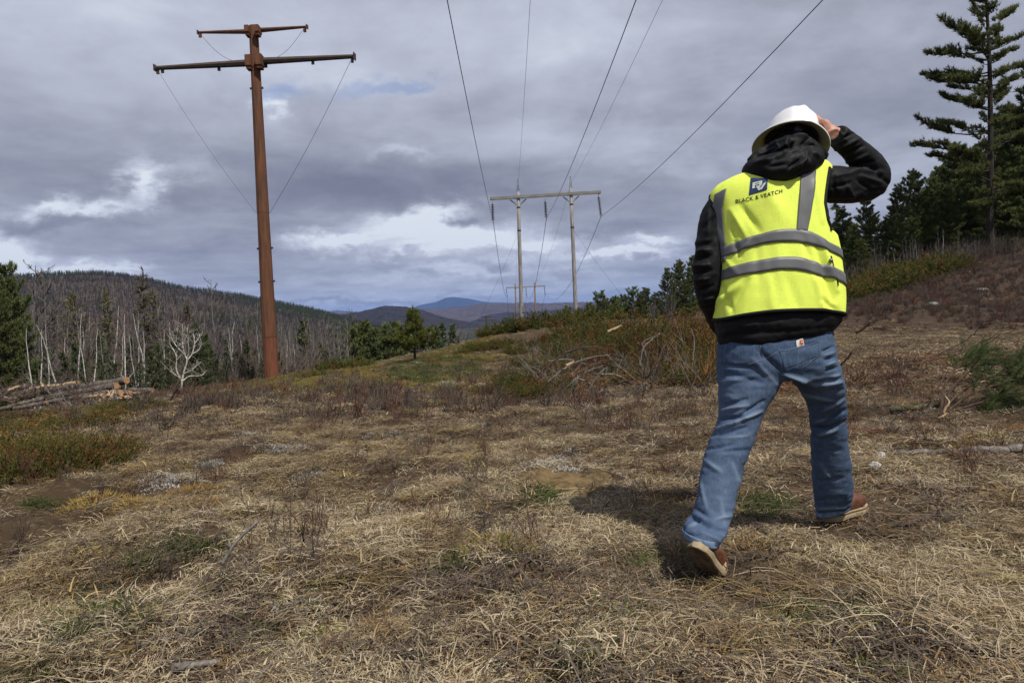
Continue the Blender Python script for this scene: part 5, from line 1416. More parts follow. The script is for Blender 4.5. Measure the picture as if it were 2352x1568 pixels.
log(z(985, 1158), z(1168, 1160), 24.4, 24.0, .095, .10, 'log sticking out farthest right of the pile')
log(z(850, 1178), z(922, 1174), 23.8, 22.9, .10, .11, 'short log with its sawn end facing forward, left of two')
log(z(925, 1176), z(995, 1178), 23.9, 23.0, .08, .09, 'short log with its sawn end facing forward, right of two')
log(z(1000, 1190), z(1065, 1176), 23.6, 23.4, .06, .06, 'pale debarked short piece under the protruding log', M_palewood)
log(z(680, 1262), z(850, 1232), 23.0, 22.6, .05, .06, 'pale splintered piece at the foot of the log pile', M_palewood)
log(z(-30, 1180), z(190, 1128), 26.0, 25.5, .10, .11, 'dark log at the back left of the pile', ends=False)
log(z(640, 1212), z(800, 1192), 23.2, 23.0, .05, .06, 'second pale splintered piece, under the slim dark log', M_palewood)
log(z(230, 1150), z(610, 1102), 26.0, 25.4, .08, .09, 'orange-brown log just behind the topmost log', M_palewood)
log(z(840, 1235), z(1170, 1150), 22.6, 22.8, .018, .012, 'thin pale branch leaning across the right end of the pile', M_deadwood, 'branch', 'loose branches of the log pile', False)
log(z(0, 1195), z(200, 1260), 23.0, 23.2, .03, .02, 'crooked dark branch at the left end of the pile', M_brownstick, 'branch', 'loose branches of the log pile', False, wob=.1)
log(z(60, 1160), z(140, 1130), 23.5, 24.0, .04, .05, 'pale torn stub poking from the top left of the pile', M_palewood)
log(z(318, 1105), z(335, 1135), 24.5, 24.4, .05, .05, 'pale upright splinter on top of the pile', M_palewood)
log(z(870, 1160), z(850, 1215), 22.9, 22.6, .03, .05, 'pale split stake leaning on the front of the pile', M_palewood)

# ------------------------------------------------------------------ fallen branches and sticks
def stick(pts, r0, r1, label, mat=None, lift=.015, name='branch', group='fallen branches on the ground', twigs=0, ds=None, seed=0, tw_r=.004, tl=.25):
    """pts: picture positions; rests on the ground unless a depth is given (ds)"""
    P = np.array([G(*p) + (0, 0, lift + r0 * .5) for p in pts]) if ds is None else np.array([W(*p, d) for p, d in zip(pts, ds)])
    rs = np.random.default_rng(900 + seed)
    S = spline(P, max(6, len(P) * 6)) if len(P) > 2 else P[0] + (P[1] - P[0]) * np.linspace(0, 1, 8)[:, None]
    L = np.linalg.norm(S[-1] - S[0]); S = S + rs.normal(size=S.shape) * L * .006
    c = S[len(S) // 2].copy(); m = MB()
    m.tube(S - c, np.linspace(r0, r1, len(S)), 7)
    o = link(name, m.mesh(name, mat or M_brownstick, True), label=label, cat='branch', group=group); o.location = c
    if twigs:
        t = MB()
        for k in range(twigs):
            i = rs.integers(len(S) // 4, len(S) - 1); d = unit(S[i + 1] - S[i]); e = unit(d + rs.normal(size=3) * .6 + (0, 0, .25)); l = L * tl * rs.uniform(.3, 1)
            q = S[i] - c; mid = q + e * l * .5 + rs.normal(size=3) * l * .05
            t.tube([q, mid, mid + unit(e + rs.normal(size=3) * .3) * l * .5], [tw_r, tw_r * .8, tw_r * .4], 4, caps=False)
        link('twigs', t.mesh('twigs', mat or M_brownstick), o)
    return o
stick([(2055, 1053), (2170, 1049), (2260, 1046), (2380, 1040)], .020, .030, 'long grey weathered branch lying at the right edge', M_deadwood, .02, twigs=7, seed=1)
stick([(1955, 1117), (2020, 1103), (2104, 1087)], .012, .009, 'straight brown stick beside the front boot, sloping up to the right', seed=2)
stick([(1950, 1092), (1990, 1110), (2027, 1130)], .010, .008, 'brown stick crossing under the straight one', seed=3)
stick([(2003, 1114), (2130, 1127), (2293, 1131), (2400, 1158)], .009, .006, 'long thin dark stem running out to the right edge', seed=4, twigs=4, tl=.12)
stick([(2045, 951), (2100, 944), (2156, 938)], .026, .022, 'mossy thick branch stub beside the fallen pine bough', material('mossy_bark', _bark((.035, .032, .020), (.08, .075, .045), (.13, .12, .075))), .02, seed=5)
stick([(2059, 960), (2110, 953), (2146, 950)], .010, .008, 'thin stick just in front of the mossy stub', seed=6)
stick([(2076, 832), (2160, 812), (2220, 780), (2258, 744)], .010, .004, 'thin curved dead stem rising to the right on the track', M_brownstick, ds=(9.2, 9.1, 9.0, 8.8), seed=7, twigs=14, tw_r=.003)
stick([(2090, 838), (2190, 815), (2250, 788), (2300, 770)], .009, .004, 'lower curved dead stem rising beside its neighbour', M_brownstick, ds=(9.0, 8.9, 8.9, 8.8), seed=8, twigs=10, tw_r=.003)
stick([(1966, 764), (1985, 752), (2000, 738)], .035, .03, 'dark broken stake in the pale grass behind the worker', M_brownstick, ds=(16, 15.9, 15.8), seed=9)
stick([(1919, 846), (1940, 828), (1957, 808)], .014, .008, 'dark twig standing up beside the jeans', ds=(8.6, 8.5, 8.4), seed=10, twigs=5)
stick([(1933, 870), (1975, 858), (2010, 848)], .012, .007, 'dark forked branch lying right of the jeans', seed=11, twigs=6)
stick([(1925, 905), (2000, 880), (2080, 868)], .009, .006, 'low brown branch lying in the rusty litter', seed=12, twigs=6)
stick([(2085, 1212), (2150, 1185), (2215, 1148)], .010, .007, 'bent grey-brown stick in the straw right of the front boot', seed=13)
stick([(1688, 1560), (1745, 1541), (1801, 1534)], .007, .004, 'thin brown stick in the straw at the bottom edge', seed=14)
stick([(508, 1297), (545, 1240), (592, 1197)], .009, .006, 'grey stick propped up in the grass, leaning right', M_deadwood, ds=(2.75, 2.78, 2.8), seed=15, twigs=3)
stick([(308, 1499), (390, 1478), (472, 1463)], .009, .006, 'bleached grey branch in the straw', M_deadwood, seed=16, twigs=3)
stick([(395, 1551), (440, 1543), (500, 1536)], .016, .010, 'pale splintered piece of wood at the bottom edge', M_deadwood, seed=17, twigs=3)
stick([(636, 1412), (622, 1400), (608, 1380)], .009, .006, 'short forked grey twig in the straw', M_deadwood, seed=18, twigs=3)
stick([(650, 1398), (720, 1388), (752, 1396)], .006, .004, 'bleached thin twig beside the forked grey one', M_deadwood, seed=19, twigs=2)
stick([(640, 1440), (720, 1410), (745, 1398)], .007, .005, 'grey twig lying along the slope', M_deadwood, seed=20, twigs=2)
stick([(970, 1200), (1010, 1190), (1055, 1172)], .007, .005, 'dark stick beside the bare soil', seed=21)
stick([(1180, 1330), (1210, 1300), (1245, 1278)], .006, .004, 'orange-brown stalk in the middle of the grass', seed=22)
stick([(1085, 1145), (1125, 1135), (1145, 1130)], .006, .004, 'pale stalk right of the bare soil', M_palewood, seed=23)
stick([(1190, 1131), (1250, 1130), (1345, 1127)], .004, .003, 'long pale straw stalk left of the shadow', M_palewood, seed=24)
stick([(605, 945), (640, 935), (690, 938)], .022, .012, 'dark rotten branch lying in the heath', M_deadwood, seed=25, twigs=3)
# branches of the brush heap
BH = 'dead branches of the bushy mound'
rs = np.random.default_rng(23)
heap = [((1235, 860), (1330, 800)), ((1255, 880), (1345, 826)), ((1290, 850), (1400, 815)), ((1310, 868), (1420, 822)), ((1300, 890), (1385, 840)), ((1330, 870), (1375, 905)), ((1340, 838), (1440, 850)),
        ((1350, 900), (1400, 838)), ((1260, 830), (1350, 838)), ((1290, 812), (1400, 800)), ((1380, 860), (1450, 880)), ((1310, 905), (1345, 850))]
for i, (a, b) in enumerate(heap):
    stick([a, ((a[0] + b[0]) / 2, (a[1] + b[1]) / 2 - 9), b], .016, .007, 'pale dead branch in the brush heap, %s from the left' % ordinal(i), M_deadwood if i % 3 else M_brownstick, ds=(11.6 + rs.uniform(-.3, .3),) * 3, group=BH, seed=40 + i, twigs=6, tl=.3)
stick([(1478, 868), (1486, 830), (1476, 790), (1500, 775)], .03, .016, 'dark crooked dead stem standing out of the mound', M_brownstick, ds=(11.2, 11.2, 11.3, 11.4), seed=60, twigs=6, group=BH)
stick([(1478, 868), (1498, 855), (1510, 840)], .032, .02, 'dark broken limb at the foot of the crooked stem', M_brownstick, ds=(11.2, 11.1, 11.0), seed=61, group=BH)
stick([(1470, 845), (1478, 800), (1515, 765)], .014, .007, 'thin pale stem curving up in front of the mound', M_deadwood, ds=(11, 11, 11), seed=62, group=BH)
stick([(1590, 830), (1595, 790), (1588, 755)], .012, .006, 'thin grey upright stem near the worker', M_deadwood, ds=(9.5, 9.5, 9.5), seed=63, group=BH, twigs=4)
stick([(1578, 915), (1590, 885), (1605, 850)], .020, .010, 'forked dark stub standing before the worker', M_brownstick, ds=(8.2, 8.2, 8.2), seed=64, group=BH, twigs=5)
for i, (x, y) in enumerate(((1310, 835), (1405, 757), (1418, 752))):
    stick([(x - 9, y + 5), (x, y), (x + 9, y - 5)], .030, .012, 'pale split wood piece in the brush heap, %s from the left' % ordinal(i), M_palewood, ds=(13.0,) * 3 if i else (10.8,) * 3, group='split wood in the bushy mound', seed=70 + i, name='split_wood')

# ------------------------------------------------------------------ leafless young shrubs in the grass
SHR = [shrub_twigs(800 + i, .42, 9, .0026, .42, 5).mesh('stems', M_heath) for i in range(3)] + [shrub_twigs(810 + i, .40, 5, .0028, .30, 4).mesh('stems', M_heathred) for i in range(2)]
spots = [(690, 1262, .95), (738, 1250, .9), (665, 1285, .7), (780, 1240, .8), (590, 1280, .7), (632, 1245, .6), (505, 1120, .75), (470, 1090, .7), (820, 1060, .7), (905, 1130, .6), (1150, 1200, .55), (1228, 1265, .7), (1195, 1260, .6),
         (980, 1260, .6), (350, 1240, .5), (1555, 1320, .6), (1380, 1450, .6), (1140, 1370, .55), (440, 1300, .6), (1000, 1010, .7), (930, 1020, .6), (1390, 1000, .7), (1560, 1020, .7), (1480, 1010, .7), (1720, 1045, .8), (1760, 1030, .8), (1840, 1010, .8), (2010, 895, .9), (2050, 920, .8), (1300, 1385, .5)]
spots.sort()
for i, (px, py, s) in enumerate(spots):
    o = link('leafless_shrub', SHR[i % 5], label='thin leafless reddish-brown shrub in the grass, %s from the left' % ordinal(i), cat='shrub', group='leafless young shrubs in the grass')
    g = G(px, py); o.location = g; o.rotation_euler = (0, 0, px % 6.28); o.scale = (s, s, s)

# ------------------------------------------------------------------ fallen pine bough at the right edge
def bough():
    g = G(2165, 950); d = project(g)[2]
    root = empty('pine_bough', g, label='cut green pine bough with wind-swept needles lying at the right edge', cat='branch')
    T, F = MB(), MB(); rs = np.random.default_rng(66)
    Q = lambda px, py, dd=0: W(px, py, d + dd) - g
    def limb(pts, r0, dd=0, tufts=True, f0=.35):
        P = np.array([Q(*p, dd * i / len(pts)) for i, p in enumerate(pts)]); S = spline(P, len(P) * 5)
        T.tube(S, np.linspace(r0, .003, len(S)), 6)
        if not tufts: return
        for k in range(int(len(S) * 1.6)):
            f = rs.uniform(f0, 1); i = min(len(S) - 2, int(f * len(S))); b = S[i]
            e = unit(unit(S[i + 1] - S[i]) + rs.normal(size=3) * .55); l = rs.uniform(.06, .2)
            T.tube([b, b + e * l], [.003, .0015], 3, caps=False)
            m = 5; w = np.linspace(.3, 1.05, m)[:, None]
            sprays(F, b + e * l * w, np.repeat(unit(e + np.array((.5, 0, .25)))[None], m, 0), rs, 11, .105, .0016, .36, (.35, 0, .15))
    limb([(2165, 950), (2230, 940), (2300, 935), (2380, 930)], .018, .1)
    limb([(2165, 950), (2180, 900), (2230, 850), (2290, 825), (2350, 820)], .015, .2, True, .45)
    limb([(2160, 950), (2172, 880), (2210, 830), (2260, 805)], .012, .3, True, .5)
    limb([(2175, 945), (2230, 905), (2300, 880), (2370, 860)], .012, -.1)
    limb([(2180, 945), (2250, 925), (2310, 905), (2400, 895)], .012, -.2)
    limb([(2165, 950), (2190, 915), (2260, 870), (2330, 850), (2400, 845)], .012, .1, True, .45)
    limb([(2200, 935), (2240, 950), (2290, 955)], .008, -.25)
    limb([(2150, 900), (2160, 880), (2178, 850)], .008, .1, False)
    link('branches', T.mesh('branches', M_brownstick), root); link('needles', F.mesh('needles', leafy('bough_needles', [(.03, .058, .014), (.055, .085, .022), (.085, .11, .032)], .6, .3, .1)), root)
bough()
stick([(2176, 962), (2168, 945), (2180, 925), (2172, 910)], .010, .006, 'small pale forked twig in front of the pine bough', M_palewood, ds=(5.55, 5.55, 5.55, 5.6), seed=80)
stick([(2154, 960), (2166, 955), (2176, 948)], .007, .005, 'pale twig piece lying before the pine bough', M_palewood, ds=(5.5, 5.5, 5.55), seed=81)

# ------------------------------------------------------------------ stones
def _stone(t):
    p = coords(t); n = t.noise(p, 9, 6, .65); n2 = t.noise(p, 3, 4, .6)
    c = t.ramp(n, [(.3, (.09, .086, .08)), (.6, (.20, .195, .185)), (.8, (.33, .32, .31))]); c = t.mix(t.smooth(n2, .55, .7), c, (.36, .36, .35))
    return principled(t, c, .9, n, .01, .2)
M_stone = material('pale_stone', _stone)
M_whitestone = plain('white_stone', (.55, .55, .53), .85, scale=30, var=.3)
def stone(px, py, w, h, label, seed, mat=None):
    g = G(px, py); bm = bmesh.new(); bmesh.ops.create_icosphere(bm, subdivisions=3, radius=1)
    V = np.array([v.co[:] for v in bm.verts]); k = 1 + (fbm(V[:, 0] * 1.4 + seed, V[:, 1] * 1.4, V[:, 2] * 1.4, seed=seed) - .5) * 1.0 + (fbm(V[:, 0] * 4 + seed, V[:, 1] * 4, V[:, 2] * 4, seed=seed) - .5) * .3
    V = V * k[:, None] * np.array((w, w * .7, h))
    for v, c in zip(bm.verts, V): v.co = c
    me = bpy.data.meshes.new('stone'); bm.to_mesh(me); bm.free(); me.materials.append(mat or M_stone)
    me.polygons.foreach_set('use_smooth', [True] * len(me.polygons))
    o = link('stone', me, label=label, cat='stone', group='stones lying in the grass'); o.location = g + (0, 0, h * .1); o.rotation_euler = (0, 0, seed)
stone(2022, 1052, .045, .035, 'small white stone right of the jeans, upper of two', 1, M_whitestone)
stone(2010, 1071, .040, .022, 'small white stone right of the jeans, lower of two', 2, M_whitestone)
stone(1972, 1041, .038, .016, 'flat pale stone close beside the jeans', 3, M_whitestone)
stone(2340, 577, .75, .38, 'grey boulder on the hillside at the right edge', 4)
stone(2142, 700, .26, .10, 'grey stone halfway up the brown hillside', 5)
stone(2252, 668, .34, .12, 'flat pale rock on the upper hillside', 6)
stone(820, 943, .035, .03, 'small white stone in the heath', 7, M_whitestone)
stone(188, 1005, .05, .03, 'pale wood-coloured stone beside the junipers', 8)

# ------------------------------------------------------------------ loose slash around the log pile
def slash_debris():
    rs = np.random.default_rng(29); P = []
    for i in range(110):
        px = rs.uniform(-60, 350); P.append(G(px, rs.uniform(905, 945) - px * .02))
    for i in range(34):
        p = W(rs.uniform(-30, 230), rs.uniform(893, 925), rs.uniform(23.2, 25.5)); P.append(np.array((p[0], p[1], max(p[2], hz1(p[0], p[1])))))
    P = np.array(P)
    ks = [shrub_twigs(870 + i, .8, 10, .010, 1.6, 6).mesh('slash_twigs', (M_deadwood, M_brownstick, M_heath)[i]) for i in range(3)] + [chips(880 + i, 40, .45, .06, .30, .014).mesh('slash_chips', (M_palewood, M_deadwood)[i]) for i in range(2)]
    scatter('slash_debris', ks, P, rs.uniform(0, 6.28, len(P)), rs.uniform(.5, 1.2, len(P)), 'broken twigs, bark and splinters strewn over and around the log pile', np.stack([rs.normal(0, .3, len(P)), rs.normal(0, .3, len(P))], -1))
slash_debris()
def mound_debris():
    rs = np.random.default_rng(31); P = []
    for i in range(75):
        P.append(G(rs.uniform(1230, 1640), rs.uniform(800, 905)))
    P = np.array(P)
    ks = [shrub_twigs(890 + i, .7, 12, .0055, 1.5, 6).mesh('mound_twigs', (M_deadwood, M_heath, M_deadrust)[i]) for i in range(3)] + [chips(896, 30, .4, .05, .22, .009).mesh('mound_chips', M_deadrust)]
    scatter('mound_debris', ks, P + (0, 0, .05), rs.uniform(0, 6.28, len(P)), rs.uniform(.6, 1.4, len(P)), 'dead twigs and rusty needles strewn through the bushy mound', np.stack([rs.normal(0, .35, len(P)), rs.normal(0, .35, len(P))], -1))
mound_debris()
# ------------------------------------------------------------------ the worker
def _denim(t):
    p = coords(t); n = t.noise(p, 3.0, 3, .5); w = t.noise(t.vmath('MULTIPLY', p, (420, 420, 42)), 1.0, 3, .6); w2 = t.noise(t.vmath('MULTIPLY', p, (70, 70, 9)), 1.0, 3, .6)
    wear = t.new('ShaderNodeAttribute'); wear.attribute_name = 'wear'
    c = t.ramp(n, [(.3, (.027, .048, .095)), (.5, (.040, .067, .124)), (.72, (.058, .092, .156))])
    c = t.mix(t.math('MULTIPLY', t.smooth(w, .40, .72), .45), c, (.12, .165, .24))
    c = t.mix(t.math('MULTIPLY', t.smooth(w2, .45, .75), .22), c, (.14, .19, .265))
    c = t.mix(t.math('MULTIPLY', wear.outputs['Fac'], .62, clamp=True), c, (.185, .245, .33))
    return principled(t, c, .9, w, .0012, .15)
M_denim = material('denim', _denim)
def _nylon(t):
    p = coords(t); n = t.noise(p, 55, 4, .6)
    return principled(t, (.0075, .008, .0095), t.ramp(n, [(.3, (.58,) * 3), (.7, (.72,) * 3)]), n, .0012, .16)
M_nylon = material('black_nylon', _nylon)
def _fleece(t):
    p = coords(t); n = t.noise(p, 200, 3, .6)
    return principled(t, (.010, .010, .011), .8, n, .001, .2)
M_blackcloth = material('black_cloth', _fleece)
def _hivis(t):
    p = coords(t)
    v = t.new('ShaderNodeTexVoronoi'); t.put(v.inputs['Vector'], t.vmath('MULTIPLY', p, (1, 1, 1.3))); v.inputs['Scale'].default_value = 240.0
    hole = t.smooth(v.outputs['Distance'], .22, .42)
    c = t.mix(hole, (.69, .84, .10), (.77, .92, .13))
    n = t.noise(p, 5, 4, .5)
    c = t.mix(t.math('MULTIPLY', t.smooth(n, .5, .75), .25), c, (.70, .86, .09))
    return principled(t, c, .75, hole, .0012, .25)
M_hivis = material('hi_vis_mesh', _hivis)
def _refl(t):
    p = coords(t); n = t.noise(p, 9, 4, .5); n2 = t.noise(p, 300, 2, .5)
    return principled(t, t.ramp(n, [(.3, (.105, .109, .113)), (.7, (.150, .154, .158))]), .5, n2, .0006, .4, .1)
M_reflect = material('silver_tape', _refl)
M_hat = material('white_shell', lambda t: principled(t, (.78, .78, .77), .22, spec=.5))
M_brim = material('cream_shell', lambda t: principled(t, (.46, .42, .31), .5, spec=.3))
def _skin(t):
    p = coords(t); n = t.noise(p, 35, 5, .6)
    return principled(t, t.ramp(n, [(.3, (.36, .165, .115)), (.55, (.50, .265, .195)), (.75, (.56, .33, .255))]), .55, n, .0008, .3)
M_skin = material('skin', _skin)
M_hair = plain('dark_hair', (.012, .010, .009), .6, scale=60)
def _leather(t):
    p = coords(t); n = t.noise(p, 22, 5, .6); n2 = t.noise(p, 160, 3, .5)
    c = t.ramp(n, [(.3, (.055, .021, .012)), (.5, (.115, .043, .022)), (.72, (.165, .075, .042))])
    return principled(t, c, .55, n2, .0015, .35)
M_leather = material('brown_leather', _leather)
M_sole = plain('cream_crepe', (.31, .245, .15), .85, scale=30)
M_solebot = plain('worn_tread', (.13, .085, .05), .95, scale=30, var=.5)
M_navy = plain('navy_print', (.010, .028, .10), .7, bump=0, var=.1)
M_white = plain('white_print', (.50, .56, .50), .7, bump=0, var=.05)
M_ink = plain('black_print', (.012, .016, .012), .7, bump=0, var=.1)
M_orange = plain('orange_print', (.42, .075, .02), .7, bump=0, var=.1)
M_patch = plain('patch_cloth', (.60, .56, .50), .8, bump=0, var=.08)
M_stitch = plain('pale_stitch', (.10, .125, .17), .8, bump=0, var=.2)
M_hem = plain('faded_hem', (.12, .175, .26), .9, scale=60, var=.3)

ROOT_XY = np.array((1.05, 2.9)); P0 = np.array((ROOT_XY[0], ROOT_XY[1], 0.0))
person = empty('person', P0, label='person in yellow safety vest and blue jeans walking away, holding a white hard hat', cat='person')

def finish(mb, name, mats, voxel, smooth_it, disp=None, wear=None, parent=person):
    """weld overlapping closed shapes into one skin, smooth it, then push folds into it"""
    me = mb.mesh(name + '_src', mats)
    o = bpy.data.objects.new(name + '_src', me); COL.objects.link(o)
    r_ = o.modifiers.new('r', 'REMESH'); r_.mode = 'VOXEL'; r_.voxel_size = voxel; r_.use_smooth_shade = True
    s = o.modifiers.new('s', 'SMOOTH'); s.iterations = smooth_it; s.factor = .5
    dg = bpy.context.evaluated_depsgraph_get()
    new = bpy.data.meshes.new_from_object(o.evaluated_get(dg))
    bpy.data.objects.remove(o); bpy.data.meshes.remove(me)
    n = len(new.vertices); V = np.empty(n * 3); new.vertices.foreach_get('co', V); V = V.reshape(-1, 3)
    N = np.empty(n * 3); new.vertices.foreach_get('normal', N); N = N.reshape(-1, 3)
    if disp is not None:
        V = V + N * disp(V, N)[:, None]
    if wear is not None:
        at_ = new.attributes.new('wear', 'FLOAT', 'POINT'); at_.data.foreach_set('value', wear(V, N).astype(np.float32))
    V = V - P0
    new.vertices.foreach_set('co', V.ravel()); new.update()
    new.polygons.foreach_set('use_smooth', [True] * len(new.polygons))
    new.materials.clear()
    for m in (mats if isinstance(mats, (list, tuple)) else [mats]): new.materials.append(m)
    new.name = name
    return link(name, new, parent)
SCULPT = 1.75
def strokes(V, N, L):
    """sculpt strokes: (x0, y0, x1, y1, width px, millimetres) on the side that faces the camera"""
    px, py, d = project(V)
    face = np.clip(((CAM - V) * N).sum(1) / np.linalg.norm(CAM - V, axis=1) * 2.2 + .15, 0, 1)
    o = np.zeros(len(V))
    for x0, y0, x1, y1, w, amp in L:
        ex, ey = x1 - x0, y1 - y0; l2 = ex * ex + ey * ey + 1e-9
        t = np.clip(((px - x0) * ex + (py - y0) * ey) / l2, 0, 1)
        d2 = (px - x0 - t * ex) ** 2 + (py - y0 - t * ey) ** 2
        o += SCULPT * amp * .001 * np.exp(-d2 / (w * w * .55)) * (1 - .55 * np.abs(2 * t - 1) ** 2)
    return o * face
def ridged(V, fx, fy, fz, seed):
    n = fbm(V[:, 0] * fx, V[:, 1] * fy, V[:, 2] * fz, octs=3, seed=seed)
    return 1 - np.abs(n - .5) * 5
def rows_loft(mb, rows, n=40, k=40, inset=0, caps=True, mi=0):
    """rows: Lx, Ly, Rx, Ry, depth, half-depth, exponent"""
    S = spline(np.array(rows, float), n); rings = []
    for lx, ly, rx, ry, d, hb, p in S:
        l, r_ = W(lx, ly, d), W(rx, ry, d); c = (l + r_) / 2; a = (r_ - l) / 2
        a = a * max(.2, 1 - inset / (np.linalg.norm(a) + 1e-9))
        rings.append(ring_ellipse(c, a, (0, -(hb - inset), 0), k, p))
    mb.loft(rings, mi, caps)
def limb(mb, pts, n=24, k=20, flat=1.0):
    """pts: px, py, depth, radius"""
    S = spline(np.array(pts, float), n)
    P = np.array([W(a, b, c) for a, b, c, r_ in S]); mb.tube(P, S[:, 3], k)

# ---- jeans
def jeans():
    mb = MB()
    rows_loft(mb, [(1658, 760, 1904, 735, 2.87, .125, 2.3), (1652, 800, 1909, 783, 2.86, .140, 2.4), (1650, 838, 1918, 832, 2.86, .145, 2.4), (1656, 872, 1922, 868, 2.86, .115, 2.4)])
    rows_loft(mb, [(1651, 835, 1800, 838, 2.86, .125, 2.2), (1652, 893, 1783, 891, 2.84, .112, 2.1), (1653, 935, 1757, 933, 2.82, .098, 2.1), (1647, 975, 1739, 982, 2.80, .089, 2.1), (1628, 1025, 1719, 1032, 2.76, .084, 2.1),
                   (1613, 1075, 1705, 1077, 2.73, .079, 2.1), (1605, 1130, 1692, 1131, 2.69, .074, 2.1), (1592, 1180, 1678, 1184, 2.645, .070, 2.2), (1575, 1207, 1666, 1219, 2.60, .076, 2.2), (1571, 1231, 1645, 1248, 2.575, .074, 2.2)], 60)
    rows_loft(mb, [(1795, 835, 1918, 832, 2.86, .125, 2.2), (1828, 880, 1932, 877, 2.89, .110, 2.1), (1852, 915, 1936, 920, 2.94, .094, 2.1), (1864, 957, 1940, 965, 2.98, .084, 2.1), (1867, 1008, 1943, 1015, 3.02, .080, 2.1),
                   (1868, 1062, 1951, 1070, 3.06, .082, 2.1), (1872, 1125, 1954, 1125, 3.10, .078, 2.2), (1876, 1160, 1952, 1146, 3.13, .066, 2.2), (1877, 1184, 1950, 1160, 3.15, .058, 2.2)], 60)
    z = lambda *q: (1489.6 + q[0] * .4, 744.8 + q[1] * .4, 1489.6 + q[2] * .4, 744.8 + q[3] * .4, q[4] * .4, q[5])
    L = [z(*q) for q in [
        # left leg: seat, hamstring, hollow of the knee, calf, cuff
        (410, 235, 620, 245, 14, -5), (640, 160, 760, 270, 26, -9), (600, 200, 740, 350, 22, 5), (430, 330, 600, 300, 18, 4), (450, 280, 640, 330, 20, -5), (420, 470, 560, 430, 14, -8), (420, 495, 570, 465, 12, 7),
        (400, 545, 540, 530, 13, -9), (520, 530, 660, 440, 15, -8), (500, 560, 650, 500, 14, 9), (395, 600, 520, 560, 13, 8), (370, 640, 560, 590, 13, -8), (420, 660, 570, 640, 13, 6), (340, 720, 480, 690, 14, -6), (430, 730, 570, 720, 15, -5),
        (320, 780, 420, 850, 20, 5), (480, 800, 540, 960, 18, 5), (300, 900, 330, 1050, 16, 4), (270, 1060, 340, 1100, 18, -7), (230, 1100, 340, 1150, 20, -13), (225, 1160, 320, 1120, 14, 8), (330, 1150, 430, 1190, 16, -8), (300, 1190, 400, 1240, 12, 7), (380, 1120, 470, 1100, 16, 6),
        (215, 1205, 290, 1215, 10, -6), (410, 1000, 440, 1150, 18, 4),
        # right leg
        (780, 290, 960, 345, 14, 11), (960, 345, 1105, 330, 14, 10), (800, 330, 980, 395, 18, -10), (980, 395, 1110, 375, 14, -7), (870, 400, 1060, 440, 14, 7), (930, 470, 1060, 450, 14, -7), (1000, 500, 1120, 430, 12, 6),
        (1010, 560, 1130, 490, 13, -9), (940, 588, 1050, 592, 11, -12), (1050, 592, 1130, 555, 11, -9), (960, 560, 1060, 540, 12, 7), (980, 640, 1080, 600, 15, 9), (950, 650, 1060, 660, 13, -4), (960, 740, 1100, 720, 18, -4), (990, 800, 1050, 900, 18, 4), (980, 900, 1130, 880, 16, -4),
        (975, 1010, 1120, 1000, 14, -5), (970, 1060, 1120, 1050, 13, 5), (980, 1095, 1130, 1080, 12, -6), (1000, 155, 1062, 128, 9, -7), (1005, 180, 1066, 160, 8, 6), (1010, 205, 1070, 190, 9, -7), (1015, 235, 1075, 215, 9, 6), (1020, 265, 1085, 245, 10, -7), (1040, 300, 1100, 290, 10, 6),
        (760, 150, 970, 105, 9, -3), (640, 130, 650, 200, 10, -4)]]
    def disp(V, N):
        n = strokes(V, N, L)
        n += (ridged(V, 7, 7, 17, 5) - .3) * .0045 + (ridged(V, 16, 16, 34, 55) - .3) * .0018 + (fbm(V[:, 0] * 30, V[:, 1] * 30, V[:, 2] * 12, seed=6) - .5) * .0022
        return n
    def wear(V, N):
        px, py, d = project(V)
        fade = .55 * np.exp(-((px - 1700) / 42) ** 2 - ((py - 925) / 60) ** 2) + .45 * np.exp(-((px - 1655) / 36) ** 2 - ((py - 1110) / 90) ** 2) + .45 * np.exp(-((px - 1900) / 40) ** 2 - ((py - 885) / 40) ** 2) + .35 * np.exp(-((px - 1915) / 30) ** 2 - ((py - 1090) / 90) ** 2)
        return np.clip(strokes(V, N, L) * 85, 0, 1) + fade * .55
    return finish(mb, 'jeans', M_denim, .006, 4, disp, wear)
o_jeans = jeans()
def bvh_of(o):
    me = o.data
    n = len(me.vertices); V = np.empty(n * 3); me.vertices.foreach_get('co', V)
    return BVHTree.FromPolygons([Vector(c) for c in (V.reshape(-1, 3) + P0)], [p.vertices[:] for p in me.polygons])
def cast(bvh, px, py, off):
    r_ = Vector(ray(px, py)); h = bvh.ray_cast(Vector(CAM), r_.normalized())
    if h[0] is None: return None
    n = h[1]
    if n.dot(r_) > 0: n = -n
    return np.array(h[0] + n * off)
def decal(name, bvh, quad, nx, ny, off, mat, parent, shape=None):
    """a patch lying on the cloth: quad = 4 picture corners (tl, tr, br, bl)"""
    q = np.array(quad, float); m = MB(); V = []; ok = True
    for j in range(ny + 1):
        for i in range(nx + 1):
            a, b = i / nx, j / ny
            p = (q[0] * (1 - a) + q[1] * a) * (1 - b) + (q[3] * (1 - a) + q[2] * a) * b
            h = cast(bvh, p[0], p[1], off)
            V.append(h if h is not None else (V[-1] if V else W(p[0], p[1], 2.85)))
    F = [(j * (nx + 1) + i, j * (nx + 1) + i + 1, (j + 1) * (nx + 1) + i + 1, (j + 1) * (nx + 1) + i) for j in range(ny) for i in range(nx)]
    m.add(np.array(V) - P0, [f[::-1] for f in F])
    return link(name, m.mesh(name, mat, True), parent)
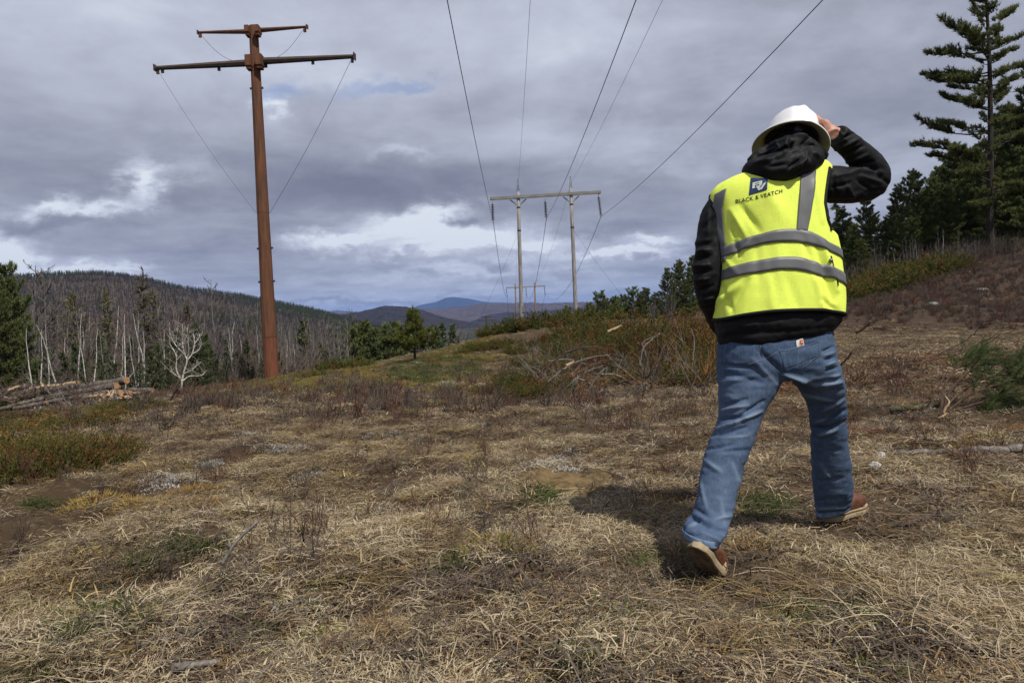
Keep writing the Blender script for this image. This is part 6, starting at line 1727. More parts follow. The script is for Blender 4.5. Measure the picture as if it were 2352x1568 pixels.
def seam(name, bvh, pts, r_, mat, parent, off=.001, n=24):
    S = spline(np.array(pts, float), n) if len(pts) > 2 else np.array(pts[0]) + (np.array(pts[1]) - np.array(pts[0])) * np.linspace(0, 1, n)[:, None]
    P = [cast(bvh, a, b, off) for a, b in S]; P = np.array([p for p in P if p is not None])
    m = MB(); m.tube(P - P0, r_, 5); return link(name, m.mesh(name, mat, True), parent)
bj = bvh_of(o_jeans)
zj = lambda x, y: (2270 * .784 + x * .07, 960 * .784 + y * .07)     # measured on an enlargement of the hip pocket
pocket = decal('pocket', bj, [zj(150, 770), zj(1440, 400), zj(1440, 900), zj(330, 1330)], 10, 8, .0018, M_denim, o_jeans)
seam('stitching', bj, [zj(150, 775), zj(500, 735), zj(900, 640), zj(1420, 440)], .0013, M_stitch, pocket, .003)
seam('stitching', bj, [zj(1440, 420), zj(1450, 700), zj(1440, 900)], .0016, M_stitch, pocket, .003)
seam('stitching', bj, [zj(1440, 900), zj(1200, 1080), zj(960, 1280)], .0012, M_stitch, pocket, .003)
patch = decal('patch', bj, [zj(690, 420), zj(910, 345), zj(955, 570), zj(705, 630)], 4, 4, .0035, M_patch, o_jeans)
decal('emblem', bj, [zj(800, 420), zj(890, 385), zj(915, 530), zj(790, 545)], 3, 3, .0048, M_orange, patch)
decal('emblem', bj, [zj(838, 455), zj(872, 445), zj(882, 490), zj(845, 495)], 2, 2, .0060, M_patch, patch)
zz = lambda x, y: (1489.6 + x * .4, 744.8 + y * .4)
seam('seam', bj, [zz(640, 120), zz(655, 180), zz(720, 250), zz(768, 292)], .0022, M_stitch, o_jeans, .0)
seam('seam', bj, [zz(400, 232), zz(520, 240), zz(650, 205), zz(740, 160)], .0018, M_stitch, o_jeans, .0)
def cuff(lx, ly, rx, ry, d, hb):
    l, r_ = W(lx, ly, d), W(rx, ry, d); c = (l + r_) / 2; a = (r_ - l) / 2; m = MB(); up_ = np.array((0, 0, 1.0))
    rings = []
    for dz, k in ((-.004, .97), (-.006, 1.03), (.004, 1.045), (.020, 1.045), (.024, 1.02), (.018, .98)):
        rings.append(ring_ellipse(c + up_ * dz, a * k, (0, -hb * k, 0), 36, 2.2) - P0)
    m.loft(rings + rings[:1], 0, False); link('cuff_hem', m.mesh('cuff_hem', M_hem, True), o_jeans)
cuff(1571, 1232, 1645, 1249, 2.575, .074); cuff(1877, 1184, 1950, 1160, 3.15, .058)

# ---- boots
def boot(ball, yaw, pitch, roll, ankle, L=.325):
    """a work boot; the part behind the ball of the foot can be lifted by pitch (the heel comes off the ground)"""
    fh = np.array((math.sin(yaw), math.cos(yaw), 0.0)); s0 = np.array((math.cos(yaw), -math.sin(yaw), 0.0)); Z_ = np.array((0, 0, 1.0))
    k_ = L / .302
    X = np.array([0, .012, .05, .11, .16, .20, .235, .265, .288, .302]) * k_
    Wd = np.array([.012, .032, .043, .040, .047, .053, .053, .046, .032, .006])
    Tp = np.array([.040, .048, .058, .080, .097, .096, .090, .080, .064, .042])
    cy = np.array([0, 0, 0, .002, .003, .002, 0, -.003, -.006, -.008])
    xb = .205 * k_; g = np.linspace(-.02, .36, 400)
    w_ = np.clip((xb + .035 - g) / .07, 0, 1); w_ = w_ * w_ * (3 - 2 * w_)
    ang = pitch * w_; rl = roll * w_
    dir_ = fh[None] * np.cos(ang)[:, None] - Z_[None] * np.sin(ang)[:, None]
    upv = fh[None] * np.sin(ang)[:, None] + Z_[None] * np.cos(ang)[:, None]
    sdv = s0[None] * np.cos(rl)[:, None] - upv * np.sin(rl)[:, None]; upv = upv * np.cos(rl)[:, None] + s0[None] * np.sin(rl)[:, None]
    cen = np.cumsum(dir_ * (g[1] - g[0]), 0); ib = int(np.argmin(np.abs(g - xb - .03))); cen = cen - cen[ib] + ball + fh * .03
    ip = lambda A, x: np.array([np.interp(x, g, A[:, c]) for c in range(3)])
    def T(x, y, z_): return ip(cen, x) + ip(sdv, x) * y + ip(upv, x) * z_
    f, s, up = dir_[0], sdv[0], upv[0]; heel = cen[0]; label = None
    Xs = np.linspace(0, X[-1], 28); Ws, Ts, Cs = np.interp(Xs, X, Wd), np.interp(Xs, X, Tp), np.interp(Xs, X, cy)
    k = np.hanning(5); k /= k.sum(); sm = lambda a: np.convolve(np.pad(a, 2, mode='edge'), k, 'valid')
    Ws, Ts = sm(Ws), sm(Ts)
    root = MB(); rings = []
    for x, w, t_, c_ in zip(Xs, Ws, Ts, Cs):
        hh = (t_ - .026) / 2
        th = np.arange(20) * 2 * math.pi / 20
        rings.append([T(x, c_ + w * .93 * np.sign(math.cos(a)) * abs(math.cos(a)) ** .75, .026 + hh + hh * np.sign(math.sin(a)) * abs(math.sin(a)) ** .8) for a in th])
    root.loft(rings)
    a0 = T(.088 * k_, 0, .070); root.tube([a0, a0 * .5 + ankle * .5, ankle], [.040, .037, .034], 18)
    def disp(V, N):
        x = (V - ball) @ fh + xb
        return .0016 * np.sin(x * 190) * np.exp(-((x - xb) / .03) ** 2) * (V[:, 2] - ball[2] > .05) + (fbm(V[:, 0] * 60, V[:, 1] * 60, V[:, 2] * 60, seed=4) - .5) * .0015
    o = finish(root, 'boot', M_leather, .0045, 3, disp)
    if label: o['label'] = label
    m = MB(); ring = []
    Xo = np.linspace(-.006, X[-1] + .007, 30); Wo = np.interp(Xo, np.concatenate([[-.006], X[1:-1], [X[-1] + .007]]), np.concatenate([[.008], Wd[1:-1] + .006, [.008]])); Co = np.interp(Xo, X, cy)
    Wo = sm(Wo); Wo[0] = .012; Wo[-1] = .010
    for x, w, c_ in zip(Xo, Wo, Co):
        th = np.arange(16) * 2 * math.pi / 16
        rs_ = .006 * max(0, (x - .22) / .08) ** 2
        ring.append([T(x, c_ + w * np.sign(math.cos(a)) * abs(math.cos(a)) ** .35, .016 + rs_ + .0155 * np.sign(math.sin(a)) * abs(math.sin(a)) ** .35) - P0 for a in th])
    m.loft(ring); link('sole', m.mesh('sole', M_sole, False), o)
    b = MB(); vb = []
    for x, w, c_ in zip(Xo[1:-1], Wo[1:-1], Co[1:-1]):
        rs_ = .006 * max(0, (x - .22) / .08) ** 2
        vb.append([T(x, c_ + w * .9 * q_, -.0022 + rs_) - P0 for q_ in (-1, -.5, 0, .5, 1)])
    vb = np.array(vb); nn = len(vb); b.add(vb.reshape(-1, 3), [(i * 5 + j, i * 5 + j + 1, i * 5 + 6 + j, i * 5 + 5 + j) for i in range(nn - 1) for j in range(4)])
    for i in range(2, nn - 2, 2):
        c_ = vb[i].mean(0); q_ = Xo[1 + i]; b.box(c_ - ip(upv, q_) * .001, ip(dir_, q_) * .003, ip(sdv, q_) * np.linalg.norm(vb[i][4] - vb[i][0]) * .42, ip(upv, q_) * .002)
    link('tread', b.mesh('tread', M_solebot), o)
    w_ = MB()
    pts = [T(x, c_ + w + .001, .033 + .006 * max(0, (x - .22) / .08) ** 2) - P0 for x, w, c_ in zip(Xo, Wo, Co)] + [T(x, c_ - w - .001, .033 + .006 * max(0, (x - .22) / .08) ** 2) - P0 for x, w, c_ in list(zip(Xo, Wo, Co))[::-1]]
    w_.tube(pts, .0022, 5); link('welt', w_.mesh('welt', M_hem if False else M_leather), o)
    return o
RB = np.array((1.605, 3.250, max(hz1(1.605, 3.250), hz1(1.45, 3.13), hz1(1.68, 3.31)) + .012)); LB = W(1631, 1317, 2.64); LB[2] = max(LB[2], hz1(LB[0], LB[1]) + .002)
boot(RB, R(54), 0.0, 0.0, W(1913, 1150, 3.14))
boot(LB, R(34), R(43), R(10), W(1618, 1206, 2.62))

# ---- jacket (torso, skirt and both sleeves in one)
VEST = np.array([
    # Lx, Ly, Rx, Ry, depth, half-depth, exponent, sag
    (1643, 733, 1929, 723, 2.86, .172, 2.5, .030), (1645, 690, 1930, 690, 2.865, .170, 2.5, .036), (1649, 640, 1927, 646, 2.87, .166, 2.5, .046), (1646, 592, 1921, 592, 2.88, .163, 2.5, .055),
    (1641, 545, 1912, 545, 2.885, .160, 2.5, .060), (1634, 500, 1907, 500, 2.89, .155, 2.4, .060), (1629, 460, 1905, 448, 2.895, .146, 2.3, .055), (1640, 434, 1906, 398, 2.90, .130, 2.2, .045), (1667, 416, 1900, 381, 2.905, .112, 2.2, .030),
    (1700, 401, 1886, 372, 2.91, .098, 2.2, .015), (1738, 392, 1866, 370, 2.915, .088, 2.0, .005)], float)
def jacket():
    mb = MB()
    rows = [tuple(r_[:7]) for r_ in VEST]
    S = spline(VEST, 40); rings = []
    for lx, ly, rx, ry, d, hb, p, sag in S:
        l, r_ = W(lx, ly, d), W(rx, ry, d); c = (l + r_) / 2; a = (r_ - l) / 2; a *= 1 - .020 / np.linalg.norm(a)
        R_ = ring_ellipse(c, a, (0, -(hb - .020), 0), 48, p); th = np.arange(48) * 2 * math.pi / 48
        R_[:, 2] += sag * np.sin(th) ** 2 * np.where(np.sin(th) > 0, 1, .4) - .004
        rings.append(R_)
    mb.loft(rings)
    rows_loft(mb, [(1652, 700, 1921, 696, 2.86, .150, 2.5), (1646, 735, 1924, 724, 2.86, .160, 2.5), (1648, 765, 1920, 742, 2.862, .158, 2.5), (1655, 793, 1909, 754, 2.866, .150, 2.4), (1664, 800, 1900, 762, 2.868, .138, 2.4)], 24, 48)
    limb(mb, [(1868, 418, 2.89, .076), (1915, 424, 2.92, .076), (1970, 424, 2.96, .076), (2004, 417, 2.985, .072), (1999, 386, 2.975, .064), (1968, 351, 2.945, .054), (1940, 326, 2.915, .047), (1927, 316, 2.90, .046), (1921, 311, 2.893, .047)], 34)
    limb(mb, [(1672, 462, 2.90, .074), (1648, 505, 2.90, .072), (1634, 565, 2.885, .066), (1625, 625, 2.87, .066), (1636, 685, 2.90, .058), (1655, 735, 2.97, .052), (1675, 765, 3.02, .048)], 34)
    z = lambda *q: (1528.8 + q[0] * .4, 196 + q[1] * .4, 1528.8 + q[2] * .4, 196 + q[3] * .4, q[4] * .4, q[5])
    L = [z(*q) for q in [
        # raised arm
        (960, 330, 1080, 275, 12, -8), (970, 370, 1110, 310, 12, 8), (1000, 420, 1130, 350, 12, -9), (1020, 450, 1160, 400, 12, 7), (1030, 470, 1190, 440, 11, -11), (1060, 490, 1240, 500, 15, 8), (980, 520, 1100, 500, 15, 6),
        (1100, 540, 1180, 600, 14, -7), (1120, 520, 1240, 560, 12, 7), (1180, 470, 1280, 560, 14, -7), (960, 590, 1060, 560, 16, -7), (1000, 640, 1130, 620, 16, 6), (1150, 620, 1240, 600, 14, -6), (960, 500, 980, 640, 12, -6), (1040, 560, 1080, 660, 14, 5), (1000, 262, 1040, 320, 10, 6),
        # hanging arm
        (250, 700, 240, 860, 16, 5), (190, 920, 260, 900, 14, -9), (175, 960, 250, 945, 13, 8), (165, 1000, 260, 975, 14, -10), (160, 1040, 250, 1030, 12, 8), (160, 1085, 260, 1060, 14, -9), (170, 1120, 250, 1110, 12, 7), (190, 1180, 270, 1150, 14, -8), (200, 1230, 280, 1220, 12, 7), (215, 1280, 290, 1270, 13, -7), (225, 820, 275, 760, 14, -6),
        # skirt
        (330, 1380, 700, 1370, 25, 3), (320, 1440, 950, 1390, 16, -3)]]
    def disp(V, N):
        n = strokes(V, N, L)
        n += (ridged(V, 9, 9, 11, 15) - .35) * .0046 + (ridged(V, 24, 24, 24, 65) - .35) * .0024 + (fbm(V[:, 0] * 28, V[:, 1] * 28, V[:, 2] * 28, seed=16) - .5) * .003
        return n
    return finish(mb, 'jacket', M_nylon, .0065, 4, disp)
o_jacket = jacket()
def hood():
    mb = MB()
    limb(mb, [(1800, 415, 2.92, .125), (1806, 385, 2.92, .125), (1815, 352, 2.935, .105), (1820, 322, 2.95, .086)], 16, 28)
    limb(mb, [(1716, 398, 2.84, .030), (1738, 390, 2.80, .052), (1772, 388, 2.775, .062), (1812, 380, 2.765, .062), (1848, 368, 2.785, .055), (1875, 362, 2.83, .040)], 24)
    limb(mb, [(1768, 358, 2.87, .038), (1789, 346, 2.82, .044), (1822, 338, 2.80, .048), (1853, 345, 2.82, .046), (1876, 356, 2.87, .034)], 20)
    limb(mb, [(1730, 385, 2.86, .045), (1752, 366, 2.86, .048), (1772, 348, 2.89, .040)], 14)
    limb(mb, [(1875, 362, 2.87, .040), (1882, 358, 2.9, .036)], 8)
    z = lambda *q: (1724.8 + q[0] * .1, 235.2 + q[1] * .1, 1724.8 + q[2] * .1, 235.2 + q[3] * .1, q[4] * .1, q[5])
    L = [z(*q) for q in [(260, 1080, 900, 760, 60, -14), (160, 1260, 700, 1050, 70, -12), (420, 1180, 820, 1000, 55, 13), (100, 1400, 560, 1300, 60, 10), (480, 1340, 860, 1130, 60, -12), (860, 780, 780, 1120, 60, 13), (960, 740, 1480, 840, 50, 10), (880, 1060, 960, 920, 35, -12),
                                   (1180, 980, 1320, 840, 60, -10), (1300, 900, 1420, 1020, 70, 9), (900, 1140, 1240, 1060, 55, -10), (1000, 1500, 1260, 1290, 60, 12), (880, 1500, 1180, 1300, 50, -9), (1290, 1080, 1330, 1300, 60, -8), (420, 1480, 820, 1420, 60, -6), (1400, 1150, 1560, 1250, 60, 7), (560, 900, 640, 1040, 50, 8)]]
    def disp(V, N):
        return strokes(V, N, L) + (ridged(V, 9, 9, 14, 25) - .35) * .0055 + (ridged(V, 26, 26, 26, 75) - .35) * .0012 + (fbm(V[:, 0] * 34, V[:, 1] * 34, V[:, 2] * 34, seed=26) - .5) * .003
    return finish(mb, 'hood', M_nylon, .0055, 4, disp, parent=o_jacket)
hood()

# ---- vest
NTH, NVR = 220, 150
VS = spline(VEST, NVR)
def vest_disp(V, N):
    L0 = [(430, 690, 540, 840, 30, -7), (380, 720, 470, 880, 22, 5), (385, 790, 400, 870, 14, -6), (560, 560, 700, 800, 60, 5), (520, 900, 540, 1180, 40, -4), (640, 700, 660, 1200, 60, 4), (870, 930, 960, 1230, 22, -8), (900, 900, 985, 1180, 18, 7), (830, 1000, 900, 1280, 26, 5),
          (780, 850, 860, 1100, 22, -6), (400, 900, 430, 980, 18, -6), (350, 1000, 420, 1090, 20, 5), (300, 1250, 420, 1150, 26, 7), (380, 1280, 470, 1120, 22, -6), (440, 950, 480, 900, 14, 6), (900, 1230, 990, 1300, 20, -6), (330, 1150, 380, 1300, 20, -5), (700, 1100, 760, 1280, 30, -4), (600, 1120, 610, 1270, 30, 4),
          (860, 560, 900, 780, 24, 5), (270, 720, 330, 900, 20, 4)]
    L = [(1528.8 + a * .4, 196 + b * .4, 1528.8 + c * .4, 196 + d * .4, w * .4, k) for a, b, c, d, w, k in L0]
    return strokes(V, N, L) + (fbm(V[:, 0] * 9, V[:, 1] * 9, V[:, 2] * 4.5, octs=3, seed=35) - .5) * .010 + (ridged(V, 6, 6, 3.2, 37) - .3) * .0035
def vest_base(th, v):
    """points of the vest shell at angle th (0 right side, pi/2 middle of the back) and height index v in rows"""
    r_ = np.stack([np.interp(v, np.arange(NVR), VS[:, i]) for i in range(8)], -1)
    def Wv(x, y, d): return CAM + d[..., None] * (_F + ((x - CX) / FPX)[..., None] * _R - ((y - CY) / FPX)[..., None] * _U)
    l, rr = Wv(r_[..., 0], r_[..., 1], r_[..., 4]), Wv(r_[..., 2], r_[..., 3], r_[..., 4])
    c, a = (l + rr) / 2, (rr - l) / 2
    p = r_[..., 6]; cs, sn = np.cos(th), np.sin(th)
    ce = np.sign(cs) * np.abs(cs) ** (2 / p); se = np.sign(sn) * np.abs(sn) ** (2 / p)
    P = c + ce[..., None] * a
    P[..., 1] -= se * r_[..., 5]
    P[..., 2] += r_[..., 7] * sn ** 2 * np.where(sn > 0, 1, .4)
    # the spine is a shallow hollow between the shoulder blades
    return P
def vest_pt(th, v, off=0.0):
    e = 1e-3
    P = vest_base(th, v); du = vest_base(th + e, v) - P; dv = vest_base(th, v + .05) - P
    N = unit(np.cross(du, dv)); cen = vest_base(th + math.pi, v)
    sgn = np.sign(((P - cen) * N).sum(-1, keepdims=True)); N = N * sgn
    sh = P.shape[:-1]
    k = vest_disp(P.reshape(-1, 3), N.reshape(-1, 3)).reshape(sh)
    return P + N * (k[..., None] + off)
ROWY = VS[:, 1] * .5 + VS[:, 3] * .5
def theta_of(px, v, lo=.02, hi=math.pi - .02):
    t = np.linspace(lo, hi, 300); P = vest_base(t, np.full(300, float(v))); x = project(P)[0]
    return float(np.interp(-px, -x, t))
def v_of(py, th):
    vv = np.linspace(0, NVR - 1, 400); P = vest_base(np.full(400, th), vv); y = project(P)[1]
    return float(np.interp(-py, -y, vv))
HOLE_R = np.array([(392, 1906), (444, 1900), (500, 1894), (536, 1900), (552, 1908)]); HOLE_L = np.array([(440, 1626), (452, 1629), (492, 1638), (540, 1646), (566, 1650), (578, 1650)])
def build_vest():
    th, vv = np.meshgrid(np.arange(NTH) * 2 * math.pi / NTH, np.arange(NVR).astype(float))
    P = vest_pt(th, vv)
    m = MB(); F = []
    tc_ = (np.arange(NTH) + .5) * 2 * math.pi / NTH
    vr = [(v_of(554, .05), v_of(393, .25)), (v_of(580, math.pi - .05), v_of(442, math.pi - .25))]
    er = [theta_of(np.interp(VS[i, 3] + 2, HOLE_R[:, 0], HOLE_R[:, 1]), i) for i in range(NVR)]
    el = [theta_of(np.interp(VS[i, 1], HOLE_L[:, 0], HOLE_L[:, 1]), i) for i in range(NVR)]
    front = R(-62)
    HOLES = [[], []]
    for i in range(NVR - 1):
        inr = vr[0][0] < i < vr[0][1]; inl = vr[1][0] < i < vr[1][1]
        fr = math.sin(math.pi * np.clip((i - vr[0][0]) / (vr[0][1] - vr[0][0]), 0, 1)) ** .35 if inr else 0
        fl = math.sin(math.pi * np.clip((i - vr[1][0]) / (vr[1][1] - vr[1][0]), 0, 1)) ** .35 if inl else 0
        for j in range(NTH):
            t = (tc_[j] + math.pi) % (2 * math.pi) - math.pi
            if inr and front * fr < t < er[i]: continue
            tl2 = tc_[j]
            if inl and el[i] < tl2 < math.pi - front * fl: continue
            j2 = (j + 1) % NTH
            F.append((i * NTH + j, i * NTH + j2, (i + 1) * NTH + j2, (i + 1) * NTH + j))
    m.add(P.reshape(-1, 3) - P0, [f[::-1] for f in F])
    o = link('vest', m.mesh('vest', M_hivis, True), person)
    sd = o.modifiers.new('thickness', 'SOLIDIFY'); sd.thickness = .003; sd.offset = -1
    # black binding along hem and armholes
    def bind(pts, r_):
        b = MB(); b.tube(np.array(pts) - P0, r_, 8); link('binding', b.mesh('binding', M_blackcloth, True), o)
    t = np.linspace(0, 2 * math.pi, 120); bind(vest_pt(t, np.full(120, 0.0), .001) - np.array((0, 0, .003)), .007)
    ii = np.arange(int(vr[0][0]), int(vr[0][1]) + 1)
    bind(vest_pt(np.array([er[i] for i in ii]), ii.astype(float), .001), .0065)
    ii = np.arange(int(vr[1][0]), int(vr[1][1]) + 1)
    bind(vest_pt(np.array([el[i] for i in ii]), ii.astype(float), .001), .0045)
    # side slit with its snap
    ii = np.linspace(v_of(672, .2), v_of(612, .2), 16)
    xs = np.interp(ii, [ii[0], ii[-1]], [1921, 1908]); bind(vest_pt(np.array([theta_of(x, i) for x, i in zip(xs, ii)]), ii, .002), .0032)
    def tape(name, t0, t1, v0, v1, nt, nv, off=.0035):
        """t0/t1: angle at each v sample (arrays) or constants"""
        vs = np.linspace(0, 1, nv); V = []
        for q in vs:
            a = t0(q) if callable(t0) else t0; b = t1(q) if callable(t1) else t1
            tt = np.linspace(a, b, nt); u_ = np.linspace(0, 1, nt)
            lo = v0(tt) if callable(v0) else np.full(nt, v0); hi = v1(tt) if callable(v1) else np.full(nt, v1)
            V.append(vest_pt(tt, lo + (hi - lo) * q, off))
        V = np.array(V); mm = MB()
        Fc = [(i * nt + j, i * nt + j + 1, (i + 1) * nt + j + 1, (i + 1) * nt + j) for i in range(nv - 1) for j in range(nt - 1)]
        mm.add(V.reshape(-1, 3) - P0, [f[::-1] for f in Fc])
        oo = link(name, mm.mesh(name, M_reflect, True), o)
        s_ = oo.modifiers.new('thickness', 'SOLIDIFY'); s_.thickness = .0012; s_.offset = 1
        return oo
    # horizontal bands: picture heights of lower and upper edge across the back
    def band(lowpx, highpx, t0, t1):
        xs = np.array([q[0] for q in lowpx], float)
        ts = np.array([theta_of(x, v_of(y, 1.57)) for x, y in lowpx]); lo = np.array([v_of(y, t) for (x, y), t in zip(lowpx, ts)])
        ts2 = np.array([theta_of(x, v_of(y, 1.57)) for x, y in highpx]); hi = np.array([v_of(y, t) for (x, y), t in zip(highpx, ts2)])
        k = np.argsort(ts); k2 = np.argsort(ts2)
        f_lo = lambda t: np.interp(t, ts[k], lo[k]); f_hi = lambda t: np.interp(t, ts2[k2], hi[k2])
        return tape('reflective_band', t0, t1, f_lo, f_hi, 110, 5)
    band([(1650, 595), (1690, 583), (1749, 561), (1785, 557), (1825, 556), (1860, 562), (1903, 576)], [(1650, 572), (1690, 558), (1749, 537), (1785, 529), (1825, 526), (1860, 532), (1903, 556)], R(-30), R(212))
    band([(1655, 645), (1700, 634), (1753, 625), (1790, 620), (1825, 620), (1877, 632), (1906, 639)], [(1655, 623), (1700, 608), (1753, 596), (1790, 591), (1825, 590), (1877, 603), (1906, 611)], R(-30), R(212))
    def strap(edges):
        ys = np.array([e[0] for e in edges], float); v0, v1 = v_of(ys[-1], 1.57), v_of(ys[0], 1.2)
        yv = lambda v: np.interp(v, np.linspace(v0, v1, 60), [project(vest_base(np.array([1.5]), np.array([q])))[1][0] for q in np.linspace(v0, v1, 60)])
        V0 = {}
        def tt(side):
            def f(q):
                v = v0 + (v1 - v0) * q
                t = 1.5
                for _ in range(4):
                    y = project(vest_base(np.array([t]), np.array([v])))[1][0]
                    x = np.interp(y, ys, [e[side] for e in edges]); t = theta_of(x, v)
                return t
            return f
        return tape('reflective_strap', tt(2), tt(1), v0, v1, 10, 60)
    strap([(405, 1657, 1684), (422, 1649, 1673), (476, 1639, 1661), (520, 1644, 1664), (572, 1653, 1671)])
    strap([(374, 1846, 1876), (388, 1841, 1873), (452, 1835, 1868), (500, 1831, 1860), (529, 1829, 1854)])
    c = vest_pt(np.array([theta_of(1902, v_of(624, .3))]), np.array([v_of(624, .3)]), .006)[0]
    s = MB(); s.tube([c - P0 + (0, .004, 0), c - P0 - (0, .003, 0)], [.009, .006], 14); link('snap', s.mesh('snap', M_galv, True), o)
    return o
o_vest = build_vest()
bv = bvh_of(o_vest)
zl = lambda x, y: ((2130 + x / 11.76) * .784, (490 + y / 11.76) * .784)      # measured on an enlargement of the print
logo = decal('emblem', bv, [zl(815, 380), zl(1400, 380), zl(1375, 780), zl(755, 970)], 16, 14, .0020, M_navy, o_vest)
def print_poly(name, polys, mat, off, parent):
    m = MB()
    for poly in polys:
        bm = bmesh.new(); vs = [bm.verts.new((x, -y, 0)) for x, y in poly]; f = bm.faces.new(vs)
        bmesh.ops.triangulate(bm, faces=[f]); bmesh.ops.subdivide_edges(bm, edges=bm.edges[:], cuts=5, use_grid_fill=True); bm.verts.index_update()
        V = [cast(bv, *zl(v.co.x, -v.co.y), off) for v in bm.verts]
        if any(v is None for v in V): bm.free(); continue
        m.add(np.array(V) - P0, [[v.index for v in q.verts] for q in bm.faces]); bm.free()
    return link(name, m.mesh(name, mat), parent)
print_poly('monogram', [[(885, 545), (1200, 470), (1215, 500), (1200, 600), (1130, 680), (1145, 715), (1265, 560), (1345, 520), (1210, 760), (1085, 815), (990, 665), (1110, 630), (1110, 590), (950, 640), (970, 720), (865, 750)]], M_white, .0036, logo)
print_poly('monogram', [[(965, 575), (1110, 530), (1105, 552), (968, 598)]], M_navy, .0042, logo)
def lettering():
    cu = bpy.data.curves.new('lettering', 'FONT'); cu.body = 'BLACK & VEATCH'; cu.size = 1.0; cu.offset = .012; cu.space_character = 1.08; cu.resolution_u = 3
    o = bpy.data.objects.new('lettering_src', cu); COL.objects.link(o)
    dg = bpy.context.evaluated_depsgraph_get(); me = bpy.data.meshes.new_from_object(o.evaluated_get(dg))
    bm = bmesh.new(); bm.from_mesh(me); bmesh.ops.remove_doubles(bm, verts=bm.verts, dist=1e-5); bmesh.ops.triangulate(bm, faces=bm.faces[:])
    for _ in range(2):
        bmesh.ops.subdivide_edges(bm, edges=[e for e in bm.edges if e.calc_length() > .16], cuts=1); bmesh.ops.triangulate(bm, faces=bm.faces[:])
    bm.verts.index_update(); V = np.array([v.co[:] for v in bm.verts]); F = [[v.index for v in p.verts] for p in bm.faces]; bm.free()
    bpy.data.objects.remove(o); bpy.data.meshes.remove(me)
    x0, x1 = V[:, 0].min(), V[:, 0].max(); h = V[:, 1].max()
    # base line sweeps from (305,1250) to (1900,880) on the enlargement, bowed slightly
    a = (V[:, 0] - x0) / (x1 - x0); b = V[:, 1] / h
    bx = 305 + (1905 - 305) * a; by = 1250 - 370 * a + 18 * np.sin(a * math.pi); X = bx - b * 8; Y = by - b * 132 - 0
    P = []
    for x, y in zip(X, Y):
        c = cast(bv, *zl(x, y), .0016); P.append(c if c is not None else P[-1])
    m = MB(); m.add(np.array(P) - P0, F); link('lettering', m.mesh('lettering', M_ink), o_vest)
lettering()

# ---- hard hat
HC = W(1816, 329, 2.95)
hz_ = unit(np.array((math.tan(R(17.5)), math.tan(R(19)), 1.0))); hy_ = unit(np.array((0, 1.0, 0)) - hz_ * hz_[1]); hx_ = np.cross(hy_, hz_)
def HT(x, y, z_): return HC + hx_ * x + hy_ * y + hz_ * z_
def hard_hat():
    m = MB(); prof = [(1.43, -.013), (1.445, -.009), (1.38, -.001), (1.20, .008), (1.06, .014), (1.0, .024), (.985, .045), (.94, .076), (.85, .103), (.70, .126), (.48, .142), (.25, .149), (.06, .152)]
    n = 56; th = np.arange(n) * 2 * math.pi / n; rings = []
    for f, z_ in prof:
        ridge_ = np.exp(-((np.abs(np.cos(th))) / .22) ** 2) * (.010 if .2 < f < .99 else 0)
        flat_ = 1 + .035 * np.exp(-((np.abs(np.cos(th)) - .55) / .12) ** 2) * (1 if .3 < f < .95 else 0)
        rings.append([HT(.106 * f * math.cos(a) * fl, .126 * f * math.sin(a) * fl, z_ + rd - (.010 * max(0, f - 1.0) / .3 if f > 1 else 0) * abs(math.cos(a))) - P0 for a, rd, fl in zip(th, ridge_, flat_)])
    m.loft(rings, 0, False)
    top = np.array(rings[-1]).mean(0) + hz_ * .002; b = m.n; m.add([top], []); 
    m.f.extend([(b - n + j, b - n + (j + 1) % n, b) for j in range(n)]); m.m.extend([0] * n)
    o = link('hard_hat', m.mesh('hard_hat', M_hat, True), person)
    # underside and inner shell
    u_ = MB(); prof2 = [(1.428, -.0145), (1.37, -.006), (1.20, .002), (1.04, .008), (.97, .020), (.955, .045), (.91, .074), (.82, .100), (.67, .122), (.45, .137), (.05, .146)]
    rr = []
    for f, z_ in prof2: rr.append([HT(.106 * f * math.cos(a), .126 * f * math.sin(a), z_ - (.010 * max(0, f - 1.0) / .3 if f > 1 else 0) * abs(math.cos(a))) - P0 for a in th])
    u_.loft(rr, 0, False); link('brim_underside', u_.mesh('brim_underside', M_brim, True), o)
    w = MB(); w.tube([HT(.090 * math.cos(a), .108 * math.sin(a), .002) - P0 for a in np.linspace(0, 6.283, 40)], .010, 8); link('sweat_band', w.mesh('sweat_band', M_blackcloth, True), o)
    k = MB(); c = HT(-.020, -.116, -.012); k.tube([c - P0 + hy_ * .015, c - P0 - hy_ * .012], [.020, .017], 18); link('ratchet_knob', k.mesh('ratchet_knob', plain('slate_plastic', (.025, .028, .04), .45, bump=0), True), o)
    return o
hard_hat()

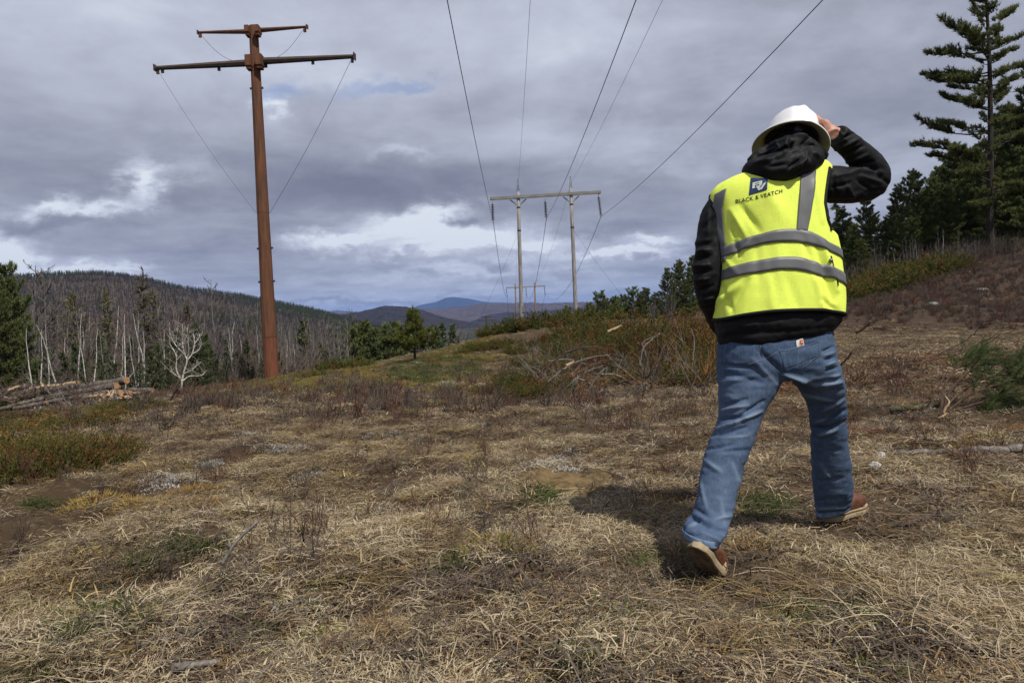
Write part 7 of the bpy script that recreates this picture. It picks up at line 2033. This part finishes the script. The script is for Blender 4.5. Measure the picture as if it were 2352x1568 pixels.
# ---- body: one continuous figure under the clothes, face, ears and five-fingered hands included
def body():
    mb = MB()
    def ell_(c, r_, n=16, ax=None):
        ax = ax if ax is not None else np.eye(3); ph = np.linspace(-1.5, 1.5, n)
        mb.loft([ring_ellipse(c + ax[2] * r_[2] * math.sin(p), ax[0] * r_[0] * math.cos(p), ax[1] * r_[1] * math.cos(p), 20) for p in ph])
    rows_loft(mb, [(1690, 860, 1890, 855, 2.86, .09, 2), (1672, 800, 1895, 785, 2.86, .10, 2), (1685, 700, 1890, 690, 2.87, .105, 2), (1675, 580, 1888, 575, 2.885, .11, 2), (1660, 480, 1890, 470, 2.895, .11, 2), (1690, 430, 1880, 412, 2.905, .085, 2), (1765, 400, 1850, 392, 2.92, .06, 2)], 30, 28)
    limb(mb, [(1726, 850, 2.86, .072), (1705, 935, 2.82, .064), (1690, 990, 2.79, .048), (1660, 1080, 2.73, .050), (1630, 1170, 2.66, .038), (1624, 1192, 2.643, .030)])
    limb(mb, [(1872, 850, 2.87, .062), (1899, 920, 2.95, .056), (1902, 975, 2.99, .044), (1910, 1070, 3.06, .046), (1913, 1150, 3.12, .038), (1914, 1175, 3.14, .030)])
    for a_, bl, yw, pt in ((W(1624, 1190, 2.645), LB, R(34), R(43)), (W(1914, 1165, 3.135), RB, R(54), 0.0)):
        fh = np.array((math.sin(yw), math.cos(yw), 0.0)); q = fh * math.cos(pt) - np.array((0, 0, math.sin(pt))); u2 = fh * math.sin(pt) + np.array((0, 0, math.cos(pt)))
        mb.tube([a_, bl - q * .12 + u2 * .062, bl - q * .06 + u2 * .056, bl + u2 * .052, bl + fh * .05 + (0, 0, .046)], [.030, .025, .024, .022, .014], 14)
    limb(mb, [(1875, 428, 2.9, .06), (1940, 425, 2.94, .042), (2002, 415, 2.985, .034), (1968, 351, 2.945, .030), (1932, 319, 2.912, .028), (1915, 305, 2.90, .028)])
    limb(mb, [(1672, 470, 2.9, .06), (1640, 560, 2.885, .048), (1627, 625, 2.87, .042), (1640, 690, 2.9, .038), (1664, 748, 2.99, .030), (1680, 768, 3.03, .030)])
    # neck and head, bowed with the hat
    hc = HT(0, .012, -.035); ax = np.array((hx_, hy_, hz_))
    mb.tube([W(1808, 405, 2.925), W(1812, 370, 2.94), hc - hz_ * .05], [.060, .056, .055], 18)
    ell_(hc + hz_ * .030, (.074, .092, .078), ax=ax); ell_(hc + hy_ * .025 - hz_ * .045, (.060, .070, .070), ax=ax); ell_(hc + hy_ * .045 - hz_ * .085, (.038, .042, .032), ax=ax)
    mb.tube([hc + hy_ * .095 + hz_ * .012, hc + hy_ * .118 - hz_ * .030, hc + hy_ * .104 - hz_ * .040], [.009, .013, .012], 10)
    mb.tube([hc + hy_ * .088 - hz_ * .064 - hx_ * .022, hc + hy_ * .097 - hz_ * .064, hc + hy_ * .088 - hz_ * .064 + hx_ * .022], [.006, .008, .006], 8)
    mb.tube([hc + hy_ * .086 + hz_ * .022 - hx_ * .045, hc + hy_ * .096 + hz_ * .024, hc + hy_ * .086 + hz_ * .022 + hx_ * .045], [.009, .009, .009], 8)
    for s in (-1, 1): ell_(hc + hx_ * s * .080 - hz_ * .012, (.010, .018, .030), 8, ax)
    # right hand spread over the side of the hat
    def dome(az, el, out):
        a, e = R(az), R(el); f = 1.0
        return HT(.106 * math.cos(e) * math.cos(a) + out * math.cos(a) * math.cos(e), .126 * math.cos(e) * math.sin(a) + out * math.sin(a), .012 + .138 * math.sin(e) + out * math.sin(e))
    wrist = W(1913, 310, 2.885)
    K = [dome(az, el, o_) for az, el, o_ in ((-38, 24, .032), (-22, 28, .034), (-7, 30, .034), (8, 29, .032))]
    palm_c = (wrist + K[1] + K[2]) / 3
    mb.tube([wrist, wrist * .55 + K[1] * .45], [.029, .030], 14)
    for i, kn in enumerate(K): mb.tube([wrist * .8 + kn * .2, wrist * .4 + kn * .6, kn], [.018, .0155, .0125], 10)
    mb.tube([K[0], K[1], K[2], K[3]], .0115, 8)
    for kn, az, ln, rr in zip(K, (-36, -20, -4, 12), (.062, .076, .082, .074), (.0088, .0098, .0100, .0096)):
        e0 = math.degrees(math.asin(min(.95, (np.dot(kn - HC, hz_) - .012) / .172)))
        pts = [kn]
        for q in (.33, .66, 1.0): pts.append(dome(az - 2 * q, e0 + math.degrees(ln * q / .140), .017 - .005 * q))
        mb.tube(pts, [rr * 1.15, rr * 1.02, rr * .95, rr * .72], 10)
    th0 = wrist * .62 + K[3] * .38; mb.tube([th0, dome(38, -2, .030), dome(50, 6, .018), dome(58, 14, .013)], [.017, .013, .0115, .008], 10)
    # left hand closed in the jacket pocket
    w0 = W(1680, 768, 3.03); dv = unit(np.array((.55, .35, -.55))); sd_ = unit(np.cross(dv, (0, 0, 1.0)))
    mb.tube([w0, w0 + dv * .05, w0 + dv * .085], [.028, .034, .030], 12)
    for i in range(4):
        b0 = w0 + dv * .085 + sd_ * (i - 1.5) * .019
        mb.tube([b0, b0 + dv * .035, b0 + dv * (.045 + .004 * i) + np.array((0, .02, -.02)), b0 + dv * .03 + np.array((0, .035, -.03))], [.0105, .0095, .009, .007], 8)
    mb.tube([w0 + dv * .03, w0 + dv * .05 + np.array((0, .035, .01)), w0 + dv * .085 + np.array((0, .045, 0))], [.015, .012, .008], 8)
    o = finish(mb, 'body', M_skin, .0036, 2)
    o.data.materials.append(M_hair)
    for s in (-1, 1):
        m = MB(); c = hc + hy_ * .083 + hz_ * .002 + hx_ * s * .031 - P0
        m.loft([ring_ellipse(c + hz_ * .011 * math.sin(p), hx_ * .013 * math.cos(p), hy_ * .011 * math.cos(p), 12) for p in np.linspace(-1.5, 1.5, 8)])
        link('eye', m.mesh('eye', plain('eye_white', (.7, .68, .65), .2, bump=0), True), o)
    # hair cap at the back and sides
    m = MB(); rings = []
    for p in np.linspace(-.75, 1.35, 14):
        cc = hc + hz_ * (.030 + .082 * math.sin(p)) - hy_ * .006
        rings.append(ring_ellipse(cc, hx_ * .080 * math.cos(p * .95), hy_ * .096 * math.cos(p * .95), 28))
    rings = np.array(rings); V = rings.reshape(-1, 3) + (vnoise(rings[..., 0].ravel() * 160, rings[..., 1].ravel() * 160, rings[..., 2].ravel() * 60, 3)[:, None] - .5) * .006
    k_ = 28; F = [(i * k_ + j, i * k_ + (j + 1) % k_, (i + 1) * k_ + (j + 1) % k_, (i + 1) * k_ + j) for i in range(13) for j in range(k_) if not (5 <= j <= 9 and i < 8)]
    m.add(V - P0, F); link('hair', m.mesh('hair', M_hair, True), person)
body()
# ------------------------------------------------------------------ air between here and the mountains
def haze():
    m = MB(); lo, hi = VALLEY - 60.0, 560.0
    m.box((0, 11000, (lo + hi) / 2), (17000, 0, 0), (0, 14500, 0), (0, 0, (hi - lo) / 2))
    mt = bpy.data.materials.new('haze'); mt.use_nodes = True
    t = NT(mt.node_tree); t.n.clear()
    out = t.new('ShaderNodeOutputMaterial'); v_ = t.new('ShaderNodeVolumePrincipled')
    v_.inputs['Color'].default_value = (.26, .46, 1.0, 1); v_.inputs['Density'].default_value = 4.4e-5
    t.l.new(v_.outputs[0], out.inputs['Volume'])
    link('haze', m.mesh('haze', mt), kind='stuff')
haze()
